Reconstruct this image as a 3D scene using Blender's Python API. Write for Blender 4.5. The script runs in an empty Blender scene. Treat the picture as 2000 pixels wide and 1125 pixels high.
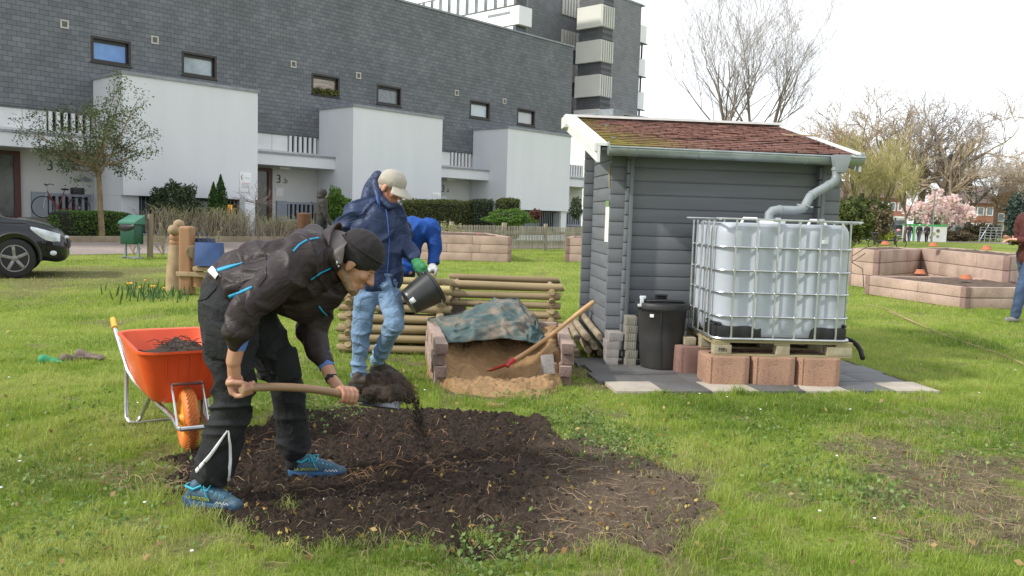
import bpy, bmesh, math, random
import numpy as np
from mathutils import Vector, Matrix, noise
from mathutils.bvhtree import BVHTree
random.seed(7); np.random.seed(7)
PI = math.pi
SC = bpy.context.scene
COL = SC.collection
# ------------------------------------------------ camera
FPX = 1620.0; PITCH = math.atan(143.4/FPX); ROLL = .03; EYE = 1.45
_c, _s = math.cos(PITCH), math.sin(PITCH); _cr, _sr = math.cos(ROLL), math.sin(ROLL)
CF = Vector((0, _c, -_s)); _u0 = Vector((0, _s, _c)); _r0 = Vector((1, 0, 0))
CR = _r0*_cr + _u0*_sr; CU = _u0*_cr - _r0*_sr
CP = Vector((0, 0, EYE))
cam = bpy.data.cameras.new('camera'); cam.lens = 36*FPX/2000; cam.sensor_width = 36
cam.clip_start = .05; cam.clip_end = 3000
co = bpy.data.objects.new('camera', cam); COL.objects.link(co)
mw = Matrix((CR, CU, -CF)).transposed().to_4x4(); mw.translation = CP
co.matrix_world = mw
SC.camera = co
# ------------------------------------------------ world and sun
SUN_EL = math.radians(38); SUN_AZ = math.radians(-112)   # azimuth from +Y towards +X : the sun stands left, a little behind the camera
w = bpy.data.worlds.new("World"); SC.world = w; w.use_nodes = True
nt = w.node_tree; nt.nodes.clear()
sky = nt.nodes.new('ShaderNodeTexSky'); sky.sky_type = 'NISHITA'; sky.sun_disc = False
sky.sun_elevation = SUN_EL; sky.sun_rotation = SUN_AZ; sky.air_density = 1.2; sky.dust_density = 2.0
bg = nt.nodes.new('ShaderNodeBackground'); bg.inputs['Strength'].default_value = .12
out = nt.nodes.new('ShaderNodeOutputWorld')
tc = nt.nodes.new('ShaderNodeTexCoord'); mp = nt.nodes.new('ShaderNodeMapping'); mp.inputs['Scale'].default_value = (1, 1, 2.6)
nz = nt.nodes.new('ShaderNodeTexNoise'); nz.inputs['Scale'].default_value = 2.2; nz.inputs['Detail'].default_value = 7; nz.inputs['Roughness'].default_value = .55
rp = nt.nodes.new('ShaderNodeValToRGB'); rp.color_ramp.elements[0].position = .30; rp.color_ramp.elements[0].color = (.45, .45, .45, 1)
rp.color_ramp.elements[1].position = .56; rp.color_ramp.elements[1].color = (1, 1, 1, 1)
mx = nt.nodes.new('ShaderNodeMixRGB'); mx.inputs['Color2'].default_value = (8.6, 8.9, 9.3, 1)
L = nt.links
L.new(tc.outputs['Generated'], mp.inputs['Vector']); L.new(mp.outputs['Vector'], nz.inputs['Vector']); L.new(nz.outputs['Fac'], rp.inputs['Fac'])
L.new(rp.outputs['Color'], mx.inputs['Fac']); L.new(sky.outputs['Color'], mx.inputs['Color1']); L.new(mx.outputs['Color'], bg.inputs['Color']); L.new(bg.outputs[0], out.inputs['Surface'])
sl = bpy.data.lights.new('sun', 'SUN'); sl.energy = 2.7; sl.angle = math.radians(2.5); sl.color = (1, .95, .87)
so = bpy.data.objects.new('sun', sl); COL.objects.link(so); so.location = (-20, -8, 30)
sd = Vector((math.sin(SUN_AZ)*math.cos(SUN_EL), math.cos(SUN_AZ)*math.cos(SUN_EL), math.sin(SUN_EL)))
so.rotation_euler = (-sd).to_track_quat('-Z', 'Y').to_euler()
SC.view_settings.view_transform = 'Standard'; SC.view_settings.look = 'None'; SC.view_settings.gamma = 1
SC.view_settings.exposure = .45
# ------------------------------------------------ pixel helpers (source photo is 2000 x 1125)
def ray(x, y): return CF + CR*((x-1000)/FPX) + CU*((562.5-y)/FPX)
def G(x, y, z=0):
    d = ray(x, y); return CP + d*((z-EYE)/d.z)
def P(x, y, Y):
    d = ray(x, y); return CP + d*(Y/d.y)
def V(*a): return Vector(a)
# ------------------------------------------------ tags
def tag(o, label=None, cat=None, group=None, kind=None):
    if label: o['label'] = label
    if cat: o['category'] = cat
    if group: o['group'] = group
    if kind: o['kind'] = kind
    return o
def thing(name, label, cat, loc=(0, 0, 0), rz=0, group=None):
    o = bpy.data.objects.new(name, None); COL.objects.link(o); o.empty_display_size = .1
    o.location = loc; o.rotation_euler = (0, 0, rz); return tag(o, label, cat, group)
def copy_tree(o, loc=None, rz=None, label=None, parent=None, scale=None):
    c = o.copy(); COL.objects.link(c); c.parent = parent
    if loc is not None: c.location = loc
    if rz is not None: c.rotation_euler = (0, 0, rz)
    if scale is not None: c.scale = scale if hasattr(scale, '__len__') else (scale,)*3
    if label: c['label'] = label
    for ch in list(o.children): copy_tree(ch, parent=c)
    return c
def link(name, me, mat, parent=None):
    o = bpy.data.objects.new(name, me); COL.objects.link(o)
    if mat:
        me.materials.clear()
        for m in (mat if isinstance(mat, (list, tuple)) else [mat]): me.materials.append(m)
    if parent:
        o.parent = parent; r = parent
        off = Vector((0, 0, 0))
        while r: off += r.location; r = r.parent
        if off.length > 0: me.transform(Matrix.Translation(-off))
    return o
# ------------------------------------------------ mesh builder
def frame(d):
    d = Vector(d).normalized(); a = Vector((0, 0, 1)) if abs(d.z) < .95 else Vector((1, 0, 0))
    x = a.cross(d).normalized(); return x, d.cross(x)
class MB:
    def __init__(s): s.v = []; s.f = []; s.mi = []; s.cur = 0
    def add(s, vs, fs, M=None):
        b = len(s.v)
        if M is not None: vs = [M @ Vector(p) for p in vs]
        s.v += [tuple(p) for p in vs]; s.f += [tuple(i+b for i in f) for f in fs]; s.mi += [s.cur]*len(fs); return s
    def box(s, c, d, M=None, rz=0, rot=None):
        x, y, z = (k/2 for k in d)
        vs = [Vector(p) for p in ((-x,-y,-z),(x,-y,-z),(x,y,-z),(-x,y,-z),(-x,-y,z),(x,-y,z),(x,y,z),(-x,y,z))]
        R = rot if rot is not None else Matrix.Rotation(rz, 3, 'Z')
        vs = [R @ p + Vector(c) for p in vs]
        return s.add(vs, [(0,3,2,1),(4,5,6,7),(0,1,5,4),(1,2,6,5),(2,3,7,6),(3,0,4,7)], M)
    def bx(s, x0, x1, y0, y1, z0, z1, M=None):
        return s.box(((x0+x1)/2, (y0+y1)/2, (z0+z1)/2), (abs(x1-x0), abs(y1-y0), abs(z1-z0)), M)
    def beam(s, p0, p1, w, h, up=None):
        p0, p1 = Vector(p0), Vector(p1); d = p1-p0; x, y = frame(d)
        if up is not None:
            x = Vector(up).cross(d).normalized(); y = d.normalized().cross(x)
        R = Matrix((x, y, d.normalized())).transposed()
        return s.box((p0+p1)/2, (w, h, d.length), rot=R)
    def tube(s, pts, r, n=8, caps=True, closed=False, flat=1.0):
        pts = [Vector(p) for p in pts]; m = len(pts)
        rs = r if hasattr(r, '__len__') else [r]*m
        vs = []; x = None
        for i, p in enumerate(pts):
            if closed: d = (pts[(i+1) % m]-pts[i-1])
            else: d = pts[min(i+1, m-1)]-pts[max(i-1, 0)]
            if d.length < 1e-9: d = Vector((0, 0, 1))
            d.normalize()
            if x is None: x, y = frame(d)
            else:
                x = (x - d*x.dot(d))
                if x.length < 1e-6: x, _ = frame(d)
                x.normalize(); y = d.cross(x)
            for k in range(n):
                a = 2*PI*k/n; vs.append(p + (x*math.cos(a) + y*math.sin(a)*flat)*rs[i])
        fs = []
        for i in range(m if closed else m-1):
            j = (i+1) % m
            for k in range(n):
                k2 = (k+1) % n; fs.append((i*n+k, i*n+k2, j*n+k2, j*n+k))
        if caps and not closed:
            fs.append(tuple(range(n-1, -1, -1))); fs.append(tuple((m-1)*n+k for k in range(n)))
        return s.add(vs, fs)
    def cyl(s, p0, p1, r0, r1=None, n=16, caps=True): return s.tube([p0, p1], [r0, r0 if r1 is None else r1], n, caps)
    def ell(s, c, r, R=None, nu=14, nv=9):
        if not hasattr(r, '__len__'): r = (r, r, r)
        vs = [(0, 0, -r[2])]
        for j in range(1, nv):
            t = PI*j/nv - PI/2
            for i in range(nu):
                a = 2*PI*i/nu; vs.append((r[0]*math.cos(t)*math.cos(a), r[1]*math.cos(t)*math.sin(a), r[2]*math.sin(t)))
        vs.append((0, 0, r[2])); T = len(vs)-1; fs = []
        for i in range(nu):
            k = (i+1) % nu
            fs.append((0, 1+k, 1+i)); fs.append((T, T-nu+i, T-nu+k))
            for j in range(nv-2): a = 1+j*nu; fs.append((a+i, a+k, a+nu+k, a+nu+i))
        R = R or Matrix.Identity(3); c = Vector(c)
        return s.add([R @ Vector(p) + c for p in vs], fs)
    def limb(s, p0, p1, r0, r1, n=14):
        s.ell(p0, r0, nu=n, nv=8); s.ell(p1, r1, nu=n, nv=8); return s.cyl(p0, p1, r0, r1, n)
    def chain(s, pts, rs, n=14):
        for i in range(len(pts)-1): s.limb(pts[i], pts[i+1], rs[i], rs[i+1], n)
        return s
    def lathe(s, prof, c=(0, 0, 0), n=24, R=None):
        c = Vector(c); R = R or Matrix.Identity(3); vs = []; fs = []
        for r, z in prof:
            for k in range(n): a = 2*PI*k/n; vs.append(R @ Vector((r*math.cos(a), r*math.sin(a), z)) + c)
        for i in range(len(prof)-1):
            for k in range(n): k2 = (k+1) % n; fs.append((i*n+k, i*n+k2, (i+1)*n+k2, (i+1)*n+k))
        fs.append(tuple(range(n-1, -1, -1))); fs.append(tuple((len(prof)-1)*n+k for k in range(n)))
        return s.add(vs, fs)
    def prism(s, poly, h, M=None):            # poly in xy, extruded along +z by h
        n = len(poly); vs = [(x, y, 0) for x, y in poly] + [(x, y, h) for x, y in poly]
        fs = [tuple(range(n-1, -1, -1)), tuple(range(n, 2*n))] + [(i, (i+1) % n, n+(i+1) % n, n+i) for i in range(n)]
        return s.add(vs, fs, M)
    def grid(s, fn, nu, nv):
        vs = [fn(i/nu, j/nv) for j in range(nv+1) for i in range(nu+1)]
        return s.add(vs, [(j*(nu+1)+i, j*(nu+1)+i+1, (j+1)*(nu+1)+i+1, (j+1)*(nu+1)+i) for j in range(nv) for i in range(nu)])
    def mesh(s, name='m', smooth=True, bevel=0, ang=35, seg=2):
        me = bpy.data.meshes.new(name); me.from_pydata(s.v, [], s.f)
        me.polygons.foreach_set('material_index', s.mi)
        if bevel > 0:
            bm = bmesh.new(); bm.from_mesh(me)
            es = [e for e in bm.edges if len(e.link_faces) == 2 and e.calc_face_angle(0) > .6]
            bmesh.ops.bevel(bm, geom=es, offset=bevel, segments=seg, affect='EDGES', profile=.6, clamp_overlap=True)
            bm.to_mesh(me); bm.free()
        me.update()
        if smooth: me.shade_smooth(); me.set_sharp_from_angle(angle=math.radians(ang))
        return me
    def build(s, name, mat, parent=None, smooth=True, bevel=0, ang=35, seg=2):
        return link(name, s.mesh(name, smooth, bevel, ang, seg), mat, parent)
def np_mesh(name, v, f, mat, parent=None, smooth=False, col=None):
    me = bpy.data.meshes.new(name); v = np.asarray(v, np.float32).reshape(-1, 3); f = np.asarray(f, np.int32)
    k = f.shape[1]; me.vertices.add(len(v)); me.vertices.foreach_set('co', v.ravel())
    me.loops.add(f.size); me.loops.foreach_set('vertex_index', f.ravel())
    me.polygons.add(len(f)); me.polygons.foreach_set('loop_start', np.arange(0, f.size, k, dtype=np.int32))
    me.polygons.foreach_set('loop_total', np.full(len(f), k, np.int32))
    me.update(calc_edges=True); me.validate()
    if smooth: me.shade_smooth()
    if col is not None:
        ca = me.color_attributes.new('tint', 'FLOAT_COLOR', 'POINT'); ca.data.foreach_set('color', np.asarray(col, np.float32).ravel())
    return link(name, me, mat, parent)
# soft bodies: overlapping shapes -> one continuous surface
def soft(mb, name, mat, parent=None, voxel=.012, smooth=3, disp=None, nsub=0):
    me = mb.mesh('tmp', False); ob = bpy.data.objects.new('tmp', me); COL.objects.link(ob)
    m = ob.modifiers.new('r', 'REMESH'); m.mode = 'VOXEL'; m.voxel_size = voxel
    if smooth: k = ob.modifiers.new('s', 'SMOOTH'); k.iterations = smooth; k.factor = .5
    dg = bpy.context.evaluated_depsgraph_get(); ev = ob.evaluated_get(dg)
    m2 = bpy.data.meshes.new_from_object(ev, depsgraph=dg)
    bpy.data.objects.remove(ob); bpy.data.meshes.remove(me)
    if disp:
        ns = [v.normal.copy() for v in m2.vertices]
        for v, n in zip(m2.vertices, ns): v.co += n*disp(v.co, n)
    m2.update(); m2.shade_smooth(); m2.name = name
    return link(name, m2, mat, parent)
def folds(dirv, freq=14, amp=.008, seed=0, stretch=.3):
    d = Vector(dirv).normalized(); sd_ = Vector((seed*3.1, seed*1.7, seed))
    def f(p, n):
        q = p - d*p.dot(d)*(1-stretch) + sd_
        a = noise.noise(q*freq*.5 + Vector((noise.noise(p*3+sd_),)*3)*1.2)
        b = noise.noise(q*freq*1.1 + sd_)
        return amp*(max(0, 1-abs(a)*3.2)**1.6*1.6 - .6 + b*.4)*(.55+.9*max(0, .5+noise.noise(p*5+sd_)))
    return f
# ------------------------------------------------ materials
def pr(name):
    m = bpy.data.materials.new(name); m.use_nodes = True; n = m.node_tree
    return m, n, n.nodes['Principled BSDF'], n.links
def ramp(n, stops):
    r = n.nodes.new('ShaderNodeValToRGB'); e = r.color_ramp.elements
    while len(e) > 1: e.remove(e[-1])
    e[0].position = stops[0][0]; e[0].color = (*stops[0][1], 1)
    for p, c in stops[1:]: x = e.new(p); x.color = (*c, 1)
    return r
def coords(n, kind='Object', scale=(1, 1, 1), rot=(0, 0, 0)):
    t = n.nodes.new('ShaderNodeTexCoord'); m = n.nodes.new('ShaderNodeMapping'); m.inputs['Scale'].default_value = scale; m.inputs['Rotation'].default_value = rot
    n.links.new(t.outputs[kind], m.inputs['Vector']); return m.outputs['Vector']
def nodenoise(n, vec, scale, detail=5, rough=.55):
    t = n.nodes.new('ShaderNodeTexNoise'); t.inputs['Scale'].default_value = scale; t.inputs['Detail'].default_value = detail; t.inputs['Roughness'].default_value = rough
    n.links.new(vec, t.inputs['Vector']); return t
def addbump(n, bsdf, h, strength=.4, dist=.01, prev=None):
    b = n.nodes.new('ShaderNodeBump'); b.inputs['Strength'].default_value = strength; b.inputs['Distance'].default_value = dist
    n.links.new(h, b.inputs['Height'])
    if prev: n.links.new(prev, b.inputs['Normal'])
    n.links.new(b.outputs['Normal'], bsdf.inputs['Normal']); return b.outputs['Normal']
def mat(name, c, c2=None, scale=6, rough=.7, bump=.2, bscale=60, bdist=.004, metal=0, stretch=(1, 1, 1), spec=.5, coat=0, rv=.12, lo=.35, hi=.65, trans=0, detail=6):
    m, n, b, l = pr(name); c2 = c2 or tuple(k*.7 for k in c)
    vec = coords(n, 'Object', stretch); t = nodenoise(n, vec, scale, detail)
    r = ramp(n, [(lo, c2), (hi, c)]); l.new(t.outputs['Fac'], r.inputs['Fac']); l.new(r.outputs['Color'], b.inputs['Base Color'])
    rr = n.nodes.new('ShaderNodeMapRange'); rr.inputs['To Min'].default_value = max(0, rough-rv); rr.inputs['To Max'].default_value = min(1, rough+rv)
    l.new(t.outputs['Fac'], rr.inputs['Value']); l.new(rr.outputs[0], b.inputs['Roughness'])
    b.inputs['Metallic'].default_value = metal; b.inputs['Specular IOR Level'].default_value = spec
    if coat: b.inputs['Coat Weight'].default_value = coat; b.inputs['Coat Roughness'].default_value = .06
    if trans: b.inputs['Transmission Weight'].default_value = trans
    if bump: t2 = nodenoise(n, vec, bscale, 4); addbump(n, b, t2.outputs['Fac'], bump, bdist)
    return m
def speckle(name, c, dark, light, scale=90, rough=.9, bump=.5, big=3):
    m, n, b, l = pr(name); vec = coords(n)
    t = nodenoise(n, vec, scale, 3, .7); g = nodenoise(n, vec, big, 5)
    r = ramp(n, [(.33, dark), (.45, c), (.6, c), (.72, light)]); l.new(t.outputs['Fac'], r.inputs['Fac'])
    r2 = ramp(n, [(.3, (.7, .68, .66)), (.7, (1.1, 1.08, 1.06))]); l.new(g.outputs['Fac'], r2.inputs['Fac'])
    x = n.nodes.new('ShaderNodeMixRGB'); x.blend_type = 'MULTIPLY'; x.inputs[0].default_value = 1
    l.new(r.outputs[0], x.inputs[1]); l.new(r2.outputs[0], x.inputs[2]); l.new(x.outputs[0], b.inputs['Base Color'])
    b.inputs['Roughness'].default_value = rough; addbump(n, b, t.outputs['Fac'], bump, .006); return m
def leafmat(name, c, c2, c3=None, trans=.25):
    m, n, b, l = pr(name); a = n.nodes.new('ShaderNodeVertexColor'); a.layer_name = 'tint'
    r = ramp(n, [(0, c2), (.5, c), (1, c3 or tuple(k*1.3 for k in c))]); l.new(a.outputs['Color'], r.inputs['Fac']); l.new(r.outputs[0], b.inputs['Base Color'])
    b.inputs['Roughness'].default_value = .55; b.inputs['Specular IOR Level'].default_value = .3
    tr = n.nodes.new('ShaderNodeBsdfTranslucent'); l.new(r.outputs[0], tr.inputs['Color'])
    mxs = n.nodes.new('ShaderNodeMixShader'); mxs.inputs[0].default_value = trans
    l.new(b.outputs[0], mxs.inputs[1]); l.new(tr.outputs[0], mxs.inputs[2]); l.new(mxs.outputs[0], n.nodes['Material Output'].inputs['Surface'])
    return m
def brickmat(name, c1, c2, mortar, bw, bh, msize, offs=.5, axes='xz', rough=.8, bump=.5, dirt=None, var=.3, spots=True):
    m, n, b, l = pr(name)
    t = n.nodes.new('ShaderNodeTexCoord'); sp = n.nodes.new('ShaderNodeSeparateXYZ'); cb = n.nodes.new('ShaderNodeCombineXYZ')
    l.new(t.outputs['Object'], sp.inputs[0]); l.new(sp.outputs[axes[0].upper()], cb.inputs[0]); l.new(sp.outputs[axes[1].upper()], cb.inputs[1])
    k = n.nodes.new('ShaderNodeTexBrick'); k.inputs['Scale'].default_value = 1; k.inputs['Brick Width'].default_value = bw; k.inputs['Row Height'].default_value = bh
    k.inputs['Mortar Size'].default_value = msize; k.inputs['Mortar Smooth'].default_value = .2; k.inputs['Bias'].default_value = 0; k.offset = offs
    k.inputs['Color1'].default_value = (*c1, 1); k.inputs['Color2'].default_value = (*c2, 1); k.inputs['Mortar'].default_value = (*mortar, 1)
    wob = nodenoise(n, cb.outputs[0], 2.5, 3); ad = n.nodes.new('ShaderNodeMixRGB'); ad.blend_type = 'LINEAR_LIGHT'; ad.inputs[0].default_value = .012
    l.new(cb.outputs[0], ad.inputs[1]); l.new(wob.outputs['Color'], ad.inputs[2]); l.new(ad.outputs[0], k.inputs['Vector'])
    g = nodenoise(n, t.outputs['Object'], .6, 6, .6); r2 = ramp(n, [(.3, (1-var,)*3), (.7, (1+var*.5,)*3)]); l.new(g.outputs['Fac'], r2.inputs['Fac'])
    x = n.nodes.new('ShaderNodeMixRGB'); x.blend_type = 'MULTIPLY'; x.inputs[0].default_value = 1
    l.new(k.outputs['Color'], x.inputs[1]); l.new(r2.outputs[0], x.inputs[2]); last = x.outputs[0]
    if dirt:
        g2 = nodenoise(n, t.outputs['Object'], dirt[1], 8, .65); r3 = ramp(n, [(dirt[2], (0, 0, 0)), (dirt[3], (1, 1, 1))]); l.new(g2.outputs['Fac'], r3.inputs['Fac'])
        y = n.nodes.new('ShaderNodeMixRGB'); y.inputs[2].default_value = (*dirt[0], 1); l.new(r3.outputs[0], y.inputs[0]); l.new(last, y.inputs[1]); last = y.outputs[0]
    l.new(last, b.inputs['Base Color']); b.inputs['Roughness'].default_value = rough
    bp = addbump(n, b, k.outputs['Fac'], -bump if False else bump, -.01)
    t2 = nodenoise(n, t.outputs['Object'], 30, 4); addbump(n, b, t2.outputs['Fac'], .25, .01, bp); return m
# palette
M_white_paint = mat('white_paint', (.78, .78, .78), (.68, .69, .70), 1.5, .6, .1, 40)
M_render = mat('pale_render', (.69, .705, .74), (.65, .667, .705), .8, .85, .15, 50, stretch=(1.4, 1.4, .3))
M_trim = mat('zinc_trim', (.28, .30, .33), (.2, .22, .25), 3, .5, .1)
M_slate = brickmat('slate_shingles', (.112, .121, .137), (.160, .169, .186), (.056, .060, .068), .29, .175, .008, .5, 'xz', .5, .8, ((.3, .3, .31), 5, .69, .78), .25)
M_darkframe = mat('dark_frame', (.03, .022, .018), (.02, .016, .014), 5, .45, .1)
M_redframe = mat('maroon_frame', (.09, .025, .022), (.06, .02, .018), 5, .5, .1)
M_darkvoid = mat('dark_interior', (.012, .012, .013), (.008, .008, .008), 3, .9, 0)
def glassmat(name, c, c2, rough=.08, scale=2, stretch=(1, 1, 1)):
    m = mat(name, c, c2, scale, rough, 0, spec=.9, rv=.03, stretch=stretch); return m
M_glass = glassmat('window_glass', (.22, .27, .32), (.12, .15, .19))
M_chrome = mat('galvanised_steel', (.62, .63, .64), (.45, .46, .47), 8, .32, .1, 40, metal=.9)
M_galv = mat('dull_zinc', (.42, .46, .46), (.30, .34, .34), 5, .42, .1, 30, metal=.65)
M_black = mat('black_plastic', (.022, .022, .023), (.014, .014, .015), 20, .55, .25, 120)
M_rubber = mat('black_rubber', (.02, .02, .02), (.012, .012, .012), 20, .8, .2, 80)
M_skin = mat('skin', (.62, .36, .26), (.50, .26, .19), 9, .5, .12, 160, .001)
M_skinred = mat('flushed_skin', (.58, .29, .21), (.47, .2, .14), 9, .5, .12, 160, .001)
M_bark = mat('bark', (.17, .13, .085), (.08, .062, .045), 5, .9, .6, 25, .02, stretch=(1, 1, .35))
M_twig = mat('twigs', (.20, .155, .10), (.12, .09, .06), 1.5, .85, 0)
M_wood = mat('weathered_wood', (.36, .27, .17), (.22, .16, .10), 6, .8, .35, 30, .006, stretch=(1, 1, .12))
M_soil = None
# ================================================ masks and terrain
HB = Vector((-15.47, 30.7, 0)); HA = math.atan2(.7337, .6795)
HE1 = Vector((.6795, .7337, 0)); HE2 = Vector((-.7337, .6795, 0))
_tab = np.random.RandomState(3).rand(256, 256)
def vn(x, y, f):
    x = np.asarray(x, float)*f+1000.3; y = np.asarray(y, float)*f+1000.7
    i = np.floor(x).astype(int); j = np.floor(y).astype(int); u = x-i; v = y-j; u = u*u*(3-2*u); v = v*v*(3-2*v)
    a = _tab[i % 256, j % 256]; b = _tab[(i+1) % 256, j % 256]; c = _tab[i % 256, (j+1) % 256]; d = _tab[(i+1) % 256, (j+1) % 256]
    return (a*(1-u)+b*u)*(1-v)+(c*(1-u)+d*u)*v
def fbm(x, y, f, o=4): return sum(vn(x, y, f*2**k)*.5**k for k in range(o))/sum(.5**k for k in range(o))
def sstep(a, b, t): t = np.clip((t-a)/(b-a), 0, 1); return t*t*(3-2*t)
def terrain(x, y):
    x = np.asarray(x, float); y = np.asarray(y, float)
    v = -((x-HB.x)*HE2.x + (y-HB.y)*HE2.y); s = (x-HB.x)*HE1.x + (y-HB.y)*HE1.y
    near = sstep(16, 12, s)
    return near*(.2*sstep(8.6, 4.6, v))
def polydist(px, py, poly):                     # signed distance, positive inside
    px = np.asarray(px, float); py = np.asarray(py, float); d = np.full(px.shape, 1e9); ins = np.zeros(px.shape, bool); n = len(poly)
    for i in range(n):
        ax, ay = poly[i]; bx_, by_ = poly[(i+1) % n]; ex, ey = bx_-ax, by_-ay
        t = np.clip(((px-ax)*ex+(py-ay)*ey)/(ex*ex+ey*ey), 0, 1); d = np.minimum(d, np.hypot(px-ax-ex*t, py-ay-ey*t))
        c = ((ay > py) != (by_ > py)) & (px < (bx_-ax)*(py-ay)/((by_-ay) if by_ != ay else 1e-9)+ax); ins ^= c
    return np.where(ins, d, -d)
def gpoly(pts): return [tuple(G(x, y)[:2]) for x, y in pts]
SOILP = gpoly([(290,935),(345,895),(430,862),(505,826),(640,800),(800,800),(960,806),(1070,818),(1095,850),(1190,872),(1310,905),(1385,960),(1400,1020),(1330,1062),(1180,1092),(900,1085),(700,1085),(560,1058),(450,1012),(350,975)])
BAREP = gpoly([(1640,880),(1720,862),(1860,880),(2060,900),(2100,1075),(1900,1060),(1760,1045),(1700,980)])
BARE2 = gpoly([(1760,822),(1880,800),(2050,800),(2050,830),(1880,838)])
TRACK = gpoly([(60,585),(-100,545),(-100,525),(340,520),(345,548),(150,562)])
PADO = G(1203, 769); PADA = math.radians(8.2)
def padloc(x, y): dx = x-PADO.x; dy = y-PADO.y; c, s = math.cos(PADA), math.sin(PADA); return dx*c+dy*s, -dx*s+dy*c
SANDP = [(-.70, 8.3), (-.62, 6.9), (-.45, 6.55), (-.1, 6.45), (.25, 6.5), (.42, 6.8), (.5, 8.3)]
def bare(x, y):
    n = fbm(x, y, 5, 4); n2 = fbm(x, y, 1.3, 3)
    w1 = sstep(-.10, .10, polydist(x, y, SOILP)+(n-.5)*.34)
    w2 = sstep(-.25, .25, polydist(x, y, BAREP)+(n-.5)*1.3)*.92
    w3 = sstep(-.2, .25, polydist(x, y, BARE2)+(n-.5)*1.3)*.6
    w4 = sstep(-1.2, 1.2, polydist(x, y, TRACK)+(n2-.5)*3)*.7
    w5 = sstep(-.16, .06, polydist(x, y, SANDP)+(n-.5)*.3)
    w6 = sstep(.71, .80, fbm(x, y, 2.2, 4))*.7
    ring = sstep(-.9, 0, polydist(x, y, SOILP))*sstep(.56, .68, n)*.8
    comp = sstep(1.6, .9, np.hypot((x+.3)/1.6, (y-7.6)/.8))*sstep(.42, .6, n)*.75
    u, v = padloc(x, y); w7 = np.where((u > -.02) & (u < 2.98) & (v > 0) & (v < 1.62), 1., 0.)
    return np.clip(np.maximum.reduce([w1, w2, w3, w4, w5, w6, w7, ring, comp]), 0, 1)
def axis(a0, a1, step, far, g=1.09):
    p = list(np.arange(a0, a1, step)); s = step
    while p[-1] < far: s *= g; p.append(p[-1]+s)
    return p
ys = [-60, -30, -15, -8, -4, -1, 1, 2]+axis(2.6, 10.5, .06, 900); xr = axis(0, 4.5, .06, 900)
xs = [-k for k in reversed(xr[1:])]+xr
X, Y = np.meshgrid(xs, ys); Z = terrain(X, Y)
nearw = sstep(60, 30, Y)
Z = Z + nearw*((fbm(X, Y, .8, 3)-.5)*.05+(fbm(X, Y, 6, 3)-.5)*.015)*sstep(3, 1.5, np.abs(padloc(X, Y)[1]-.8))*0 + nearw*(fbm(X, Y, 6, 3)-.5)*.012
u_, v_ = padloc(X, Y)
bw = bare(X, Y); Z = Z - bw*.006
NX = len(xs); idx = np.arange(len(ys)*NX).reshape(len(ys), NX)
F = np.stack([idx[:-1, :-1], idx[:-1, 1:], idx[1:, 1:], idx[1:, :-1]], -1).reshape(-1, 4)
m, n, b, l = pr('lawn_ground'); a = n.nodes.new('ShaderNodeVertexColor'); a.layer_name = 'tint'
vec = coords(n); t1 = nodenoise(n, vec, 1.1, 6); t2 = nodenoise(n, vec, 26, 5, .7); t3 = nodenoise(n, vec, 7, 5)
g1 = ramp(n, [(.3, (.15, .20, .036)), (.52, (.22, .28, .05)), (.72, (.28, .31, .08))]); l.new(t1.outputs['Fac'], g1.inputs['Fac'])
g2 = ramp(n, [(.3, (.45, .5, .4)), (.55, (1, 1, 1)), (.75, (1.35, 1.3, 1.2))]); l.new(t2.outputs['Fac'], g2.inputs['Fac'])
x = n.nodes.new('ShaderNodeMixRGB'); x.blend_type = 'MULTIPLY'; x.inputs[0].default_value = .8; l.new(g1.outputs[0], x.inputs[1]); l.new(g2.outputs[0], x.inputs[2])
s1 = ramp(n, [(.3, (.075, .055, .036)), (.5, (.14, .105, .07)), (.7, (.20, .155, .105))]); l.new(t3.outputs['Fac'], s1.inputs['Fac'])
x2 = n.nodes.new('ShaderNodeMixRGB'); x2.blend_type = 'MULTIPLY'; x2.inputs[0].default_value = .7; l.new(s1.outputs[0], x2.inputs[1]); l.new(g2.outputs[0], x2.inputs[2])
y = n.nodes.new('ShaderNodeMixRGB'); l.new(a.outputs['Color'], y.inputs[0]); l.new(x.outputs[0], y.inputs[1]); l.new(x2.outputs[0], y.inputs[2])
l.new(y.outputs[0], b.inputs['Base Color']); b.inputs['Roughness'].default_value = .95; b.inputs['Specular IOR Level'].default_value = .15; addbump(n, b, t2.outputs['Fac'], .8, .03)
M_lawn = m
cc = np.stack([bw, bw, bw, np.ones_like(bw)], -1)
lawn = np_mesh('lawn', np.stack([X, Y, Z], -1), F, M_lawn, smooth=True, col=cc.reshape(-1, 4)); tag(lawn, kind='structure')
# path in front of the houses, a strip following the facade
def local_strip(name, s0, s1, v0, v1, mat_, dz=.02, ns=60):
    def fn(a, bb):
        s = s0+(s1-s0)*a; v = v0+(v1-v0)*bb + (float(fbm(s, v0 if bb < .5 else v1, .9, 2))-.5)*.25
        p = HB + HE1*s - HE2*v; return (p.x, p.y, float(terrain(p.x, p.y))+dz)
    mb = MB(); mb.grid(fn, ns, 6); return tag(mb.build(name, mat_), kind='structure')
M_path = speckle('path_paving', (.30, .25, .23), (.20, .165, .15), (.38, .33, .31), 25, .9, .3, .6)
local_strip('footpath', -14, 40, 5.06, 8.3, M_path, .012, 90)
local_strip('garden_bed', -12, 12, 1.0, 4.86, speckle('garden_earth', (.10, .08, .055), (.05, .04, .03), (.16, .13, .09), 20), .03, 60)
# far asphalt path and car park on the right
mb = MB(); mb.grid(lambda a, b_: (14+110*a, 78-22*a*0+b_*8+6*math.sin(a*3), .012), 40, 2)
tag(mb.build('park_path', M_path), kind='structure')
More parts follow.
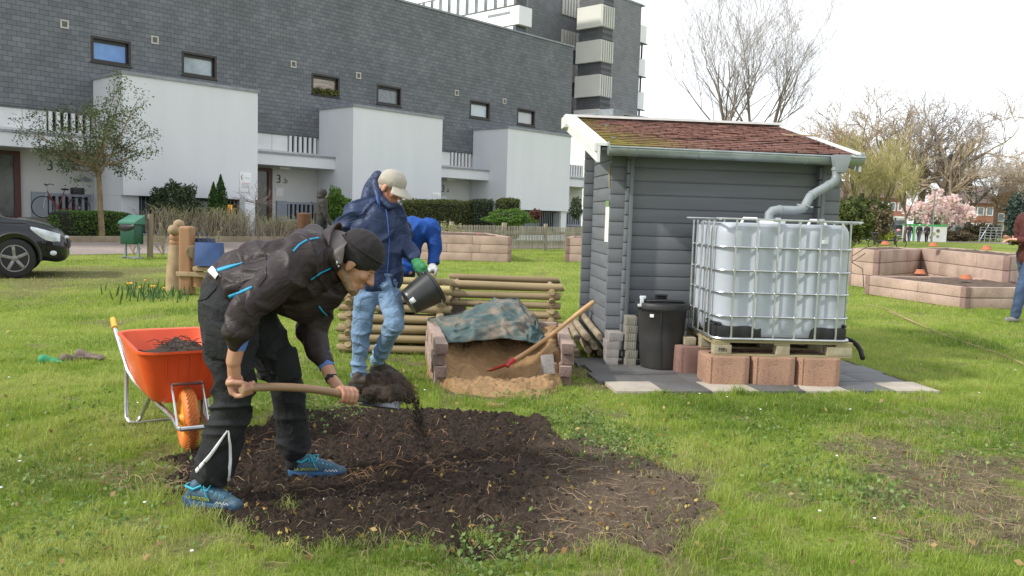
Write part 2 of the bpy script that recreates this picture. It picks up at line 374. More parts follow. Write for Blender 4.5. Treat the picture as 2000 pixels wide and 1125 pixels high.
# ================================================ terrace house
house = thing('terrace_house', 'long grey slate-clad terrace with flat white bays, small windows and entrances numbered 3', 'building')
def tmesh(txt, size, extr=.004):
    cu = bpy.data.curves.new('t', 'FONT'); cu.body = txt; cu.size = size; cu.extrude = extr; cu.resolution_u = 3
    ob = bpy.data.objects.new('t', cu); COL.objects.link(ob); dg = bpy.context.evaluated_depsgraph_get()
    me = bpy.data.meshes.new_from_object(ob.evaluated_get(dg), depsgraph=dg); bpy.data.objects.remove(ob); bpy.data.curves.remove(cu); return me
def text(name, txt, size, M, mat_, parent, extr=.004):
    me = tmesh(txt, size, extr); me.transform(M); return link(name, me, mat_, parent)
UPX = Matrix.Rotation(PI/2, 4, 'X')
wins = [(-.06, 1.37), (3.33, 4.78), (9.26, 10.76), (12.88, 14.38), (19.05, 20.57), (22.76, 24.28)]
WZ0, WZ1, ST, SB = 6.52, 7.46, 11.55, 4.65; SX0, SX1 = -16, 27.55
mb = MB()
mb.bx(SX0, SX1, 0, .25, SB, WZ0); mb.bx(SX0, SX1, 0, .25, WZ1, ST)
xe = [SX0]+[k for w_ in wins for k in w_]+[SX1]
for i in range(0, len(xe), 2): mb.bx(xe[i], xe[i+1], 0, .25, WZ0, WZ1)
mb.bx(SX1-.25, SX1, .25, 12, 0, ST); mb.bx(SX0, SX0+.25, .25, 12, 0, ST)
mb.build('slate_wall', M_slate, house)
mb = MB(); mb.bx(SX0, SX1-.3, .3, 12, ST-.3, ST-.12); mb.build('roof', M_trim, house)
mb = MB(); mb.bx(SX0, SX1+.06, -.06, .34, ST, ST+.09); mb.bx(SX1-.3, SX1+.06, .34, 12.1, ST, ST+.09); mb.build('roof_edge', M_trim, house)
mb = MB(); mb.bx(SX0, SX1, .1, .6, SB-.06, SB+.01); mb.bx(SX0, SX1, .3, 11, .2, .8); mb.build('soffit', M_trim, house)
gl = [glassmat('blue_glass', (.10, .28, .62), (.07, .2, .5), .08, 3), glassmat('pale_glass', (.42, .48, .52), (.22, .27, .30), .1, 1.2), None,
      glassmat('curtain_glass', (.20, .23, .24), (.10, .12, .13), .12, 5, (4, 1, 1)), mat('closed_blind', (.62, .68, .72), (.5, .57, .62), 12, .4, .2, 30, stretch=(.05, 1, 4)), mat('white_curtain', (.60, .60, .62), (.52, .52, .55), 6, .5, .1, stretch=(4, 1, .2))]
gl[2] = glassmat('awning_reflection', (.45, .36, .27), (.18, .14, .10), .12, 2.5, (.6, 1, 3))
for i, (a0, a1) in enumerate(wins):
    fr = MB(); t = .09
    for (p, q, r, s_) in ((a0, a1, WZ0, WZ0+t), (a0, a1, WZ1-t, WZ1), (a0, a0+t, WZ0+t, WZ1-t), (a1-t, a1, WZ0+t, WZ1-t)): fr.bx(p+.002, q-.002, -.012, .24, r+.002, s_-.002)
    fo = fr.build('window', M_darkframe, house)
    g = MB(); g.bx(a0+t, a1-t, .16, .18, WZ0+t, WZ1-t); g.build('pane', gl[i], fo)
    g = MB(); t2 = .045
    for (p, q, r, s_) in ((a0+t, a1-t, WZ0+t, WZ0+t+t2), (a0+t, a1-t, WZ1-t-t2-.06, WZ1-t), (a0+t, a0+t+t2, WZ0+t, WZ1-t), (a1-t-t2, a1-t, WZ0+t, WZ1-t)): g.bx(p, q, .10, .158, r, s_)
    g.build('sash', M_darkframe, fo)
    g = MB(); g.bx(a0-.03, a1+.03, -.05, .16, WZ0-.03, WZ0+.015); g.build('sill', M_darkframe, fo)
    if i == 2:
        k = leafmat('box_plant', (.10, .13, .03), (.05, .07, .02), (.28, .24, .05))
        N = 700; c = np.random.rand(N, 3)*[1.3, .22, .26]+[a0+.1, -.12, WZ0+.0]; c[:, 2] += np.abs(np.sin(c[:, 0]*7))*.08
        d = (np.random.rand(N, 3, 3)-.5)*.12; np_mesh('window_box_plants', (c[:, None]+d), np.arange(N*3).reshape(-1, 3), k, fo, col=np.repeat(np.random.rand(N), 3)[:, None]*[1, 1, 1, 0]+[0, 0, 0, 1])
M_vent = mat('vent_plastic', (.52, .50, .45), (.42, .40, .36), 8, .6, 0); M_ventg = mat('vent_grille', (.22, .21, .19), (.15, .14, .13), 8, .8, 0)
for sx in (-.94, 2.27, 8.33, 11.8, 18.07, 21.68):
    f_ = MB(); zc = 7.68
    for (p, q, r, s_) in ((-.14, .14, -.15, -.10), (-.14, .14, .10, .15), (-.14, -.09, -.10, .10), (.09, .14, -.10, .10)): f_.bx(sx+p, sx+q, -.03, .02, zc+r, zc+s_)
    v = f_.build('vent', M_vent, house); g = MB()
    for k in range(7): g.bx(sx-.09, sx+.09, -.018, .0, zc-.095+k*.029, zc-.08+k*.029)
    g.bx(sx-.09, sx+.09, -.006, .002, zc-.1, zc+.1); g.build('grille', M_ventg, v)
PITCHS = 9.68
M_wallwhite = mat('entrance_wall', (.60, .60, .58), (.52, .52, .51), .6, .85, .1, 40)
M_doorgrey = mat('entrance_glass_door', (.10, .105, .10), (.06, .065, .06), 3, .2, 0, spec=.7)
M_bluegrey = mat('bluegrey_panel', (.30, .33, .38), (.25, .28, .33), 1, .7, .05)
M_cellglass = glassmat('cellar_glass', (.16, .20, .21), (.07, .085, .09), .15, .9)
for i in range(-1, 3):
    o = i*PITCHS; W_ = 5.15
    if i >= 0:
        mb = MB(); mb.bx(o, o+W_, -2.55, -.003, 1.72, 5.86); mb.bx(o+.02, o+W_-.02, -.004, .14, 1.72, 4.6)
        bay = mb.build('bay', M_render, house)
        mb = MB(); mb.bx(o-.05, o+W_+.05, -2.6, -.004, 5.86, 5.97); mb.build('coping', M_trim, bay)
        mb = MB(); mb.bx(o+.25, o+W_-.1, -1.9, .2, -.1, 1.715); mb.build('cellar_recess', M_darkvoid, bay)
        mb = MB(); mb.bx(o+.0, o+.62, -2.35, .2, -.1, 1.715); mb.bx(o+W_-.50, o+W_-.03, -2.42, -1.9, -.1, 1.715); mb.bx(o+.7, o+W_-.5, -2.40, -1.9, -.1, .38); mb.build('pier', M_render, bay)
        cw = MB(); cw.bx(o+.64, o+.70, -2.1, -2.02, .38, 1.7); cw.bx(o+1.9, o+1.96, -2.1, -2.02, .38, 1.7); cw.bx(o+3.4, o+3.46, -2.1, -2.02, .38, 1.7); cw.bx(o+.64, o+W_-.52, -2.1, -2.02, 1.62, 1.71)
        cwo = cw.build('cellar_window', M_darkframe, house)
        g = MB(); g.bx(o+.70, o+1.9, -2.05, -2.03, .4, 1.6); g.bx(o+1.96, o+3.4, -2.0, -1.99, .4, 1.6); g.build('pane', M_cellglass, cwo)
        g = MB(); k = .72
        while k < W_-.55: g.bx(o+k, o+k+.022, -2.3, -2.28, .42, 1.66); k += .155
        g.bx(o+.66, o+W_-.54, -2.28, -2.26, .5, .53); g.build('window_bars', M_trim, cwo)
        if i == 0:
            g = MB(); g.bx(3.75, 4.35, -2.06, -2.03, .9, 1.5)
            me = mat('lit_orange_curtain', (.8, .42, .06), (.7, .3, .04), 4, .6, 0, stretch=(6, 1, .3)); me.node_tree.nodes['Principled BSDF'].inputs['Emission Color'].default_value = (1, .45, .05, 1); me.node_tree.nodes['Principled BSDF'].inputs['Emission Strength'].default_value = .5
            g.build('lit_curtain', me, cwo)
    # entrance between the bays
    a0, a1 = o+W_, o+PITCHS
    e = MB(); e.bx(a0-.1, a1+.1, .15, .3, 0, SB-.05); e.bx(a0, a1, -.1, .149, 3.2, 3.9); ew = e.build('entrance_wall', M_wallwhite, house)
    for (p_, q_) in ((.02, 2.2), (2.22, 2.98)): e = MB(); e.bx(a0+p_, a0+q_, .10, .148, 3.92, 4.58); e.build('white_panel', M_white_paint, ew)
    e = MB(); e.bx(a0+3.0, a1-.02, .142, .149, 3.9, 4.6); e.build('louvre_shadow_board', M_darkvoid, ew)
    e = MB()
    for k in range(6): e.bx(a0+3.04+k*.25, a0+3.16+k*.25, .04, .14, 3.9, 4.6)
    e.build('louvre', M_white_paint, ew)
    e = MB(); e.bx(a0+.003, a1-.003, -1.25, -.1, 3.2, 3.66); c = e.build('entrance_canopy', M_render, house)
    e = MB(); e.bx(a0+.002, a1-.002, -1.3, -.05, 3.66, 3.74); e.build('canopy_trim', M_trim, c)
    DO = 1.15 if i >= 0 else 1.05; a0 += DO; d = MB(); d.bx(a0-.35, a0-.25, .02, .149, .85, 3.12); d.bx(a0+.86, a0+1.05, .02, .149, .85, 3.12); d.bx(a0-.25, a0+.86, .02, .149, 2.98, 3.12); dd = d.build('door', mat('brown_door_frame', (.10, .045, .025), (.07, .03, .018), 5, .5, .1) if i == 0 else M_redframe, house)
    d = MB(); d.bx(a0-.25, a0+.86, .10, .14, .86, 2.98); d.build('door_pane', M_doorgrey, dd)
    d = MB(); d.bx(a0-.2, a0-.1, .03, .10, 1.75, 2.0); d.build('handle', M_chrome, dd); a0 -= DO
    d = MB(); d.bx(a0+2.45, a0+2.95, .05, .147, .85, 1.75); d.bx(a0+2.95, a1-.1, .05, .147, 1.62, 1.72); d.bx(a0+2.95, a1-.1, .05, .147, .85, .95); pn = d.build('low_panel', M_bluegrey, ew)
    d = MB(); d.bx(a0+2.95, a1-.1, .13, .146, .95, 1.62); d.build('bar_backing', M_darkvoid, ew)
    d = MB()
    for k in range(7): d.bx(a0+3.0+k*.22, a0+3.09+k*.22, .05, .12, .95, 1.62)
    d.build('bars', M_bluegrey, ew)
    d = MB()
    for k in range(5): d.bx(a0+.1, (a1-.02 if (i < 0 and k == 0) else a0+3.9), -1.15-k*.33, .04 if k == 0 else -1.15-(k-1)*.33-.002, .0, .85-k*.15)
    st = d.build('steps', speckle('step_concrete', (.17, .16, .13), (.09, .085, .07), (.25, .24, .2), 30), house)
    if i == 0:
        d = MB(); x0 = a0+3.95; d.tube([(x0, -.3, .9), (x0, -.3, 1.75), (x0, -1.7, 1.3), (x0, -2.3, 1.05), (x0, -2.3, .2)], .025, 8); d.build('handrail', M_galv, house)
    lab = {-1: '3.', 0: '3', 1: '3', 2: ''}[i]
    M_ink = mat('black_lettering', (.015, .015, .015), (.01, .01, .01), 5, .5, 0)
    if lab:
        M4 = Matrix.Translation((a0+(2.45 if i > -1 else 2.95), .143, 2.52)) @ UPX; text('house_number', lab[0], .52, M4, M_ink, ew)
        sub = {-1: '.', 0: '.b', 1: '.a'}[i]
        M4 = Matrix.Translation((a0+(2.78 if i > -1 else 3.3), .143, 2.52)) @ UPX; text('house_number', sub, .34, M4, M_ink, ew)
        if i >= 0:
            d = MB(); d.bx(a0+2.42, a0+2.8, .12, .148, 1.95, 2.3); d.build('bell_plate', M_white_paint, ew)
    if i == -1:
        d = MB(); d.tube([(a0+4.05, .13, 2.2), (a0+4.25, .1, 2.37), (a0+4.35, .1, 2.2)], .02, 6); d.ell((a0+4.3, .1, 2.25), (.16, .03, .07)); d.build('wall_ornament', M_trim, ew)
# canopy lights
for i in range(-1, 2):
    a0 = i*PITCHS+.05+5.15; d = MB(); d.bx(a0+2.2, a0+2.7, -.5, -.25, 3.1, 3.198); d.build('canopy_lamp', M_white_paint, house)
# signs on the bays
def sign(s0, s1, z0, z1, label, big):
    so_ = thing('wall_sign', label, 'sign'); d = MB(); d.bx(s0, s1, -2.575, -2.553, z0, z1); d.build('sign_board', mat('sign_white', (.8, .8, .82), (.74, .74, .76), 2, .4, 0), so_, bevel=.008)
    if big:
        d = MB(); pts = [(s0+.14+.07*math.cos(t), -2.58, z1-.17+.1*math.sin(t)) for t in np.linspace(1.6, 4.6, 12)]; d.tube(pts, [.004+.016*math.sin(PI*k/11) for k in range(12)], 6); d.build('emblem', mat('emblem_grey', (.2, .2, .18), (.3, .35, .1), 8, .5, 0), so_)
        red = mat('sign_red', (.65, .15, .18), (.6, .12, .15), 5, .5, 0); gry = mat('sign_grey_text', (.35, .36, .4), (.3, .3, .35), 5, .5, 0)
        for r in range(5):
            d = MB(); z = z1-.21 if r == 0 else z1-.36-r*.055; x = s0+(.2 if r == 0 else .08)
            while x < s1-.08: wv = random.uniform(.02, .06); d.bx(x, min(x+wv, s1-.06), -2.579, -2.5755, z, z+.025); x += wv+.015
            d.build('printed_lines', gry if r in (0, 2, 3, 4) else red, so_)
    else:
        gry = mat('sign_grey_text2', (.5, .5, .52), (.45, .45, .48), 5, .5, 0); d = MB()
        for r in range(4): d.bx(s0+.06, s1-.06-random.random()*.1, -2.579, -2.5755, z1-.07-r*.055, z1-.055-r*.055)
        d.build('printed_lines', gry, so_)
    return so_
s1_ = sign(4.38, 4.86, 2.0, 2.75, 'white notice board with a grey swirl emblem at the corner of the left bay', True)
s2_ = sign(14.28, 14.8, 2.02, 2.36, 'small white notice at the corner of the middle bay beside entrance 3.a', False)
for r_ in (house, s1_, s2_): r_.location = HB; r_.rotation_euler = (0, 0, HA)
# ================================================ tower block behind
TC = Vector((7.24, 74, 0)); M_slate2 = brickmat('tower_slate', (.17, .175, .18), (.21, .215, .22), (.10, .10, .105), .5, .25, .012, .5, 'xz', .6, .3, None, .15)
M_slatey = brickmat('tower_slate_side', (.085, .088, .092), (.11, .113, .118), (.05, .05, .05), .5, .25, .012, .5, 'yz', .6, .3, None, .2)
M_cream = mat('cream_cladding', (.62, .61, .55), (.55, .54, .49), .3, .75, .05); M_brightw = mat('white_balcony', (.82, .82, .82), (.78, .78, .79), .5, .6, 0)
tower = thing('tower_block', 'tall slate and cream tower block rising behind the terrace', 'building')
mb = MB(); mb.bx(.01, 5.75, .02, 2.7, 0, 20.9); mb.bx(3.97, 5.75, 2.7, 15, 0, 20.9); mb.bx(-7.9, 3.9, 6.02, 18, 0, 23.2); mb.bx(-7.9, -6.65, 3.0, 6.0, 0, 24); mb.build('slate_wall', M_slate2, tower)
mb = MB(); mb.bx(5.6, 6.2, -.1, 15, 20.9, 21.0); mb.bx(-.1, 5.9, -.05, 2.8, 20.9, 21.05); mb.build('roof_edge', M_trim, tower)
for k in range(-1, 5):
    z = 17.93-k*2.98-1.93+1.93
    zt, zb = 18+1.85-k*2.98, 18-k*2.98-.02
    b_ = MB(); b_.bx(-.35, 1.45, -.02, 2.65, zb, zt); bo = b_.build('corner_oriel', M_cream, tower)
    b_ = MB(); b_.bx(-.02, 1.44, .0, 2.6, zb-1.1, zb-.002); b_.build('oriel_band', M_slatey, bo)
    b_ = MB()
    b_.bx(-.3, 1.4, -.03, -.022, zb+.05, zt-.05); b_.build('slat_backing', mat('slat_backing', (.12, .115, .10), (.10, .09, .08), 3, .8, 0), bo)
    b_ = MB()
    for q in range(6): b_.bx(-.32+q*.32, -.14+q*.32, -.14, -.031, zb+.03, zt-.03)
    b_.build('oriel_slats', M_cream, bo)
for k in range(0, 4):
    zb, zt = 20.15-(k-0)*3.0-1.35*(k > 0)*0, 21.9-k*3.0
    zb = 20.15-k*3.4+.0; zt = zb+1.9 if k == 0 else zb+2.0
    zb = 20.16-k*3.0; zt = zb+(1.9 if k == 0 else 1.64)
    b_ = MB()
    for q in range(6): b_.bx(1.5+q*.42, 1.74+q*.42, 5.85, 6.0, zb, zt)
    so2 = b_.build('wall_slats', M_cream, tower)
    b_ = MB(); b_.bx(3.9, 4.25, 5.6, 9, zb, zt); b_.build('side_balcony', M_brightw, tower)
# white balcony band of the left wing (VP left), and window strips
mb = MB(); mb.bx(-8.0, -6.4, 2.6, 16, 17.1, 18.6); mb.bx(-8.0, -6.4, 2.6, 30, 20.6, 22.2); bal = mb.build('balcony_parapet', M_brightw, tower)
mb = MB(); mb.bx(-7.99, -6.5, 3.0, 30, 18.62, 20.58); mb.build('window_strip', M_cellglass, tower)
mb = MB(); mb.bx(-7.95, -6.6, 3.0, 16, 14, 17.08); mb.build('lower_window_strip', M_cellglass, tower)
for q in range(12):
    for (za, zb_) in ((18.62, 20.58), (15, 17.08)):
        mb = MB(); mb.bx(-8.04, -7.985, 3.2+q*1.15, 3.95+q*1.15, za+.1, zb_-.1); mb.build('window_blind', M_brightw, tower)
mb = MB(); mb.bx(-8.03, -8.0, 3.6, 6.2, 18.05, 18.25); mb.build('parapet_slot', M_trim, bal)
# balconies on the far right edge
for k in range(4):
    z = 19.3-k*3.05
    mb = MB(); mb.bx(5.8, 7.6, .6, 9, z-1.55, z+.15-(.0)); rb = mb.build('end_balcony', M_brightw, tower)
    mb = MB(); mb.bx(5.76, 6.5, .5, 6, z-3.0, z-1.56); mb.build('balcony_glazing', M_cellglass, tower); mb = MB(); mb.bx(6.5, 6.62, .3, .42, z-3.0, z-1.56); mb.bx(5.8, 7.4, .3, .5, z-1.62, z-1.54); mb.build('balcony_post', M_darkframe, rb)
tower.location = TC; tower.rotation_euler = (0, 0, HA)
# low building right of the terrace
low = thing('low_annex', 'low slate and white flat-roofed annex between the terrace and the bare tree', 'building')
M_slate3 = brickmat('annex_slate', (.11, .115, .12), (.14, .145, .15), (.05, .05, .05), .45, .22, .012, .5, 'xz', .6, .3, None, .2)
LC = P(1200, 300, 66); mb = MB(); mb.bx(0, 24, 0, 8, 0, 9.6); mb.build('slate_wall', M_slate3, low)
mb = MB(); mb.bx(-.02, 24.1, -.05, 8, 9.6, 9.75); mb.bx(-.5, .9, -.1, 1.4, 9.0, 9.9); mb.build('roof_edge', M_trim, low)
mb = MB(); mb.bx(-.6, -.02, 1.4, 16, 0, 9.15); mb.build('white_wall', M_brightw, low); mb = MB(); mb.bx(-.66, -.0, 1.42, 16, 9.15, 9.25); mb.build('wall_trim', M_trim, low)
mb = MB(); mb.cyl((14, -.3, 8.5), (14, -.3, 10.1), .75, .75, 16); mb.ell((14, -.3, 10.1), (.75, .75, .35)); mb.build('roof_vent', M_brightw, low)
low.location = (LC.x, LC.y, 0); low.rotation_euler = (0, 0, HA)
# ================================================ slab pad
M_slabd = speckle('dark_slab', (.115, .115, .115), (.075, .075, .078), (.16, .16, .155), 60, .85, .25, 2.5)
M_slabb = speckle('wet_dark_slab', (.07, .075, .085), (.045, .05, .06), (.11, .115, .12), 60, .5, .2, 2.5)
M_slabl = speckle('pale_slab', (.44, .40, .34), (.33, .29, .24), (.52, .48, .42), 60, .85, .25, 3)
pad = thing('slab_pad', 'pad of square grey and pale paving slabs under the tank and bin', 'paving', (PADO.x, PADO.y, 0), PADA)
sw = .418
for r in range(4):
    for k in range(7):
        mm = (M_slabl if (k % 2 == 0) else M_slabd) if r == 0 else (M_slabd if k < 5 else M_slabb)
        if r == 0 and k == 5: mm = M_slabb
        off = (.0 if r % 2 == 0 else -.06)
        if r >= 1 and off+k*sw < -.1: continue
        mb = MB(); z = .022+random.uniform(-.003, .003)
        tilt = Matrix.Rotation(random.uniform(-.006, .006), 3, 'X')
        mb.box((off+k*sw+sw/2, .2+r*.405, z-.02), (sw-.007, .398, .04), rot=tilt)
        o_ = mb.mesh('slab', True, .003); ob = bpy.data.objects.new('slab', o_); COL.objects.link(ob); o_.materials.append(mm); ob.parent = pad
# ================================================ shed
SF = math.radians(5); shed = thing('garden_shed', 'grey wooden plank shed with mossy red-brown shingle roof and white bargeboards', 'shed')
M_plank = mat('grey_painted_plank', (.165, .177, .193), (.13, .14, .153), 3, .55, .3, 60, .003, stretch=(.3, 1, 3))
M_plank2 = mat('grey_trim_wood', (.16, .175, .185), (.12, .13, .14), 3, .5, .2, 60, .002, stretch=(1, 1, .3))
W, H0 = 2.40, 2.20
def planks(x0, x1, y0, z0, z1, face='front', depth=.045, step=.137, parent=shed):
    mb = MB(); z = z0
    while z < z1:
        h = min(step, z1-z)
        if h > .03:
            if face == 'front':
                mb.bx(x0, x1, y0, y0+depth, z+.006, z+h-.004); mb.bx(x0+.004, x1-.004, y0+.012, y0+depth-.003, z-.004, z+.008)
            else:
                mb.bx(y0, y0+depth, x0, x1, z+.006, z+h-.004); mb.bx(y0+.012, y0+depth-.003, x0+.004, x1-.004, z-.004, z+.008)
        z += step
    return mb
planks(.0, W, 0, .04, H0).build('front_wall', M_plank, shed, bevel=.004)
planks(.05, .98, .002, .04+.07, 2.26, 'side').build('side_wall', M_plank, shed, bevel=.004)
planks(-.10, .10, 1.0, .04, 2.44).build('cross_wall', M_plank, shed, bevel=.004)
planks(1.06, 1.6, .12, .04, 2.5, 'side').build('porch_wall', M_plank, shed, bevel=.004)
planks(.05, 1.6, W-.05, .04, 2.2, 'side').build('far_side_wall', M_plank, shed, bevel=.004)
planks(.12, W, 1.6, .04, 2.56).build('back_wall', M_plank, shed, bevel=.004)
# crossed plank ends that stand proud of the front wall
for xx in (.145, W-.27):
    mb = MB(); z = .04+.07; k = 0
    while z < 2.12:
        mb.bx(xx, xx+.028, -.085, -.002, z+.005, z+.132); z += .137; k += 1
    mb.build('corner_joint', M_plank2, shed, bevel=.004)
    mb = MB(); mb.bx(xx+.029, xx+.068, -.09, -.002, .04, 2.14); mb.build('corner_post', M_plank2, shed, bevel=.003)
# gable filling
mb = MB(); mb.prism([(0.02, 2.12), (0.02, 2.16), (1.62, 2.545), (1.62, 2.12)], .04, Matrix(((0, 0, 1, .05), (1, 0, 0, 0), (0, 1, 0, 0), (0, 0, 0, 1)))); mb.build('gable', M_plank, shed)
RX0, RX1 = -.22, 2.42
m, n, b, l = pr('roof_shingles'); M_shingle = m
t = n.nodes.new('ShaderNodeTexCoord'); sp = n.nodes.new('ShaderNodeSeparateXYZ'); cb = n.nodes.new('ShaderNodeCombineXYZ'); l.new(t.outputs['Object'], sp.inputs[0]); l.new(sp.outputs['X'], cb.inputs[0]); l.new(sp.outputs['Y'], cb.inputs[1])
wv = nodenoise(n, cb.outputs[0], 9, 2); ad = n.nodes.new('ShaderNodeMixRGB'); ad.blend_type = 'LINEAR_LIGHT'; ad.inputs[0].default_value = .018; l.new(cb.outputs[0], ad.inputs[1]); l.new(wv.outputs['Color'], ad.inputs[2])
k = n.nodes.new('ShaderNodeTexBrick'); k.inputs['Brick Width'].default_value = .22; k.inputs['Row Height'].default_value = .13; k.inputs['Scale'].default_value = 1; k.inputs['Mortar Size'].default_value = .008
k.inputs['Color1'].default_value = (.24, .125, .10, 1); k.inputs['Color2'].default_value = (.31, .175, .145, 1); k.inputs['Mortar'].default_value = (.06, .03, .028, 1); l.new(ad.outputs[0], k.inputs['Vector'])
g = nodenoise(n, t.outputs['Object'], 2.4, 6, .6); ma = n.nodes.new('ShaderNodeMath'); ma.operation = 'MULTIPLY_ADD'; ma.inputs[1].default_value = -.42; ma.inputs[2].default_value = .44; l.new(sp.outputs['X'], ma.inputs[0])
my = n.nodes.new('ShaderNodeMath'); my.operation = 'MULTIPLY_ADD'; my.inputs[1].default_value = -.14; l.new(sp.outputs['Y'], my.inputs[0]); l.new(ma.outputs[0], my.inputs[2])
ad2 = n.nodes.new('ShaderNodeMath'); ad2.operation = 'ADD'; l.new(g.outputs['Fac'], ad2.inputs[0]); l.new(my.outputs[0], ad2.inputs[1])
r = ramp(n, [(.62, (0, 0, 0)), (1.0, (.85, .85, .85))]); l.new(ad2.outputs[0], r.inputs['Fac'])
y_ = n.nodes.new('ShaderNodeMixRGB'); y_.inputs[2].default_value = (.24, .22, .045, 1); l.new(r.outputs[0], y_.inputs[0]); l.new(k.outputs['Color'], y_.inputs[1]); l.new(y_.outputs[0], b.inputs['Base Color']); b.inputs['Roughness'].default_value = .95
b.inputs['Specular IOR Level'].default_value = .2; addbump(n, b, g.outputs['Fac'], .6, .02)
def slope(a, bb, z_off):                          # front slope with stepped shingle courses
    yy = -.33+(1.68+.33)*bb; return (RX0+.09+(RX1-RX0-.18)*a, yy, 2.14+(2.62-2.14)*bb+z_off)
mb = MB(); rows = 17
for r_ in range(rows):
    b0, b1 = r_/rows, (r_+1)/rows+.012
    def fn(a, q, b0=b0, b1=b1, r_=r_):
        bb = b0+(b1-b0)*q; wob = (noise.noise(Vector((a*14, r_*3.3, 0)))*.006+.004*math.sin(a*60+r_*1.7)) if q == 0 else 0
        p = slope(a, max(0, bb) - abs(wob)*1.2*(q == 0), (.014 if q == 0 else .0)+(.012 if q == 0 else 0)*noise.noise(Vector((a*10, r_*5, 2)))); return p
    mb.grid(fn, 60, 1)
    mb.grid(lambda a, q, b0=b0, r_=r_: (lambda p: (p[0], p[1], p[2]+(.014 if q == 1 else -.004)))(slope(a, b0, 0)), 60, 1)
mb.build('roof_shingles', M_shingle, shed, smooth=False)
mb = MB(); mb.add([(RX0+.05, -.32, 2.12), (RX1-.05, -.32, 2.12), (RX1-.05, 1.67, 2.59), (RX0+.05, 1.67, 2.59), (RX0+.05, -.32, 2.095), (RX1-.05, -.32, 2.095), (RX1-.05, 1.67, 2.565), (RX0+.05, 1.67, 2.565)], [(0, 1, 2, 3), (7, 6, 5, 4), (0, 4, 5, 1), (1, 5, 6, 2), (2, 6, 7, 3), (3, 7, 4, 0)])
mb.build('roof_boards', M_plank2, shed)
M_wbarge = mat('white_bargeboard', (.78, .78, .76), (.68, .68, .66), 4, .5, .1, 30)
mb = MB(); mb.bx(RX0, RX1, 1.70, 1.73, 2.46, 2.628); mb.build('high_fascia', M_wbarge, shed)
def barge(x0, x1, lo, hi, y0=-.36, ya=1.68):
    v = []
    for x in (x0, x1):
        for (yy, zz) in ((y0, 2.13), (ya, 2.62)): v += [(x, yy, zz+hi), (x, yy, zz+lo)]
    f = [(1, 3, 2, 0), (4, 6, 7, 5), (0, 2, 6, 4), (1, 5, 7, 3), (0, 4, 5, 1), (2, 3, 7, 6)]
    return MB().add(v, f)
barge(RX0, RX0+.03, -.155, .0).build('bargeboard', M_wbarge, shed)
barge(RX0+.0, RX0+.10, .003, .03).build('verge_cap', M_wbarge, shed)
barge(RX0-.028, RX0-.002, -.05, .028).build('verge_trim', M_wbarge, shed)
barge(RX1-.03, RX1, -.16, .0).build('bargeboard', M_wbarge, shed)
barge(RX1-.05, RX1+.0, .003, .022).build('verge_cap', M_wbarge, shed)
mb = MB(); mb.bx(RX0-.03, RX1, 1.60, 1.76, 2.628, 2.655); mb.bx(RX0-.05, RX0-.0, 1.55, 1.8, 2.5, 2.627); mb.build('ridge_cap', M_wbarge, shed)
# gutter: half-round open trough
def trough(a, q): an = PI+PI*q; return (-.12+2.52*a, -.40+.062*math.cos(an), 2.115+.062*math.sin(an)*1.15-.018*a)
mb = MB(); mb.grid(trough, 10, 12)
go = mb.build('gutter', M_galv, shed); sm = go.modifiers.new('s', 'SOLIDIFY'); sm.thickness = .004
mb = MB(); mb.tube([(-.12, -.465, 2.118), (2.40, -.465, 2.100)], .010, 8); mb.build('gutter_bead', M_galv, go)
for xx in (.15, .75, 1.3, 1.82, 2.2):
    mb = MB(); mb.tube([(xx, -.40+.066*math.cos(a), 2.115+.066*math.sin(a)*1.17-.018*(xx+.12)/2.5) for a in np.linspace(PI, 2*PI, 10)], .006, 6); mb.build('gutter_bracket', M_galv, go)
mb = MB()
for xx in (-.12, 2.40): mb.cyl((xx-.002, -.40, 2.108-(.018 if xx > 1 else 0)), (xx+.002, -.40, 2.108-(.018 if xx > 1 else 0)), .064, .064, 20)
mb.build('gutter_end', M_galv, go)
M_pipe = mat('grey_pipe', (.27, .30, .31), (.21, .235, .245), 6, .4, .05, 30)
sp_ = thing('drainpipe', 'grey plastic downpipe bending from the shed gutter onto the tank lid', 'pipe')
def SHW(x, y, z): c, s = math.cos(SF), math.sin(SF); return Vector((SHO.x+x*c-y*s, SHO.y+x*s+y*c, z))
SHO = Vector((.03+.1111*8.4, 8.4, 0))
Yg = 7.95
pts = [P(1636, 318, Yg+.2), P(1636, 340, Yg+.2)]
mb = MB(); mb.prism([(-.085, 0), (.085, 0), (.045, -.17), (-.045, -.17)], .11, Matrix.Translation(P(1637, 304, 8.12)+Vector((0, -.02, 0))) @ Matrix.Rotation(PI/2, 4, 'X')); mb.build('hopper', M_pipe, sp_, bevel=.012)
pp = [P(1634, 330, 8.06), P(1634, 350, 8.06), P(1630, 360, 8.05), P(1620, 368, 8.03), P(1590, 382, 7.98), P(1578, 390, 7.96), P(1573, 400, 7.94), P(1570, 402, 7.94), P(1562, 405, 7.92), P(1552, 411, 7.9), P(1515, 410, 7.85), P(1505, 412, 7.84), P(1499, 418, 7.83), P(1499, 428, 7.83)]
pp = [P(1634, 326, 8.06), P(1634, 343, 8.06), P(1631, 353, 8.05), P(1622, 360, 8.03), P(1592, 377, 7.98), P(1582, 384, 7.96), P(1576, 395, 7.94), P(1572, 402, 7.93), P(1566, 408, 7.91), P(1555, 411, 7.9), P(1518, 410, 7.85), P(1508, 412, 7.84), P(1502, 418, 7.83), P(1502, 430, 7.83)]
mb = MB(); mb.tube(pp, .0415, 20); mb.build('pipe', M_pipe, sp_)
for i, j in ((0, 1), (3, 4), (5, 4), (10, 9)):
    a_ = pp[i]; d_ = (pp[j]-pp[i]).normalized(); mb = MB(); mb.cyl(a_+d_*.01, a_+d_*.035, .047, .047, 20); mb.build('pipe_collar', M_pipe, sp_, bevel=.003)
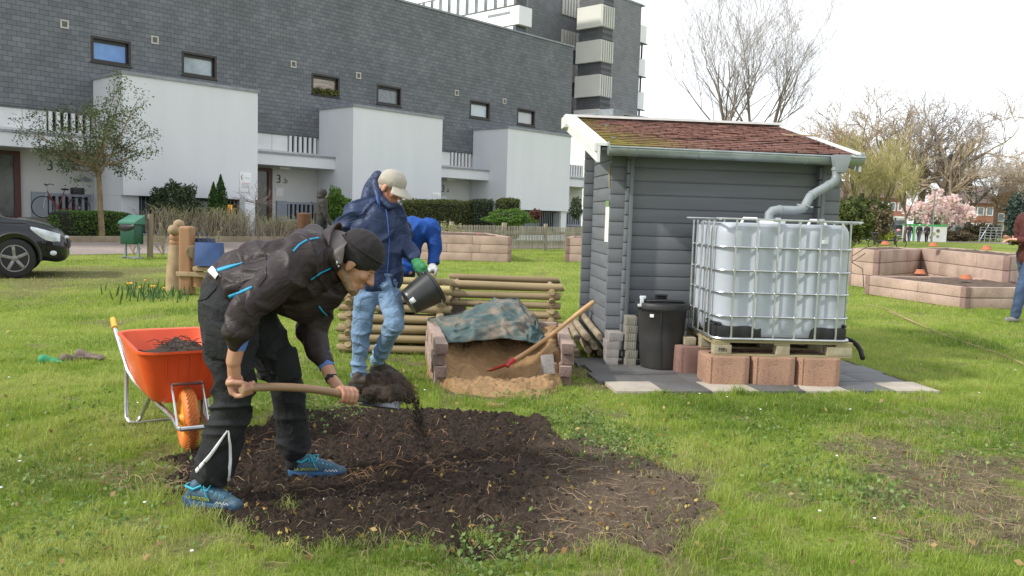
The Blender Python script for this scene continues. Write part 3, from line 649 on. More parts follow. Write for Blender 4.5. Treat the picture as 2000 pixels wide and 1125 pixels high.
mb = MB(); mb.tube([pp[7]+Vector((.05*math.cos(a), .05*math.sin(a), -.01*math.cos(a))) for a in np.linspace(0, 2*PI, 18)[:-1]], .006, 6, closed=True); mb.cyl(pp[7]+V(-.08, 0, .01), pp[7]+V(-.05, 0, .005), .009); mb.cyl(pp[7]+V(.05, 0, -.01), pp[7]+V(.075, 0, -.012), .009); mb.build('pipe_clamp', M_chrome, sp_)
# window box at right side
mb = MB(); mb.bx(W+.01, W+.38, .9, 1.0, 1.72, 1.745); mb.bx(W+.0, W+.14, .92, .98, .6, 1.72); mb.build('side_shelf', M_plank2, shed)
shed.location = SHO; shed.rotation_euler = (0, 0, SF)
ps = thing('wall_poster', 'narrow green and white poster on the left corner of the shed wall', 'poster', tuple(SHO), SF)
M_paper = mat('poster_paper', (.75, .76, .73), (.66, .68, .65), 3, .6, 0); M_pgreen = mat('poster_green', (.08, .32, .10), (.30, .24, .12), 14, .6, 0)
mb = MB(); mb.bx(-.006, -.002, .015, .20, 1.2, 1.56); ob = mb.mesh('poster_sheet', False); o_ = bpy.data.objects.new('poster_sheet', ob); COL.objects.link(o_); ob.materials.append(M_paper); o_.parent = ps
mb = MB(); mb.bx(-.009, -.0065, .015, .20, 1.56, 1.62); ob = mb.mesh('poster_band', False); o2 = bpy.data.objects.new('poster_band', ob); COL.objects.link(o2); ob.materials.append(M_pgreen); o2.parent = ps
mb = MB(); mb.tube([(-.008, .03, 1.75), (-.008, .05, 1.9), (-.008, .03, 1.98)], .012, 6); ob = mb.mesh('poster_figure'); o3 = bpy.data.objects.new('poster_figure', ob); COL.objects.link(o3); ob.materials.append(mat('poster_brown', (.35, .28, .2), (.2, .16, .1), 9, .6, 0)); o3.parent = ps
mb = MB(); 
tb = mb.tube([SHW(2.05, .75, 2.43), SHW(2.1, .66, 2.41), SHW(2.2, .62, 2.41), SHW(2.33, .55, 2.40), SHW(2.4, .5, 2.41)], [.008, .010, .009, .008, .005], 6)
mb.tube([SHW(2.1, .66, 2.41), SHW(2.12, .6, 2.395)], .005, 5)
tag(mb.build('roof_twig', M_wood), 'dry forked twig lying on the shed roof', 'twig')
# ================================================ water tank in its cage
IA = math.radians(3); IO = V(1.80, 7.25, 0)
ibc = thing('water_tank', 'translucent white plastic water tank in a galvanised wire cage on a pallet', 'tank')
M_tank = mat('milky_tank_plastic', (.44, .475, .53), (.385, .42, .47), 1.6, .38, .06, 12, .01, detail=8)
_n = M_tank.node_tree; _b = _n.nodes['Principled BSDF']; _b.inputs['Subsurface Weight'].default_value = .0
vec = coords(_n, 'Object', (1, 1, .35)); tn = nodenoise(_n, vec, 7, 8, .7); rr = ramp(_n, [(.62, (0, 0, 0)), (.74, (1, 1, 1))]); _n.links.new(tn.outputs['Fac'], rr.inputs['Fac'])
src = _b.inputs['Base Color'].links[0].from_socket; mm = _n.nodes.new('ShaderNodeMixRGB'); mm.inputs[2].default_value = (.36, .33, .28, 1)
m5 = _n.nodes.new('ShaderNodeMath'); m5.operation = 'MULTIPLY'; m5.inputs[1].default_value = .55; _n.links.new(rr.outputs[0], m5.inputs[0]); _n.links.new(m5.outputs[0], mm.inputs[0]); _n.links.new(src, mm.inputs[1]); _n.links.new(mm.outputs[0], _b.inputs['Base Color'])
IW, ID = 1.22, .95
def tank_fn(z):                       # rounded rectangle ring at height z with vertical flutes
    t = (z-.43)/(1.45-.43); k = 1-.06*max(0, (.12-t)/.12)**2-.07*max(0, (t-.90)/.10)**2
    pts = []; hw, hd, r = (IW/2-.014)*k, (ID/2-.016)*k, .13
    def seg(ax, ay, bx_, by_, nn, nf):
        for i in range(nn):
            q = i/nn; x = ax+(bx_-ax)*q; y = ay+(by_-ay)*q; dd = .017*(math.cos(q*2*PI*nf)-.2)*min(1, 6*q, 6*(1-q)) if .06 < t < .96 else 0
            nx, ny = (by_-ay), -(bx_-ax); L_ = math.hypot(nx, ny); pts.append((x+nx/L_*dd, y+ny/L_*dd))
    def arc(cx, cy, a0):
        for i in range(8): a = a0+PI/2*i/8; pts.append((cx+r*math.cos(a), cy+r*math.sin(a)))
    seg(-hw+r, -hd, hw-r, -hd, 60, 4); arc(hw-r, -hd+r, -PI/2); seg(hw, -hd+r, hw, hd-r, 40, 3); arc(hw-r, hd-r, 0)
    seg(hw-r, hd, -hw+r, hd, 60, 4); arc(-hw+r, hd-r, PI/2); seg(-hw, hd-r, -hw, -hd+r, 40, 3); arc(-hw+r, -hd+r, PI)
    return [(IW/2+x, ID/2+y, z) for x, y in pts]
zs = [.43, .435, .45, .47, .52]+list(np.linspace(.6, 1.30, 16))+[1.34, 1.38, 1.41, 1.43, 1.44]
rings = [tank_fn(z) for z in zs]; NN = len(rings[0]); mb = MB(); vs = [p for r_ in rings for p in r_]
fs = [(i*NN+k, i*NN+(k+1) % NN, (i+1)*NN+(k+1) % NN, (i+1)*NN+k) for i in range(len(rings)-1) for k in range(NN)]
fs.append(tuple(range(NN-1, -1, -1))); fs.append(tuple((len(rings)-1)*NN+k for k in range(NN))); mb.add(vs, fs)
bot = mb.build('bottle', M_tank, ibc, ang=70)
mb = MB(); mb.cyl((IW/2, ID*.45, 1.435), (IW/2, ID*.45, 1.475), .12, .12, 24); mb.build('lid', M_white_paint, bot, bevel=.008)
for x_ in (.28, .9): mb = MB(); mb.tube([(x_, .3, 1.43), (x_+.02, .3, 1.478), (x_+.14, .3, 1.478), (x_+.17, .3, 1.43)], .014, 8); mb.build('carry_loop', M_white_paint, bot)
# cage
def ringz(z, r=.0095, o=.0, rc=.12):
    pts = []
    for (cx, cy, a0) in ((IW-rc+o, rc-o, -PI/2), (IW-rc+o, ID-rc+o, 0), (rc-o, ID-rc+o, PI/2), (rc-o, rc-o, PI)):
        for i in range(7): a = a0+PI/2*i/6; pts.append((cx+rc*math.cos(a), cy+rc*math.sin(a), z))
    return MB().tube(pts, r, 8, closed=True)
cage = None
for z in (.615, .825, 1.02, 1.225):
    ringz(z).build('cage_ring', M_chrome, ibc)
vx = [.14+k*(IW-.28)/5*1.0 for k in range(6)]; vy = [.15, .30, .5, .68, .82]
for (x, y) in [(x, -.013) for x in vx]+[(x, ID+.013) for x in vx]+[(-.013, y) for y in vy]+[(IW+.013, y) for y in vy]:
    mb = MB(); dx, dy = (.012, 0) if y < 0 or y > ID else (0, .012)
    mb.tube([(x, y, .415), (x, y, .50), (x, y, 1.38), (x+(0 if dx else math.copysign(.0, x)), y, 1.465)], [.010, .0095, .0095, .010], 8)
    mb.build('cage_upright', M_chrome, ibc)
ringz(.418, .013, .012).build('cage_base', M_chrome, ibc)
for (p, q) in (((-.05, -.012, 1.472), (IW+.04, -.012, 1.470)), ((-.05, ID+.012, 1.472), (IW+.05, ID+.012, 1.47)), ((-.012, -.03, 1.462), (-.012, ID+.05, 1.462)), ((IW+.012, -.03, 1.462), (IW+.012, ID+.05, 1.462))):
    mb = MB(); mb.beam(p, q, .024, .016, (0, 0, 1)); mb.build('top_rail', M_chrome, ibc, bevel=.003)
for xx in (.47, .86): mb = MB(); mb.bx(xx, xx+.05, -.03, .02, 1.455, 1.492); mb.build('rail_clamp', M_chrome, ibc, bevel=.004)
# black corner shoes
def shoe(x0, x1, y0, y1):
    mb = MB(); mb.bx(x0, x1, y0, y1, .422, .53); mb.bx(x0, x0+.03, y0, y1, .53, .56); mb.bx(x1-.03, x1, y0, y1, .53, .56); return mb
for a_ in ((.03, .42, .012, .18), (IW-.36, IW-.03, .012, .18), (.008, .2, .06, .36)): shoe(*a_).build('corner_shoe', M_black, ibc, bevel=.015)
mb = MB(); mb.box((.935, .014, 1.29), (.07, .004, .035), rz=0); mb.build('sticker', M_white_paint, bot, bevel=.001)
rust = mat('rust_stain', (.16, .09, .04), (.3, .26, .2), 60, .8, 0, lo=.45, hi=.55)
# pallet
M_pal = mat('pallet_wood', (.36, .33, .18), (.24, .19, .10), 5, .85, .4, 30, .005, stretch=(.15, 1, 1)); M_pblk = mat('pallet_block', (.40, .36, .25), (.27, .23, .15), 12, .85, .4, 40, .004)
pal = thing('pallet', 'weathered wooden pallet stamped MRi under the caged water tank', 'pallet')
for k in range(7): mb = MB(); y0 = .0+k*.14; mb.bx(0, IW+.03, y0, y0+.095, .382, .402); mb.build('deck_board', M_pal, pal, bevel=.002)
for y0 in (0, .42, .85): mb = MB(); mb.bx(0, IW+.03, y0, y0+.1, .262, .28); mb.build('base_board', M_pal, pal, bevel=.002)
for x0 in (0, .54, 1.1): mb = MB(); mb.bx(x0, x0+.14, 0, .95, .362, .381); mb.build('stringer', M_pal, pal, bevel=.002)
for x0, wx in ((.0, .155), (.56, .12), (1.02, .225)):
    for y0 in (0.002, .42, .85):
        mb = MB(); mb.bx(x0, x0+wx, y0-.004, y0+.1, .281, .361); bb = mb.build('block', M_pblk, pal, bevel=.003)
        if x0 == 0 and y0 < .1: text('stamp', 'MRi', .05, Matrix.Translation((.035, -.004, .302)) @ UPX, M_ink, bb, .0015)
for r_ in (ibc, pal): r_.location = IO; r_.rotation_euler = (0, 0, IA)
# round-fronted concrete planting rings
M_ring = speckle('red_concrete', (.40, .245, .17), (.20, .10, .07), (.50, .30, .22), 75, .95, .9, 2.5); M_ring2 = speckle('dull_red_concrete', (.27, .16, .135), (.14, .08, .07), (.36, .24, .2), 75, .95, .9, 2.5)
def ringblock(x, y, mm, rz=0, lab='', h=.252):
    t_ = thing('planting_ring', lab, 'concrete block', (0, 0, 0), 0, 'reddish concrete rings under the pallet')
    poly = []; 
    for i in range(72):
        a = 2*PI*i/72; c, s = math.cos(a), math.sin(a); e = 2/5.5
        px_, py_ = .2*math.copysign(abs(c)**e, c), .19*math.copysign(abs(s)**e, s)
        g_ = 1-.055*sum(math.exp(-((a-q+PI) % (2*PI)-PI)**2/.0018) for q in (PI*1.33, PI*1.5+.12, PI*1.68, PI*.9, PI*1.1)); poly.append((px_*g_, py_*g_))
    inner = [(.13*math.cos(2*PI*i/72), .13*math.sin(2*PI*i/72)) for i in range(72)]
    mb = MB(); prof = [(0, .985), (.01, 1), (h-.014, 1), (h-.004, .985), (h, .965)]
    vs = [(px_*k, py_*k, z) for z, k in prof for px_, py_ in poly]+[(px_, py_, h) for px_, py_ in inner]+[(px_, py_, 0) for px_, py_ in inner]
    fs = [(i*72+k, i*72+(k+1) % 72, (i+1)*72+(k+1) % 72, (i+1)*72+k) for i in range(6) for k in range(72)]
    mb.add(vs, fs); mb.build('ring_body', mm, t_, ang=45)
    c, s = math.cos(IA), math.sin(IA); t_.location = (IO.x+x*c-y*s, IO.y+x*s+y*c, .012); t_.rotation_euler = (0, 0, IA+rz); return t_
ringblock(.125, .12, M_ring, 0, 'front left reddish concrete ring under the stamped pallet corner')
ringblock(.535, .12, M_ring, 0, 'front middle reddish concrete ring under the pallet')
ringblock(.945, .12, M_ring, 0, 'front right reddish concrete ring under the pallet near the black hose')
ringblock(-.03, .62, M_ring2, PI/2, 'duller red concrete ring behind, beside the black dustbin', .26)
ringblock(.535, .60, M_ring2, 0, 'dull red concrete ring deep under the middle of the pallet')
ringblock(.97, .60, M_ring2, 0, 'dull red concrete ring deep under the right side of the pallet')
mb = MB(); mb.bx(-.16, -.05, .50, .64, .275, .345); tag(mb.build('wood_offcut', M_pblk, None, bevel=.004), 'small square wood offcut wedged on the rear concrete ring beside the bin', 'wood block').location = (IO.x, IO.y, 0)
hs = [P(1655, 665, 7.9), P(1668, 668, 7.75), P(1680, 680, 7.6), P(1688, 697, 7.5)]
mb = MB(); mb.tube([P(1640, 663, 8.1), P(1652, 662, 7.95), P(1664, 666, 7.8), P(1674, 674, 7.7), P(1681, 685, 7.6), P(1685, 700, 7.5)], .022, 12); tag(mb.build('drain_hose', M_rubber), 'short black hose hanging out behind the right side of the water tank', 'hose')
# ================================================ dustbin
BC = G(1288, 727)+V(.03, .17, 0); bn = thing('dustbin', 'round black plastic dustbin with a clip-on lid and dusty sides', 'bin')
M_bin = mat('dusty_black_plastic', (.05, .047, .042), (.022, .022, .023), 3, .65, .5, 130, .003, lo=.3, hi=.7)
mb = MB(); mb.lathe([(.175, 0), (.185, .008), (.19, .02), (.215, .3), (.232, .56), (.238, .565), (.238, .585)], n=48); bo = mb.build('bin_body', M_bin, bn, ang=50)
mb = MB(); mb.lathe([(.240, .578), (.262, .58), (.264, .615), (.255, .632), (.235, .640), (.225, .632), (.2, .635), (.1, .648), (0.001, .65)], n=48); lo_ = mb.build('bin_lid', M_black, bn, ang=40)
mb = MB(); mb.tube([(-.19+.0, -.06, .638), (-.17, -.12, .652), (0, -.17, .662), (.17, -.12, .652), (.19, -.06, .638)], .014, 8); mb.tube([(-.19, .03, .638), (-.1, -.05, .65), (0.1, -.05, .65), (.19, .03, .638)], .010, 8); mb.build('lid_rib', M_black, lo_)
mb = MB(); mb.bx(-.06, .06, .10, .125, .64, .70); mb.bx(-.06, .06, .06, .10, .685, .70); mb.build('lid_handle', M_black, lo_, bevel=.008)
mb = MB(); mb.bx(-.235, -.20, -.13, -.10, .60, .69); mb.bx(-.255, -.19, -.14, -.09, .595, .62); mb.bx(-.24, -.18, -.125, -.105, .67, .70); mb.build('lid_clip', mat('pale_clip', (.62, .64, .66), (.5, .52, .55), 8, .4, 0), lo_, bevel=.006)
mb = MB(); mb.tube([(.0-.05, -.215+.012, .02), (-.05, -.235, .56)], .004, 6); mb.build('mould_seam', M_bin, bo)
mb = MB(); mb.box((-.13, -.196, .52), (.04, .006, .03), rz=-.55); mb.build('tag', M_white_paint, bo, bevel=.002)
bn.location = (BC.x, BC.y, .02)
# ================================================ stacked pavers
M_pav1 = speckle('grey_paver', (.30, .28, .27), (.2, .18, .17), (.38, .36, .34), 70, .9, .4, 6); M_pav2 = speckle('green_grey_paver', (.25, .24, .20), (.16, .15, .12), (.33, .32, .28), 70, .9, .5, 6)
def paver(c, d, rz, mm, lab, grp, ribs=0):
    t_ = MB(); t_.box((0, 0, d[2]/2), d)
    if ribs:
        for k in range(ribs): t_.bx(-d[0]/2+.012+k*(d[0]-.024)/ribs+.003, -d[0]/2+.012+(k+1)*(d[0]-.024)/ribs-.003, -d[1]/2-.003, -d[1]/2, .006, d[2]-.006)
    o_ = t_.build('paving_block', mm, None, bevel=.004); o_.location = c; o_.rotation_euler = (0, 0, rz); tag(o_, lab, 'paving block', grp); return o_
pc = G(1190, 716)+V(.02, .1, 0); nm = ['lowest', 'second from the bottom', 'third from the bottom', 'top and shifted']
for k in range(4): paver((pc.x+(.025 if k == 3 else random.uniform(-.004, .004)), pc.y, .01+k*.0815*(1.0)), (.125 if k < 3 else .14, .2, .080), .04*k, M_pav1, '%s grey block of the shorter stack by the shed corner' % nm[k], 'shorter stack of grey blocks')
pc = G(1231, 718)+V(.0, .1, 0); nm = ['lowest', 'second', 'third', 'fourth', 'fifth', 'topmost']
for k in range(6): paver((pc.x+random.uniform(-.008, .006), pc.y, .01+k*.081), (.112, .2, .080), random.uniform(-.05, .05), M_pav2, '%s ribbed block from the ground in the taller stack beside the bin' % nm[k], 'taller stack of ribbed blocks', 4)
# ================================================ log composters
M_log = mat('pressure_treated_log', (.37, .285, .155), (.21, .155, .085), 3, .8, .35, 40, .004, stretch=(.18, 1, 1)); M_log2 = mat('fresh_log', (.50, .42, .20), (.36, .28, .12), 5, .75, .25, 40, .003, stretch=(.18, 1, 1))
M_end = mat('log_end_grain', (.30, .21, .12), (.16, .11, .065), 12, .9, .3, 60); M_bark2 = mat('old_log', (.33, .27, .18), (.17, .135, .09), 6, .9, .5, 30, .006)
def logmesh(mb, p0, p1, r, n=14, half=False):
    p0, p1 = Vector(p0), Vector(p1); m_ = 6; pts = []; rs = []
    for i in range(m_+1): t = i/m_; pts.append(p0.lerp(p1, t)+Vector((0, 0, .004*math.sin(3*t+p0.z*40)))); rs.append(r*(1+.04*noise.noise(Vector((t*3, p0.z*9, p0.x)))))
    pts = [p0]+pts+[p1]; rs = [r*.9]+rs+[r*.9]; pts[0] = p0-(p1-p0).normalized()*.006; pts[-1] = p1+(p1-p0).normalized()*.006
    mb.cur = 0; mb.tube(pts, rs, n, caps=False)
    e0, e1 = len(mb.v)-n*len(pts), len(mb.v)-n; mb.f += [tuple(e0+k for k in range(n-1, -1, -1)), tuple(e1+k for k in range(n))]; mb.mi += [1, 1]; return mb
def composter(name, label, x0, x1, y0, y1, rows, dz, r, z0, rz, fresh=()):
    t = thing(name, label, 'composter'); 
    for k in range(rows):
        z = z0+k*dz; mm = M_log2 if k in fresh else M_log
        for yy in (y0, y1): 
            sh = random.uniform(-.012, .012); mb = logmesh(MB(), (x0+sh, yy, z), (x1+sh, yy, z), r*random.uniform(.94, 1.05)); mb.build('log', [mm, M_end], t, ang=50)
        for xx in ((x0+.10, x1-.10) if k < rows-1 else ()):
            mb = logmesh(MB(), (xx, y0-.06, z+dz/2), (xx, y1+.06, z+dz/2), r*.9); mb.build('cross_log', [mm, M_end], t, ang=50)
    t.rotation_euler = (0, 0, rz); return t
A_ = G(640, 696); cl = composter('log_composter', 'nearer log composter stacked of round timber behind the two men', 0, 1.12, 0, .95, 7, .104, .043, .05, 0, (6,)); cl.location = (A_.x+.06, 8.35, 0); cl.rotation_euler = (0, 0, math.radians(1.5))
mb = MB(); mb.grid(lambda a, b_: (-1.5+1.0*a, 8.45+.8*b_, .34+.12*float(fbm(a*1, b_, 4, 4))), 20, 20); tag(mb.build('compost', mat('dark_compost', (.07, .05, .035), (.03, .022, .016), 20, .95, .8, 60, .01)), kind='stuff')
tr = composter('log_composter', 'farther log composter with open gaps behind the tarp beside the shed', 0, 1.32, 0, 1.0, 7, .104, .041, .05, 0, ()); q_ = P(862, 545, 9.1); tr.location = (q_.x, 9.05, .0); tr.rotation_euler = (0, 0, math.radians(-1))
# ================================================ concrete-block sand bay
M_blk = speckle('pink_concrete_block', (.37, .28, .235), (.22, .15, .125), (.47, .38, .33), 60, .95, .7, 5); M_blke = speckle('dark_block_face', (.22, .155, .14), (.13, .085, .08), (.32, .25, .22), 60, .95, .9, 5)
def blkwall(p0, p1, courses, h, w, lab, L_=.42):
    p0, p1 = Vector(p0), Vector(p1); d = (p1-p0); Lt = d.length; d.normalize(); a = math.atan2(d.y, d.x)
    t = thing('block_wall', lab, 'wall', tuple(p0), a)
    for c in range(courses):
        x = -(.02 if c % 2 else -.02); e = Lt+random.uniform(-.02, .02)
        st = x
        while st < e-.05:
            L2 = min(L_*(.5 if (c % 2 and st == x) else 1), e-st); mb = MB(); yo = random.uniform(-.012, .012)
            mb.cur = 0; mb.box((st+L2/2, yo, c*h+h/2), (L2-.005, w, h-.006)); mb.mi[1*0:] = mb.mi; me = mb.mesh('block', True, .012)
            for p in me.polygons:
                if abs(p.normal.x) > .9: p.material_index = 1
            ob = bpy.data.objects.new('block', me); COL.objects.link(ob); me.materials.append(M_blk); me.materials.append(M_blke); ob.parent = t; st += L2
    return t
pL = G(858, 757); pLb = V(-.80, 8.28, 0)
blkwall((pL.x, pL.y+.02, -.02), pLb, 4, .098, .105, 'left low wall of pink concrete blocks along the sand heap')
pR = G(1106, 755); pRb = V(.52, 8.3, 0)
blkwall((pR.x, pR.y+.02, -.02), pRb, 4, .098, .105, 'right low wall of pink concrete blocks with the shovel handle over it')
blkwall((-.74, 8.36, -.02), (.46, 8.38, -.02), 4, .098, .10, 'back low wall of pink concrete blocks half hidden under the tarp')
def sand_h(x, y):
    u = (x+.1)/.52; f = sstep(6.45, 6.9, y)*.07+sstep(6.9, 7.9, y)*.20
    hol = np.exp(-(((x+.02)/.30)**2+((y-7.35)/.36)**2)**2)
    f = f+.09*sstep(.6, 1.0, np.abs(u))*sstep(6.7, 7.3, y) - .13*hol
    n = fbm(x, y, 7, 5)-.5; n2 = np.abs(fbm(x+9, y, 18, 4)-.5)
    return np.maximum(f, -.01)+(n*.07+n2*.06)*sstep(6.45, 6.75, y)
M_sand = speckle('damp_sand', (.32, .20, .095), (.19, .115, .05), (.42, .28, .15), 160, .95, .6, 4)
gx = np.linspace(-.78, .56, 150); gy = np.linspace(6.35, 8.3, 190); SX, SY = np.meshgrid(gx, gy); SZ = sand_h(SX, SY)
pd = polydist(SX, SY, SANDP)+(fbm(SX, SY, 6, 4)-.5)*.3; SZ = SZ - .4*sstep(.10, -.12, pd)
ii = np.arange(SX.size).reshape(SX.shape); FF = np.stack([ii[:-1, :-1], ii[:-1, 1:], ii[1:, 1:], ii[1:, :-1]], -1).reshape(-1, 4)
tag(np_mesh('sand', np.stack([SX, SY, SZ], -1), FF, M_sand, smooth=True), kind='structure')
q = G(958, 792); mb = MB(); mb.grid(lambda a, b_: (q.x+.11*b_*math.cos(2*PI*a)*(1+.25*math.sin(a*19)), q.y+.09*b_*math.sin(2*PI*a)*(1+.25*math.sin(a*31)), .016*(1-b_*b_)+.002+.004*noise.noise(V(a*9, b_*9, 1))-.01*(b_ > .95)), 40, 10); tag(mb.build('spilled_sand', M_sand), kind='stuff')
# tarp over the back of the heap
m, n, b, l = pr('muddy_teal_tarp'); M_tarp = m; vec = coords(n); t1 = nodenoise(n, vec, 4.5, 9, .72); t2 = nodenoise(n, vec, 40, 4)
r = ramp(n, [(.30, (.020, .052, .055)), (.44, (.045, .088, .088)), (.51, (.085, .105, .095)), (.58, (.17, .135, .10)), (.70, (.23, .175, .125))]); l.new(t1.outputs['Fac'], r.inputs['Fac']); l.new(r.outputs[0], b.inputs['Base Color']); b.inputs['Roughness'].default_value = .6; addbump(n, b, t2.outputs['Fac'], .3, .006)
TB = [(838, 632, 8.25), (848, 650, 7.8), (871, 671, 7.3), (920, 667, 7.35), (985, 662, 7.5), (1030, 668, 7.5), (1050, 672, 7.5), (1066, 662, 7.6)]
TTp = [(836, 627, 8.3), (860, 620, 8.35), (905, 612, 8.35), (933, 596, 8.4), (965, 585, 8.4), (1010, 590, 8.4), (1040, 610, 8.4), (1056, 640, 8.35)]
def lerpP(A, q):
    q *= len(A)-1; i = min(int(q), len(A)-2); f = q-i; f = f*f*(3-2*f)*.5+f*.5; a, b_ = A[i], A[i+1]; return P(*(a[k]+(b_[k]-a[k])*f for k in range(3)))
def tarp(a, v):
    lo_, hi = lerpP(TB, a), lerpP(TTp, a); p = lo_.lerp(hi, v); bul = math.sin(PI*min(1, v*1.02)); p += V(0, -.16*bul*(.4+.6*math.sin(PI*a)), .05*bul*math.sin(PI*a))
    q = V(a*6, v*4, 1); f = (1-abs(noise.noise(q*1.1))*2.4)*.035+(1-abs(noise.noise(V(a*9+v*5, v*4-a*6, 7)))*2.6)*.028+noise.noise(q*4)*.016
    p += V(.2*f, -.8*f, f*.6)*min(1, 5*v+.3)*min(1, 4*(1-a)+.4)
    if v > .999: p += V(0, .02, 0)
    return p
mb = MB(); mb.grid(tarp, 90, 50); mb.grid(lambda a, v: tarp(a, 1)+V(0, .35*v, -.32*v*v-.06*v+.012*math.sin(a*30)), 60, 8)
to = mb.build('tarp', M_tarp, None, ang=80); tag(to, 'muddy teal tarpaulin slumped over the back of the sand heap', 'tarp'); sm = to.modifiers.new('s', 'SOLIDIFY'); sm.thickness = .006
mb = MB(); mb.tube([tarp(0, v)+V(0, 0, .006) for v in np.linspace(0, 1, 10)], .007, 6)
mb.tube([tarp(.84+.05*math.sin(v*3), .25+v*.45)+V(0, -.014, .006) for v in np.linspace(0, 1, 16)], .008, 6); mb.build('tarp_hem', M_tarp, to)
# shovel in the sand
M_handle = mat('ash_handle', (.47, .28, .13), (.34, .19, .08), 6, .45, .1, 40, .002, stretch=(1, 1, .2)); M_redp = mat('red_painted_steel', (.55, .03, .03), (.35, .03, .025), 12, .4, .1, 60)
sv = thing('shovel', 'shovel with a long wooden handle and red blade leaning across the sand bay', 'shovel')
h0 = P(1000, 705, 7.20); h1 = P(1160, 589, 7.28); mb = MB(); pts = [h0.lerp(h1, t)+V(0, 0, -.035*math.sin(PI*t)*(1-t)*1.2) for t in np.linspace(0, 1, 14)]; mb.tube(pts, [.018]+[.019]*10+[.021, .022, .018], 14); mb.build('handle', M_handle, sv)
sb = P(978, 722, 7.12); mb = MB(); mb.tube([h0+(h1-h0).normalized()*.03, h0-(h1-h0).normalized()*.02, P(990, 716, 7.17)], [.024, .024, .018], 12); mb.build('socket', M_redp, sv)
def blade(a, v): p0 = P(992, 714, 7.2); q = p0+V(-.15*v, -.06*v, -.045*v)+V(.04, .11, .0)*(a-.5)*2*(.85+.15*math.sin(PI*v)); q.z += .02*abs(a-.5)*2*1.2; return q
mb = MB(); mb.grid(blade, 8, 8); o_ = mb.build('blade', M_redp, sv); o_.modifiers.new('s', 'SOLIDIFY').thickness = .004
# lone block standing in the sand
mb = MB(); mb.box((0, 0, .08), (.10, .07, .17)); o_ = mb.build('paving_block', M_pav1, None, bevel=.005); q_ = P(1072, 720, 7.0); o_.location = (q_.x, 7.0, .10); o_.rotation_euler = (-.3, -.06, .2); tag(o_, 'single pale grey block leaning on the right end of the sand', 'paving block')
# ================================================ loose log pile
LG = [((1146, 659), (1119, 622), .039, .9), ((1172, 658), (1137, 614), .036, .95), ((1161, 677), (1140, 650), .037, .8), ((1127, 660), (1112, 630), .035, .7), ((1127, 690), (1118, 668), .036, .6), ((1149, 684), (1138, 665), .038, .7), ((1172, 690), (1160, 672), .036, .7)]
dl = ['upper left log of the loose pile by the shed', 'topmost log of the loose pile, leaning on the shed corner', 'middle right log of the loose pile by the shed', 'log with a broken end at the far left of the loose pile', 'lowest left log of the loose pile by the shed', 'lowest middle log of the loose pile by the shed', 'lowest right log of the loose pile, next to the grey blocks']
for i, (a, b_, r_, L_) in enumerate(LG):
    p0 = P(a[0], a[1], 8.3+.02*i); p1 = P(b_[0], b_[1], 8.3+.02*i+L_*.95); p0.z = max(p0.z, r_); p1.z = max(p1.z, r_+.01)
    tag(logmesh(MB(), p0, p1, r_).build('round_log', [M_bark2, M_end], None, ang=50), dl[i], 'log', 'loose log pile by the shed')
# ================================================ wheelbarrow
M_org = mat('orange_red_tray', (.80, .11, .028), (.70, .075, .02), 2.5, .38, .05, 30, .003, detail=8); M_tyre = mat('orange_tyre', (.72, .20, .03), (.55, .13, .02), 7, .6, .2, 60); M_yel = mat('yellow_plastic', (.85, .42, .03), (.75, .35, .02), 6, .4, .05)
wb = thing('wheelbarrow', 'orange-red wheelbarrow with an orange tyre and galvanised tube frame behind the digging man', 'wheelbarrow')
# local: +x towards the wheel, wheel centre at x=0
WR = .185
wh = MB(); prof = []
for i in range(17): a = -PI*.80+PI*1.6*i/16; prof.append((WR-.045+.045*math.cos(a), .043*math.sin(a)))
Rw = Matrix.Rotation(PI/2, 3, 'X'); wh.lathe(prof, (0, 0, WR), 40, Rw); wheel = wh.build('tyre', M_tyre, wb, ang=50)
wh = MB()
for i in range(40):
    for s_ in (-1, 1):
        a = 2*PI*i/40; pts = [Vector(((WR+.002)*math.cos(a+s_*j*.11), .012*j*s_*1.0, WR+(WR+.002)*math.sin(a+s_*j*.11)*1.0)) for j in range(0, 3)]
        wh.tube([p if j < 2 else Vector((p.x*.985, p.y, WR+(p.z-WR)*.985)) for j, p in enumerate(pts)], .0035, 4)
wh.build('tread', mat('tread_grime', (.42, .14, .03), (.25, .09, .03), 9, .8, 0), wheel)
wh = MB(); wh.lathe([(.13, -.028), (.115, -.03), (.10, -.012), (.05, -.010), (.03, -.045), (.014, -.046), (.014, .046), (.03, .045), (.05, .010), (.10, .012), (.115, .03), (.13, .028)], (0, 0, WR), 32, Rw); wh.build('rim', M_yel, wb)
wh = MB(); wh.cyl((0, -.09, WR), (0, .09, WR), .009); wh.build('axle', M_chrome, wb)
for s_ in (-1, 1):
    mb = MB(); mb.tube([(-1.20, s_*.29, .635), (-1.10, s_*.29, .595), (-1.03, s_*.285, .565), (-.75, s_*.245, .36), (-.66, s_*.22, .31), (-.30, s_*.135, .24), (0, s_*.082, .20), (.20, s_*.080, .185), (.225, s_*.07, .185)], .0145, 10); mb.build('frame_tube', M_chrome, wb)
    mb = MB(); mb.tube([(-1.22, s_*.29, .643), (-1.20, s_*.29, .635), (-1.10, s_*.29, .597), (-1.09, s_*.29, .594)], [.017, .0195, .0195, .022], 12); mb.build('grip', M_yel, wb)
    mb = MB(); mb.tube([(-.80, s_*.25, .39), (-.80, s_*.25, .34), (-.79, s_*.255, .10), (-.77, s_*.255, .04), (-.72, s_*.235, .015), (-.66, s_*.205, .03), (-.62, s_*.185, .08), (-.46, s_*.135, .27)], .0145, 10); mb.build('leg', M_chrome, wb)
    mb = MB(); mb.bx(-.78, -.62, s_*.25-.015, s_*.25+.015, -.0, .006); mb.build('foot_plate', M_chrome, wb)
mb = MB(); mb.tube([(.225, -.075, .185), (.225, .075, .185)], .0145, 10); mb.build('front_bumper', M_chrome, wb)
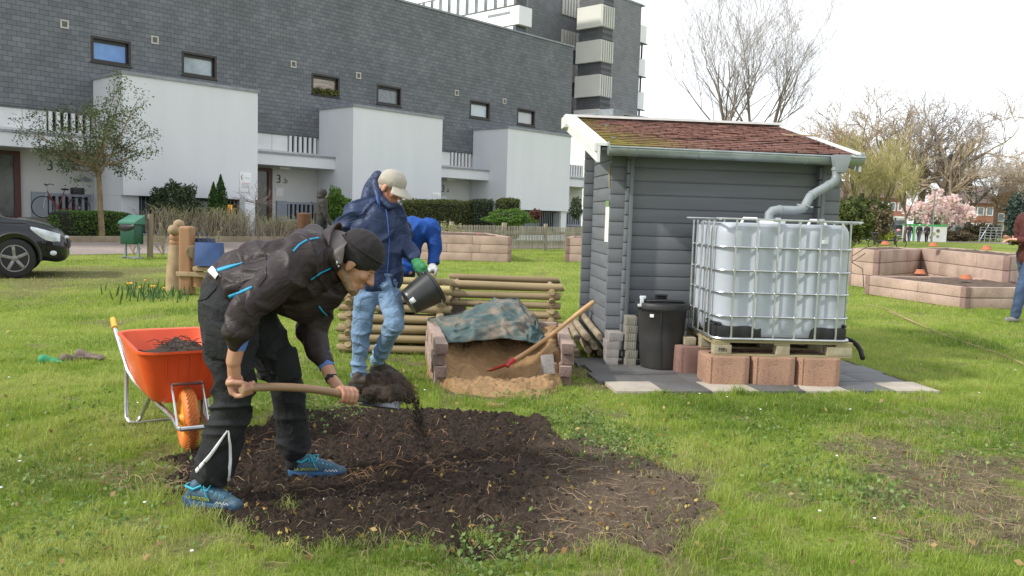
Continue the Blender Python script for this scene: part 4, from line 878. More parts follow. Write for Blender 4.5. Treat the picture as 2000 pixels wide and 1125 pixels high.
mb = MB(); mb.tube([(.19, -.085, .195), (-.02, -.085, .40), (-.02, .085, .40), (.19, .085, .195)], .007, 6); mb.build('front_brace', M_chrome, wb)
mb = MB(); mb.tube([(-.62, -.24, .04), (-.62, .24, .04)], .008, 6); mb.build('leg_brace', M_chrome, wb)
mb = MB(); mb.ell((-.60, .27, .05), (.03, .02, .02)); mb.build('leg_plug', M_org, wb)
def rr(x0, x1, w0, w1, r_, z, n_=10):
    pts = []
    for (cx, cy, a0) in ((x1-r_, w1-r_, 0), (x0+r_, w0-r_, PI/2), (x0+r_, -w0+r_, PI), (x1-r_, -w1+r_, 1.5*PI)):
        for i in range(n_): a = a0+PI/2*i/(n_-1); pts.append((cx+r_*math.cos(a), cy+r_*math.sin(a), z))
    return pts
lv = [rr(-.74, -.13, .185, .155, .09, .262), rr(-.765, -.11, .20, .17, .10, .268), rr(-.80, -.065, .225, .195, .11, .31), rr(-.86, .0, .26, .235, .12, .45), rr(-.91, .05, .285, .265, .12, .585), rr(-.93, .075, .30, .28, .13, .59), rr(-.93, .075, .30, .28, .13, .605), rr(-.90, .045, .278, .258, .115, .60), rr(-.84, -.02, .25, .225, .11, .44), rr(-.78, -.09, .21, .18, .10, .30), rr(-.74, -.13, .185, .155, .09, .285)]
nn = len(lv[0]); mb = MB(); fs = [(i*nn+k, i*nn+(k+1) % nn, (i+1)*nn+(k+1) % nn, (i+1)*nn+k) for i in range(len(lv)-1) for k in range(nn)]; fs += [tuple(range(nn-1, -1, -1)), tuple((len(lv)-1)*nn+k for k in range(nn))]
mb.add([p for q in lv for p in q], fs); tray = mb.build('tray', M_org, wb, ang=45)
mb = MB()
for k in range(5): yy = -.12+k*.06; mb.tube([(-.09, yy*.8, .30), (.0, yy*.95, .44), (.048, yy, .57)], .004, 5)
mb.build('tray_rib', M_org, tray)
mb = MB(); mb.tube([(.028, -.085, .40), (.030, .085, .40)], .006, 6); mb.build('tray_bracket', M_redframe, tray)
M_darksoil = mat('dark_soil', (.050, .034, .024), (.022, .015, .011), 30, .95, .8, 120, .01)
mb = MB(); mb.grid(lambda a, b_: (-.82+.76*a, -.22+.44*b_, .46+.10*math.sin(PI*a)*math.sin(PI*b_)+.05*noise.noise(V(a*7, b_*5, 3))+(.03 if b_ > .5 else 0)), 24, 16)
for q in range(60): a = random.random()*2*PI; c = V(random.uniform(-.6, -.2), random.uniform(-.1, .15), random.uniform(.55, .585)); mb.tube([c, c+V(math.cos(a)*.05, math.sin(a)*.05, random.uniform(-.01, .03)), c+V(math.cos(a)*.10, math.sin(a+.4)*.09, 0)], .002, 4)
so2 = mb.build('soil_load', M_darksoil, None); tag(so2, 'heap of dark soil and roots lying in the wheelbarrow tray', 'soil')
WA = math.atan2(-.86, .51); wp = G(374, 893)+V(-.08, .15, 0)
for o_ in (wb, so2): o_.location = (wp.x, wp.y, 0); o_.rotation_euler = (0, 0, WA)
# ================================================ gloves on the lawn
M_glg = mat('green_glove', (.03, .30, .13), (.02, .2, .09), 12, .7, .2); M_glb = mat('brown_glove', (.20, .15, .12), (.12, .09, .07), 12, .85, .3)
def glove(c, rz, mm, lab, s=1):
    mb = MB(); mb.ell((0, 0, .03), (.05, .042, .03)); mb.limb((-.05, 0, .035), (-.10, .0, .045), .035, .045)
    for k in range(4): mb.chain([(.03, -.03+k*.02, .03), (.075, -.038+k*.024, .03), (.10, -.04+k*.027, .018)], [.013, .012, .010])
    mb.chain([(-.01, .035, .03), (.03, .065, .03), (.05, .07, .02)], [.014, .012, .010]); o = soft(mb, 'work_glove', mm, None, .006, 2); o.location = c; o.rotation_euler = (0, 0, rz); o.scale = (s,)*3; tag(o, lab, 'glove'); return o
q = G(108, 712); glove((q.x, q.y, 0), .1, M_glg, 'bright green rubber work glove lying on the grass', 1.0)
q = G(143, 708); glove((q.x, q.y, .01), 1.3, M_glb, 'grey-brown work glove lying between the green glove and a second brown glove', 1.0)
q = G(178, 703); glove((q.x, q.y, 0), -.1, M_glb, 'brown work glove lying flat at the right of the three gloves', 1.1)
# ================================================ people
def clothmat(name, c, c2, rough, wr_=.6, sc=8, lo=.35, hi=.65):
    m, n, b, l = pr(name); vec = coords(n); t = nodenoise(n, vec, 4, 6); r = ramp(n, [(lo, c2), (hi, c)]); l.new(t.outputs['Fac'], r.inputs['Fac']); l.new(r.outputs[0], b.inputs['Base Color'])
    b.inputs['Roughness'].default_value = rough; b.inputs['Specular IOR Level'].default_value = .28
    prev = None
    for k, (s_, st_, d_, v_) in enumerate(((sc, wr_, .03, coords(n, 'Object', (1, 1, 1), (0, .6, 0))), (sc*2.1, wr_*.6, .014, coords(n, 'Object', (.45, 1, 1.5), (0, -.5, .4))), (260, .25, .0015, vec))):
        q = nodenoise(n, v_, s_, 3 if k < 2 else 2, .45); q.inputs['Distortion'].default_value = 1.1 if k < 2 else 0
        ab = n.nodes.new('ShaderNodeMath'); ab.operation = 'SUBTRACT'; ab.inputs[1].default_value = .5; l.new(q.outputs['Fac'], ab.inputs[0]); a2 = n.nodes.new('ShaderNodeMath'); a2.operation = 'ABSOLUTE'; l.new(ab.outputs[0], a2.inputs[0])
        a3 = n.nodes.new('ShaderNodeMath'); a3.operation = 'POWER'; a3.inputs[1].default_value = .55; l.new(a2.outputs[0], a3.inputs[0])
        prev = addbump(n, b, a3.outputs[0] if k < 2 else q.outputs['Fac'], st_, d_, prev)
    return m
def bvh(*obs):
    out_ = []
    for o in obs:
        me = o.data; me.update(); off = Vector((0, 0, 0)); r = o
        while r: off += r.location; r = r.parent
        out_.append((BVHTree.FromPolygons([tuple(v.co+off) for v in me.vertices], [tuple(p.vertices) for p in me.polygons])))
    return out_
def hit(trees, x, y):
    d = ray(x, y).normalized(); best = None
    for t in trees:
        h = t.ray_cast(CP, d)
        if h[0] is not None and (best is None or h[3] < best[1]): best = (h[0], h[3], h[1])
    return best
def decal(name, trees, px, w, mat_, parent, off=.003, th=.002, n=24):
    """a sewn strip lying on the garment's surface"""
    P_ = []; N_ = []; W_ = []
    for i in range(n+1):
        q = i/n*(len(px)-1); k = min(int(q), len(px)-2); f = q-k
        h = hit(trees, px[k][0]+(px[k+1][0]-px[k][0])*f, px[k][1]+(px[k+1][1]-px[k][1])*f)
        if h: P_.append(h[0]); N_.append(h[2]); W_.append((w[k]+(w[k+1]-w[k])*f) if hasattr(w, '__len__') else w)
    if len(P_) < 2: return None
    for _ in range(2): P_ = [P_[0]]+[(P_[i-1]+P_[i]*2+P_[i+1])/4 for i in range(1, len(P_)-1)]+[P_[-1]]
    mb = MB(); vs = []
    for i, p in enumerate(P_):
        d = (P_[min(i+1, len(P_)-1)]-P_[max(i-1, 0)]).normalized(); n_ = N_[i]; s_ = d.cross(n_).normalized()
        for u, h_ in ((-1, off*.2), (-.8, off+th), (.8, off+th), (1, off*.2)): vs.append(p+s_*W_[i]*.5*u+n_*h_)
    fs = [(i*4+k, i*4+k+1, (i+1)*4+k+1, (i+1)*4+k) for i in range(len(P_)-1) for k in range(3)]
    mb.add(vs, fs); return mb.build(name, mat_, parent, ang=80)
def hand(mb, wrist, palm, fdir, side, curl=.6, size=1.0, thumb=1, spread=.0):
    """palm centre, finger direction, side = across the palm towards the thumb; fingers curl about the palm normal"""
    wrist, palm = Vector(wrist), Vector(palm); f = Vector(fdir).normalized(); s = Vector(side); s = (s-f*s.dot(f)).normalized(); nrm = f.cross(s).normalized()*thumb; z = size
    mb.limb(wrist, palm-f*.03*z, .026*z, .028*z)
    for k in range(-3, 4): mb.limb(palm-f*.035*z+s*k*.010*z, palm+f*.035*z+s*k*.0115*z, .0135*z, .0125*z, 10)
    L_ = (.040, .046, .043, .034)
    for i in range(4):
        b0 = palm+f*.04*z+s*(.034-.0225*i)*z+s*spread*(1.5-i)*.006; d = f.copy(); pts = [b0-f*.02*z]; p = b0; rs = [.0105*z]; pts.append(p); rs.append(.0102*z)
        for j in range(3):
            ang = curl*(.7+.55*j)+.05*i; dd = (f*math.cos(ang)+nrm*math.sin(ang)); p = p+dd*L_[i]*(1, .72, .55)[j]*z; pts.append(p); rs.append((.0095, .0088, .0078)[j]*z)
        mb.chain(pts, rs, 10)
    t0 = palm-f*.02*z+s*.034*z; t1 = t0+(s*.6+f*.6+nrm*.35).normalized()*.034*z; t2 = t1+(f*.75+nrm*.65+s*.05).normalized()*.032*z; t3 = t2+(f*.5+nrm*.8-s*.2).normalized()*.022*z
    mb.chain([t0-s*.01, t0, t1, t2, t3], [.016*z, .015*z, .012*z, .0105*z, .009*z], 10)
def fist(mb, wrist, c, bar, knuck, size=1.0):
    """hand closed round a bar through c along 'bar'; knuck = direction from c to the back of the hand"""
    wrist, c = Vector(wrist), Vector(c); b_ = Vector(bar).normalized(); k = Vector(knuck); k = (k-b_*k.dot(b_)).normalized(); t = b_.cross(k).normalized(); z = size
    w = (c+k*.02-wrist); 
    if t.dot(w) < 0: t = -t
    for i in range(-3, 4): mb.limb(c+k*.034*z+b_*i*.0118*z-t*.035*z, c+k*.030*z+b_*i*.0118*z+t*.012*z, .0145*z, .0125*z, 10)
    mb.limb(wrist, c+k*.034*z-t*.03*z, .026*z, .026*z)
    for i in range(4):
        o_ = b_*(.034-.0225*i)*z; pts = []
        for a in (0.35, 1.15, 2.0, 2.9, 3.6): pts.append(c+o_+(k*math.cos(a)+t*math.sin(a))*.0295*z)
        mb.chain(pts, [.0112*z, .0108*z, .0102*z, .0095*z, .0085*z], 10)
    pts = [c+b_*.045*z+k*.03*z-t*.03*z, c+b_*.048*z+k*.012*z-t*.032*z, c+b_*.035*z-k*.018*z-t*.024*z, c+b_*.012*z-k*.030*z-t*.012*z]
    mb.chain(pts, [.015*z, .0125*z, .011*z, .0095*z], 10)
def headR(pitch, yaw, roll=0):
    """head local: x face forward, y left, z up"""
    return (Matrix.Rotation(yaw, 3, 'Z') @ Matrix.Rotation(pitch, 3, 'Y') @ Matrix.Rotation(roll, 3, 'X'))
def head(mb, c, R, s=1.0, ears=True):
    c = Vector(c); T = lambda x, y, z: R @ (Vector((x, y, z))*s) + c
    E_ = lambda x, y, z, r: mb.ell(T(x, y, z), tuple(k*s for k in r), R, 16, 12)
    E_(-.012, 0, .035, (.095, .077, .088)); E_(.035, 0, -.01, (.058, .060, .075)); E_(.045, 0, -.065, (.042, .045, .038)); E_(.066, 0, -.092, (.024, .026, .020))
    mb.limb(T(-.02, .045, -.055), T(.05, .03, -.085), .024*s, .020*s); mb.limb(T(-.02, -.045, -.055), T(.05, -.03, -.085), .024*s, .020*s)
    E_(.073, 0, .028, (.018, .050, .012)); E_(.060, .036, -.015, (.024, .024, .022)); E_(.060, -.036, -.015, (.024, .024, .022))
    mb.limb(T(.085, 0, .015), T(.110, 0, -.022), .009*s, .0135*s); E_(.100, .011, -.025, (.012, .009, .009)); E_(.100, -.011, -.025, (.012, .009, .009))
    E_(.086, 0, -.052, (.012, .024, .0065)); E_(.084, 0, -.065, (.012, .021, .0075))
    for sg in (1, -1):
        E_(-.008, sg*.079, -.005, (.019, .008, .032)); E_(-.002, sg*.082, .010, (.016, .008, .018)); E_(.072, sg*.031, .008, (.010, .013, .009))
    return T
M_eye = mat('eye_white', (.42, .34, .3), (.36, .28, .24), 8, .2, 0); M_iris = mat('iris', (.05, .04, .03), (.03, .03, .02), 8, .2, 0)
def face_parts(T, R, parent, s=1, brow=None):
    for sg in (1, -1):
        mb = MB(); mb.ell(T(.0735, sg*.031, .008), (.009*s,)*3, R); e = mb.build('eye', M_eye, parent); mb = MB(); mb.ell(T(.081, sg*.031, .005), (.0035*s, .006*s, .0045*s), R); mb.build('iris', M_iris, e)
        if brow: mb = MB(); mb.tube([T(.082, sg*.014, .030), T(.083, sg*.030, .036), T(.070, sg*.052, .030)], [.004*s, .005*s, .003*s], 6); mb.build('eyebrow', brow, parent)
    mb = MB(); mb.tube([T(.090, -.022, -.060), T(.0975, 0, -.0585), T(.090, .022, -.060)], [.0015*s, .0032*s, .0015*s], 6); mb.build('lips', mat('lips', (.42, .16, .14), (.36, .12, .1), 9, .5, 0), parent)
# ---------------------------------------------------------------- the digging man
M_jack = clothmat('charcoal_softshell', (.030, .0205, .0215), (.023, .016, .017), .5, .36, 5.5); M_trou = clothmat('black_work_trousers', (.019, .020, .022), (.012, .013, .014), .8, .42, 7)
M_hoodin = mat('hood_lining', (.16, .135, .13), (.13, .11, .105), 5, .7, .2, 150); M_beanie = mat('black_beanie', (.022, .018, .02), (.014, .012, .013), 8, .9, .4, 260, .002); M_cyan = mat('cyan_piping', (.0, .30, .52), (.0, .25, .45), 6, .5, 0)
M_refl = mat('reflective_tape', (.72, .72, .74), (.6, .6, .63), 6, .35, 0); M_blueshirt = mat('blue_undershirt', (.10, .20, .50), (.07, .15, .40), 6, .8, .2)
M_shoe = mat('blue_shoe', (.045, .105, .16), (.025, .06, .095), 22, .6, .3, 90, .003); M_sole = mat('shoe_sole', (.03, .12, .27), (.02, .07, .15), 9, .6, .3, 60); M_lace = mat('cyan_lace', (.03, .42, .55), (.02, .35, .48), 9, .6, 0); M_sock = mat('black_sock', (.015, .015, .016), (.01, .01, .01), 9, .9, .2)
M_toe = mat('grey_toe_cap', (.16, .16, .15), (.11, .11, .11), 12, .8, .3)
def Q(x, y, Y): return P(x, y, Y)
dg0 = (G(405, 1000)+G(600, 940))/2
D = thing('person', 'man in charcoal jacket, black beanie and black work trousers bending over a spade', 'person', (dg0.x, dg0.y, 0))
YN, YF = 3.93, 4.33
hipN, hipF = Q(447, 600, 4.02), Q(478, 606, 4.24); kneN, kneF = Q(462, 775, 3.93), Q(548, 740, 4.30); ankN, ankF = Q(390, 940, 3.93), Q(578, 893, 4.36)
shN, shF = Q(585, 512, 3.90), Q(640, 545, 4.34); elN, elF = Q(480, 600, 3.70), Q(612, 650, 4.36); wrN, wrF = Q(456, 706, 3.70), Q(647, 738, 4.22)
HN, HF = Q(470, 757, 3.90), Q(668, 772, 4.14)
neck = Q(650, 520, 4.13); HC = Q(693, 516, 4.12)
# face looks right and down; slightly towards the far side
RH = headR(math.radians(38), math.radians(3))
mb = MB(); T = head(mb, HC, RH, 1.13)
mb.chain([T(-.02, 0, -.04), neck, Q(610, 515, 4.13)], [.058, .060, .09]); mb.chain([Q(610, 515, 4.13), Q(540, 535, 4.13), Q(470, 565, 4.13)], [.12, .12, .13])
mb.chain([shF, Q(610, 525, 4.2), Q(600, 510, 4.05), shN], [.05, .08, .08, .05])
mb.chain([shN, elN, wrN], [.045, .044, .034]); mb.chain([shF, elF, wrF], [.045, .044, .033])
mb.chain([Q(470, 565, 4.13), hipN, kneN, ankN], [.12, .075, .05, .035]); mb.chain([Q(470, 565, 4.13), hipF, kneF, ankF], [.12, .075, .05, .035])
barN = V(-.25, -1, 0)
gripc = Q(480, 757, 3.72)
fist(mb, wrN, gripc+V(-.012, 0, .0), barN, V(-.95, -.1, -.15), 1.14)
sh0, sh1 = Q(487, 757, 3.73), Q(700, 777, 4.12)
fist(mb, wrF, sh0.lerp(sh1, .885)+V(0, 0, .004), sh1-sh0, V(-.15, .75, .75), 1.14)
body = soft(mb, 'body', mat('tanned_skin', (.47, .25, .165), (.38, .18, .115), 9, .5, .12, 160, .001), D, .0052, 3); body['label'] = 'bare forearms, hands and bearded face'
face_parts(T, RH, D, 1.13, mat('brown_brow', (.10, .06, .03), (.07, .04, .02), 30, .9, 0))
# stubble beard
mb = MB(); E2 = lambda x, y, z, r: mb.ell(T(x, y, z), tuple(k*1.13 for k in r), RH, 14, 9)
E2(.068, 0, -.097, (.026, .028, .021)); E2(.05, .0, -.085, (.042, .046, .026)); mb.limb(T(-.012, .05, -.05), T(.05, .032, -.088), .024, .023); mb.limb(T(-.012, -.05, -.05), T(.05, -.032, -.088), .024, .023); E2(.093, 0, -.0455, (.008, .022, .005))
soft(mb, 'beard', mat('stubble', (.20, .125, .075), (.36, .22, .15), 60, .9, .5, 300, .002), D, .005, 2)
# beanie
mb = MB(); E3 = lambda x, y, z, r: mb.ell(T(x, y, z), tuple(k*1.16 for k in r), RH, 20, 14)
E3(-.014, 0, .062, (.106, .092, .095)); E3(-.03, 0, .045, (.092, .092, .08)); mb.lathe([(.088, .0), (.103, .004), (.106, .03), (.104, .052), (.08, .06)], T(-.012, 0, .012), 32, RH)
be = soft(mb, 'beanie', M_beanie, D, .006, 3, lambda p, n: .0025*noise.noise(p*40)+.003*noise.noise(p*15))
mb = MB(); mb.tube([T(-.014+.110*math.cos(a), .098*math.sin(a), .076+.006*math.cos(a)) for a in np.linspace(0, 2*PI, 40)[:-1]], .0045, 6, closed=True); mb.build('beanie_fold', M_beanie, be)
# jacket
mb = MB()
mb.chain([Q(455, 556, 4.13), Q(505, 535, 4.13), Q(560, 530, 4.12), Q(612, 520, 4.12)], [.130, .165, .172, .150], 20)
mb.chain([Q(470, 560, 3.99), Q(540, 548, 3.97), Q(590, 540, 4.0)], [.10, .12, .12], 16); mb.chain([Q(470, 560, 4.27), Q(540, 552, 4.29), Q(600, 545, 4.26)], [.10, .12, .12], 16)
mb.chain([Q(520, 570, 4.12), Q(590, 585, 4.13), Q(640, 575, 4.15), Q(668, 560, 4.15)], [.10, .115, .09, .05], 16)
mb.chain([Q(440, 528, 4.13), Q(465, 515, 4.13)], [.05, .08])
mb.chain([shN, Q(540, 552, 3.80), elN, Q(466, 645, 3.69), Q(461, 672, 3.69)], [.108, .090, .074, .068, .044], 18)
mb.chain([Q(600, 500, 4.0), shN], [.13, .112])
mb.chain([shF, Q(622, 600, 4.37), elF, Q(620, 685, 4.30), Q(633, 708, 4.26)], [.11, .088, .078, .068, .045], 18)
mb.chain([Q(628, 500, 4.13), Q(655, 515, 4.13)], [.12, .085], 16)
wr = folds(V(1, 0, .5), 6, .010, 3, 2.4)
def jd(p, n): return wr(p, n)+.002*noise.noise(p*26)
jk = soft(mb, 'jacket', M_jack, D, .0065, 4, jd)
# hood hanging open round the neck
def hood(a, v):
    an = -.15*PI+1.3*PI*a; c = Q(636, 482, 4.13); ax = (Q(690, 470, 4.13)-c).normalized(); up = V(-.25, 0, 1).normalized(); sd = ax.cross(up)
    fl = .095+.055*v+.012*math.sin(a*9); dr = V(0, 0, -.06)*abs(math.cos(an))**2*(1-v)
    return c+ax*(-.055+.125*v+.03*math.sin(PI*a)*v-.03*v*(1-math.sin(PI*a)))+(up*math.sin(an)*.85+sd*math.cos(an))*fl+V(0, 0, -.02+.01*noise.noise(V(a*5, v*4, 0)))+dr
mb = MB(); mb.grid(hood, 36, 12); ho = mb.build('hood', [M_jack], D, ang=80); sm = ho.modifiers.new('s', 'SOLIDIFY'); sm.thickness = .009
mb = MB(); mb.chain([Q(618, 476, 4.0), Q(612, 462, 4.13), Q(620, 474, 4.26)], [.05, .065, .05]); mb.chain([Q(618, 476, 4.0), Q(640, 495, 3.985), Q(657, 520, 4.0)], [.045, .038, .028]); mb.chain([Q(620, 480, 4.26), Q(655, 500, 4.27), Q(668, 530, 4.25)], [.045, .038, .028]); soft(mb, 'collar', M_jack, D, .008, 3)
hp = [Q(640, 452, 4.02), Q(662, 449, 4.1), Q(690, 462, 4.13), Q(672, 480, 4.03), Q(664, 505, 4.0), Q(662, 520, 4.0), Q(648, 500, 3.99), Q(632, 478, 3.99)]
def flap(a, v):
    A = [Q(628, 458, 4.10), Q(636, 478, 4.0), Q(648, 500, 3.975), Q(660, 516, 3.975)]; B = [Q(655, 450, 4.14), Q(689, 461, 4.10), Q(672, 484, 4.0), Q(666, 516, 3.985)]
    def ev(L_, q): q *= 3; i = min(int(q), 2); f = q-i; return L_[i].lerp(L_[i+1], f)
    return ev(A, v).lerp(ev(B, v), a)+V(0, -.02*math.sin(PI*a)+.004*noise.noise(V(a*5, v*7, 2)), 0)
mb = MB(); mb.grid(flap, 14, 18); hf = mb.build('hood_flap', M_hoodin, D, ang=80); hf.modifiers.new('s', 'SOLIDIFY').thickness = .007
mb = MB(); mb.ell(Q(658, 513, 3.96), (.008, .008, .012)); mb.ell(Q(661, 520, 3.96), (.006,)*3); mb.build('cord_stop', M_chrome, D)
# trousers
mb = MB()
mb.chain([Q(445, 570, 4.13), Q(464, 594, 4.13)], [.132, .140], 20); mb.chain([Q(430, 590, 4.06), Q(436, 612, 4.04)], [.108, .118]); mb.chain([Q(434, 590, 4.2), Q(444, 606, 4.22)], [.105, .115])
mb.chain([Q(450, 612, 4.02), Q(450, 680, 3.96), Q(458, 745, 3.93), Q(452, 800, 3.92), Q(432, 870, 3.92), Q(418, 915, 3.92)], [.140, .125, .098, .094, .098, .098], 20)
mb.chain([hipF, Q(520, 672, 4.27), Q(553, 735, 4.30), Q(567, 800, 4.32), Q(574, 868, 4.34)], [.140, .118, .094, .086, .090], 20)
wt = folds(V(.3, 0, 1), 9, .010, 9, 1.7)
kz = kneN.z
def td(p, n): g_ = math.exp(-((p.z-kz)/.12)**2); return wt(p, n)*(.7+.9*g_)+.004*noise.noise(V(p.x*20, p.y*20, p.z*8))
tr_ = soft(mb, 'trousers', M_trou, D, .0065, 4, td)
mb = MB(); mb.box(Q(428, 665, 3.845), (.13, .05, .17), rot=Matrix.Rotation(.06, 3, 'Y') @ Matrix.Rotation(-.3, 3, 'Z')); mb.build('cargo_pocket', M_trou, tr_, bevel=.02)
mb = MB(); mb.box(Q(560, 712, 4.215), (.13, .05, .17), rot=Matrix.Rotation(-.2, 3, 'Y') @ Matrix.Rotation(.2, 3, 'Z')); mb.build('cargo_pocket', M_trou, tr_, bevel=.02)
tt = bvh(tr_); tj = bvh(jk); ta = bvh(tr_, jk)
decal('reflective_stripe', tt, [(444, 841), (430, 862), (410, 890), (384, 920)], [.007, .013, .017, .022], M_refl, tr_, .004)
decal('reflective_stripe', tt, [(446, 841), (449, 870), (450, 900), (446, 938)], [.007, .013, .015, .016], M_refl, tr_, .004)
decal('pocket_flap_seam', tt, [(386, 588), (404, 584), (425, 560)], .006, M_trou, tr_, .004)
decal('belt_reflector', ta, [(411, 525), (424, 541)], .035, M_refl, D, .004, n=8)
decal('cyan_stripe', tj, [(424, 528), (448, 521), (474, 514)], [.026, .02, .005], M_cyan, jk, .003)
decal('cyan_stripe', tj, [(448, 580), (468, 572), (492, 561)], [.018, .016, .012], M_cyan, jk, .003)
decal('cyan_piping', tj, [(572, 492), (585, 478), (600, 469), (622, 465)], .008, M_cyan, jk, .003)
decal('cyan_piping', tj, [(607, 546), (625, 533), (645, 524)], .006, M_cyan, jk, .003)
decal('cyan_piping', tj, [(622, 597), (630, 608), (638, 616)], .008, M_cyan, jk, .003)
decal('back_seam', tj, [(500, 470), (520, 500), (520, 540), (505, 560)], .004, M_jack, jk, .003)
# rolled undershirt cuffs, watch
mb = MB(); mb.cyl(wrN.lerp(elN, .24), wrN.lerp(elN, .50), .040, .047, 20); mb.build('shirt_cuff', M_blueshirt, D)
mb = MB(); mb.cyl(wrF.lerp(elF, .22), wrF.lerp(elF, .50), .040, .047, 20); mb.build('shirt_cuff', M_blueshirt, D)
mb = MB(); a_ = wrF.lerp(HF, -.08); b_ = wrF.lerp(HF, .12); mb.cyl(a_, b_, .033, .033, 20); mb.box((a_+b_)/2+V(-.0, -.032, .012), (.034, .014, .030)); mb.build('wrist_watch', M_rubber, D, bevel=.003)
# shoes : local x to the toe
def shoe_(c, rz, lab, pitch=0, s=1.0, parent=D, mu=M_shoe, ms=M_sole, laces=True):
    R = Matrix.Rotation(rz, 3, 'Z') @ Matrix.Rotation(pitch, 3, 'Y'); c = Vector(c); T_ = lambda x, y, z: R @ (V(x, y, z)*s)+c
    mb = MB(); mb.chain([T_(-.085, 0, .05), T_(-.05, 0, .065), T_(.02, 0, .068), T_(.09, 0, .052), T_(.145, .004, .034)], [.038*s, .041*s, .041*s, .036*s, .028*s], 16); mb.chain([T_(-.09, 0, .03), T_(.16, .0, .028)], [.034*s, .034*s], 12)
    mb.chain([T_(-.065, 0, .06), T_(-.055, 0, .10)], [.042*s, .040*s], 14); u = soft(mb, 'shoe', mu, parent, .006, 2, lambda p, n: .0018*noise.noise(p*60)+.0012*noise.noise(p*140))
    if lab: u['label'] = lab
    poly = [(-.125, -.028), (-.105, -.038), (-.04, -.036), (.04, -.044), (.11, -.046), (.16, -.032), (.182, 0), (.165, .034), (.11, .046), (.04, .036), (-.04, .034), (-.105, .038), (-.125, .028)]
    M4 = (Matrix.Translation(c) @ R.to_4x4()); mb = MB(); 
    vs = []; 
    for z, k in ((-.004, .96), (.006, 1.0), (.028, 1.02), (.036, .97)): vs += [(x*s*k, y*s*k, (z+(.016 if x < -.08 and z > .02 else 0)+(.012*max(0, (x-.1)/.08)))*s) for x, y in poly]
    N = len(poly); fs = [(i*N+k, i*N+(k+1) % N, (i+1)*N+(k+1) % N, (i+1)*N+k) for i in range(3) for k in range(N)]+[tuple(range(N-1, -1, -1)), tuple(3*N+k for k in range(N))]
    mb.add(vs, fs, M4); mb.build('sole', ms, u, bevel=.003)
    if laces:
        mb = MB(); mb.ell(T_(.160, 0, .036), (.022*s, .031*s, .024*s), R); mb.build('toe_cap', M_toe, u)
        for k in range(5):
            x = .0+.022*k; mb = MB(); mb.tube([T_(x, -.030, .098-.006*k), T_(x+.010, 0, .116-.009*k), T_(x+.02, .030, .095-.006*k)], .003, 5); mb.tube([T_(x+.02, -.030, .094-.006*k), T_(x+.010, 0, .1165-.009*k), T_(x, .030, .099-.006*k)], .003, 5); mb.build('lace', M_lace, u)
        mb = MB(); mb.tube([T_(-.01, 0, .12), T_(.0, -.035, .125), T_(.02, -.05, .085), T_(.03, -.048, .06)], .003, 5); mb.tube([T_(-.01, 0, .12), T_(.04, -.02, .13), T_(.03, -.05, .10), T_(-.01, -.04, .095), T_(-.01, 0, .12)], .003, 5); mb.build('lace_bow', M_lace, u)
        mb = MB(); mb.tube([T_(-.115, 0, .10), T_(-.10, -.036, .102), T_(-.05, -.045, .095), T_(-.015, -.03, .112)], .006, 8); mb.tube([T_(-.115, 0, .10), T_(-.10, .036, .102), T_(-.05, .045, .095), T_(-.015, .03, .112)], .006, 8); mb.build('collar_rim', M_lace, u)
        me = tmesh('LA SPORTIVA', .022*s, .0008); me.transform(M4 @ Matrix.Translation((-.088*s, -.0475*s, .048*s)) @ UPX @ Matrix.Rotation(.0, 4, 'Z')); link('brand_lettering', me, mat('lime_lettering', (.40, .46, .08), (.3, .36, .06), 9, .5, 0), u)
        mb = MB(); 
        for k in range(4): mb.tube([T_(.075+.018*k, -.046, .042), T_(.082+.018*k, -.047, .052), T_(.092+.018*k, -.046, .042)], .002, 5)
        mb.build('sole_stitch', M_refl, u)
    return u
shoe_(V(*G(402, 996).xyz)+V(0, .03, .004), -.30, None, 0, 1.0); shoe_(V(*G(606, 936).xyz)+V(0, .03, .006), .10, None, 0, .97)
mb = MB(); mb.limb(ankN+V(.0, 0, -.06), ankN+V(.0, 0, .03), .040, .045); mb.limb(ankN+V(-.0, 0, -.06), Q(396, 955, 3.93), .040, .045); mb.build('sock', M_sock, D)
mb = MB(); mb.limb(Q(572, 905, 4.36), Q(574, 880, 4.36), .040, .045); mb.build('sock', M_sock, D)
# ---------------------------------------------------------------- the spade he holds with soil on it
sv = thing('spade', 'spade with a T-shaped wooden grip held by the bending man', 'spade', (sh0.x, sh0.y, sh0.z))
M_hand2 = mat('worn_ash_handle', (.33, .21, .12), (.22, .13, .075), 7, .5, .15, 50, .002, stretch=(.2, 1, 1))
mb = MB(); pts = [sh0.lerp(sh1, t)+V(0, 0, .022*math.sin(PI*t)) for t in np.linspace(0, 1, 12)]; mb.tube(pts, [.0185]+[.0195]*10+[.021], 14); mb.build('handle', M_hand2, sv)
mb = MB(); b_ = barN.normalized(); mb.tube([sh0-b_*.05, sh0-b_*.045, sh0+b_*.06, sh0+b_*.066], [.014, .018, .018, .014], 14); mb.build('grip', M_hand2, sv, ang=50)
dS = (sh1-sh0).normalized(); b0 = sh1; mb = MB(); mb.tube([b0-dS*.06, b0, b0+dS*.05+V(0, 0, -.01)], [.0225, .021, .012], 12); mb.build('socket', M_galv, sv)
def bl(a, v): return b0+dS*(.02+.235*v)+V(0, .17, .02)*(a-.5)*(1-.25*max(0, v-.6))+V(0, 0, -.030+.03*(2*abs(a-.5))**2-.01*v)
mb = MB(); mb.grid(bl, 10, 10); o_ = mb.build('blade', mat('worn_steel', (.22, .23, .26), (.10, .10, .12), 9, .45, .2, metal=.8), sv); o_.modifiers.new('s', 'SOLIDIFY').thickness = .003
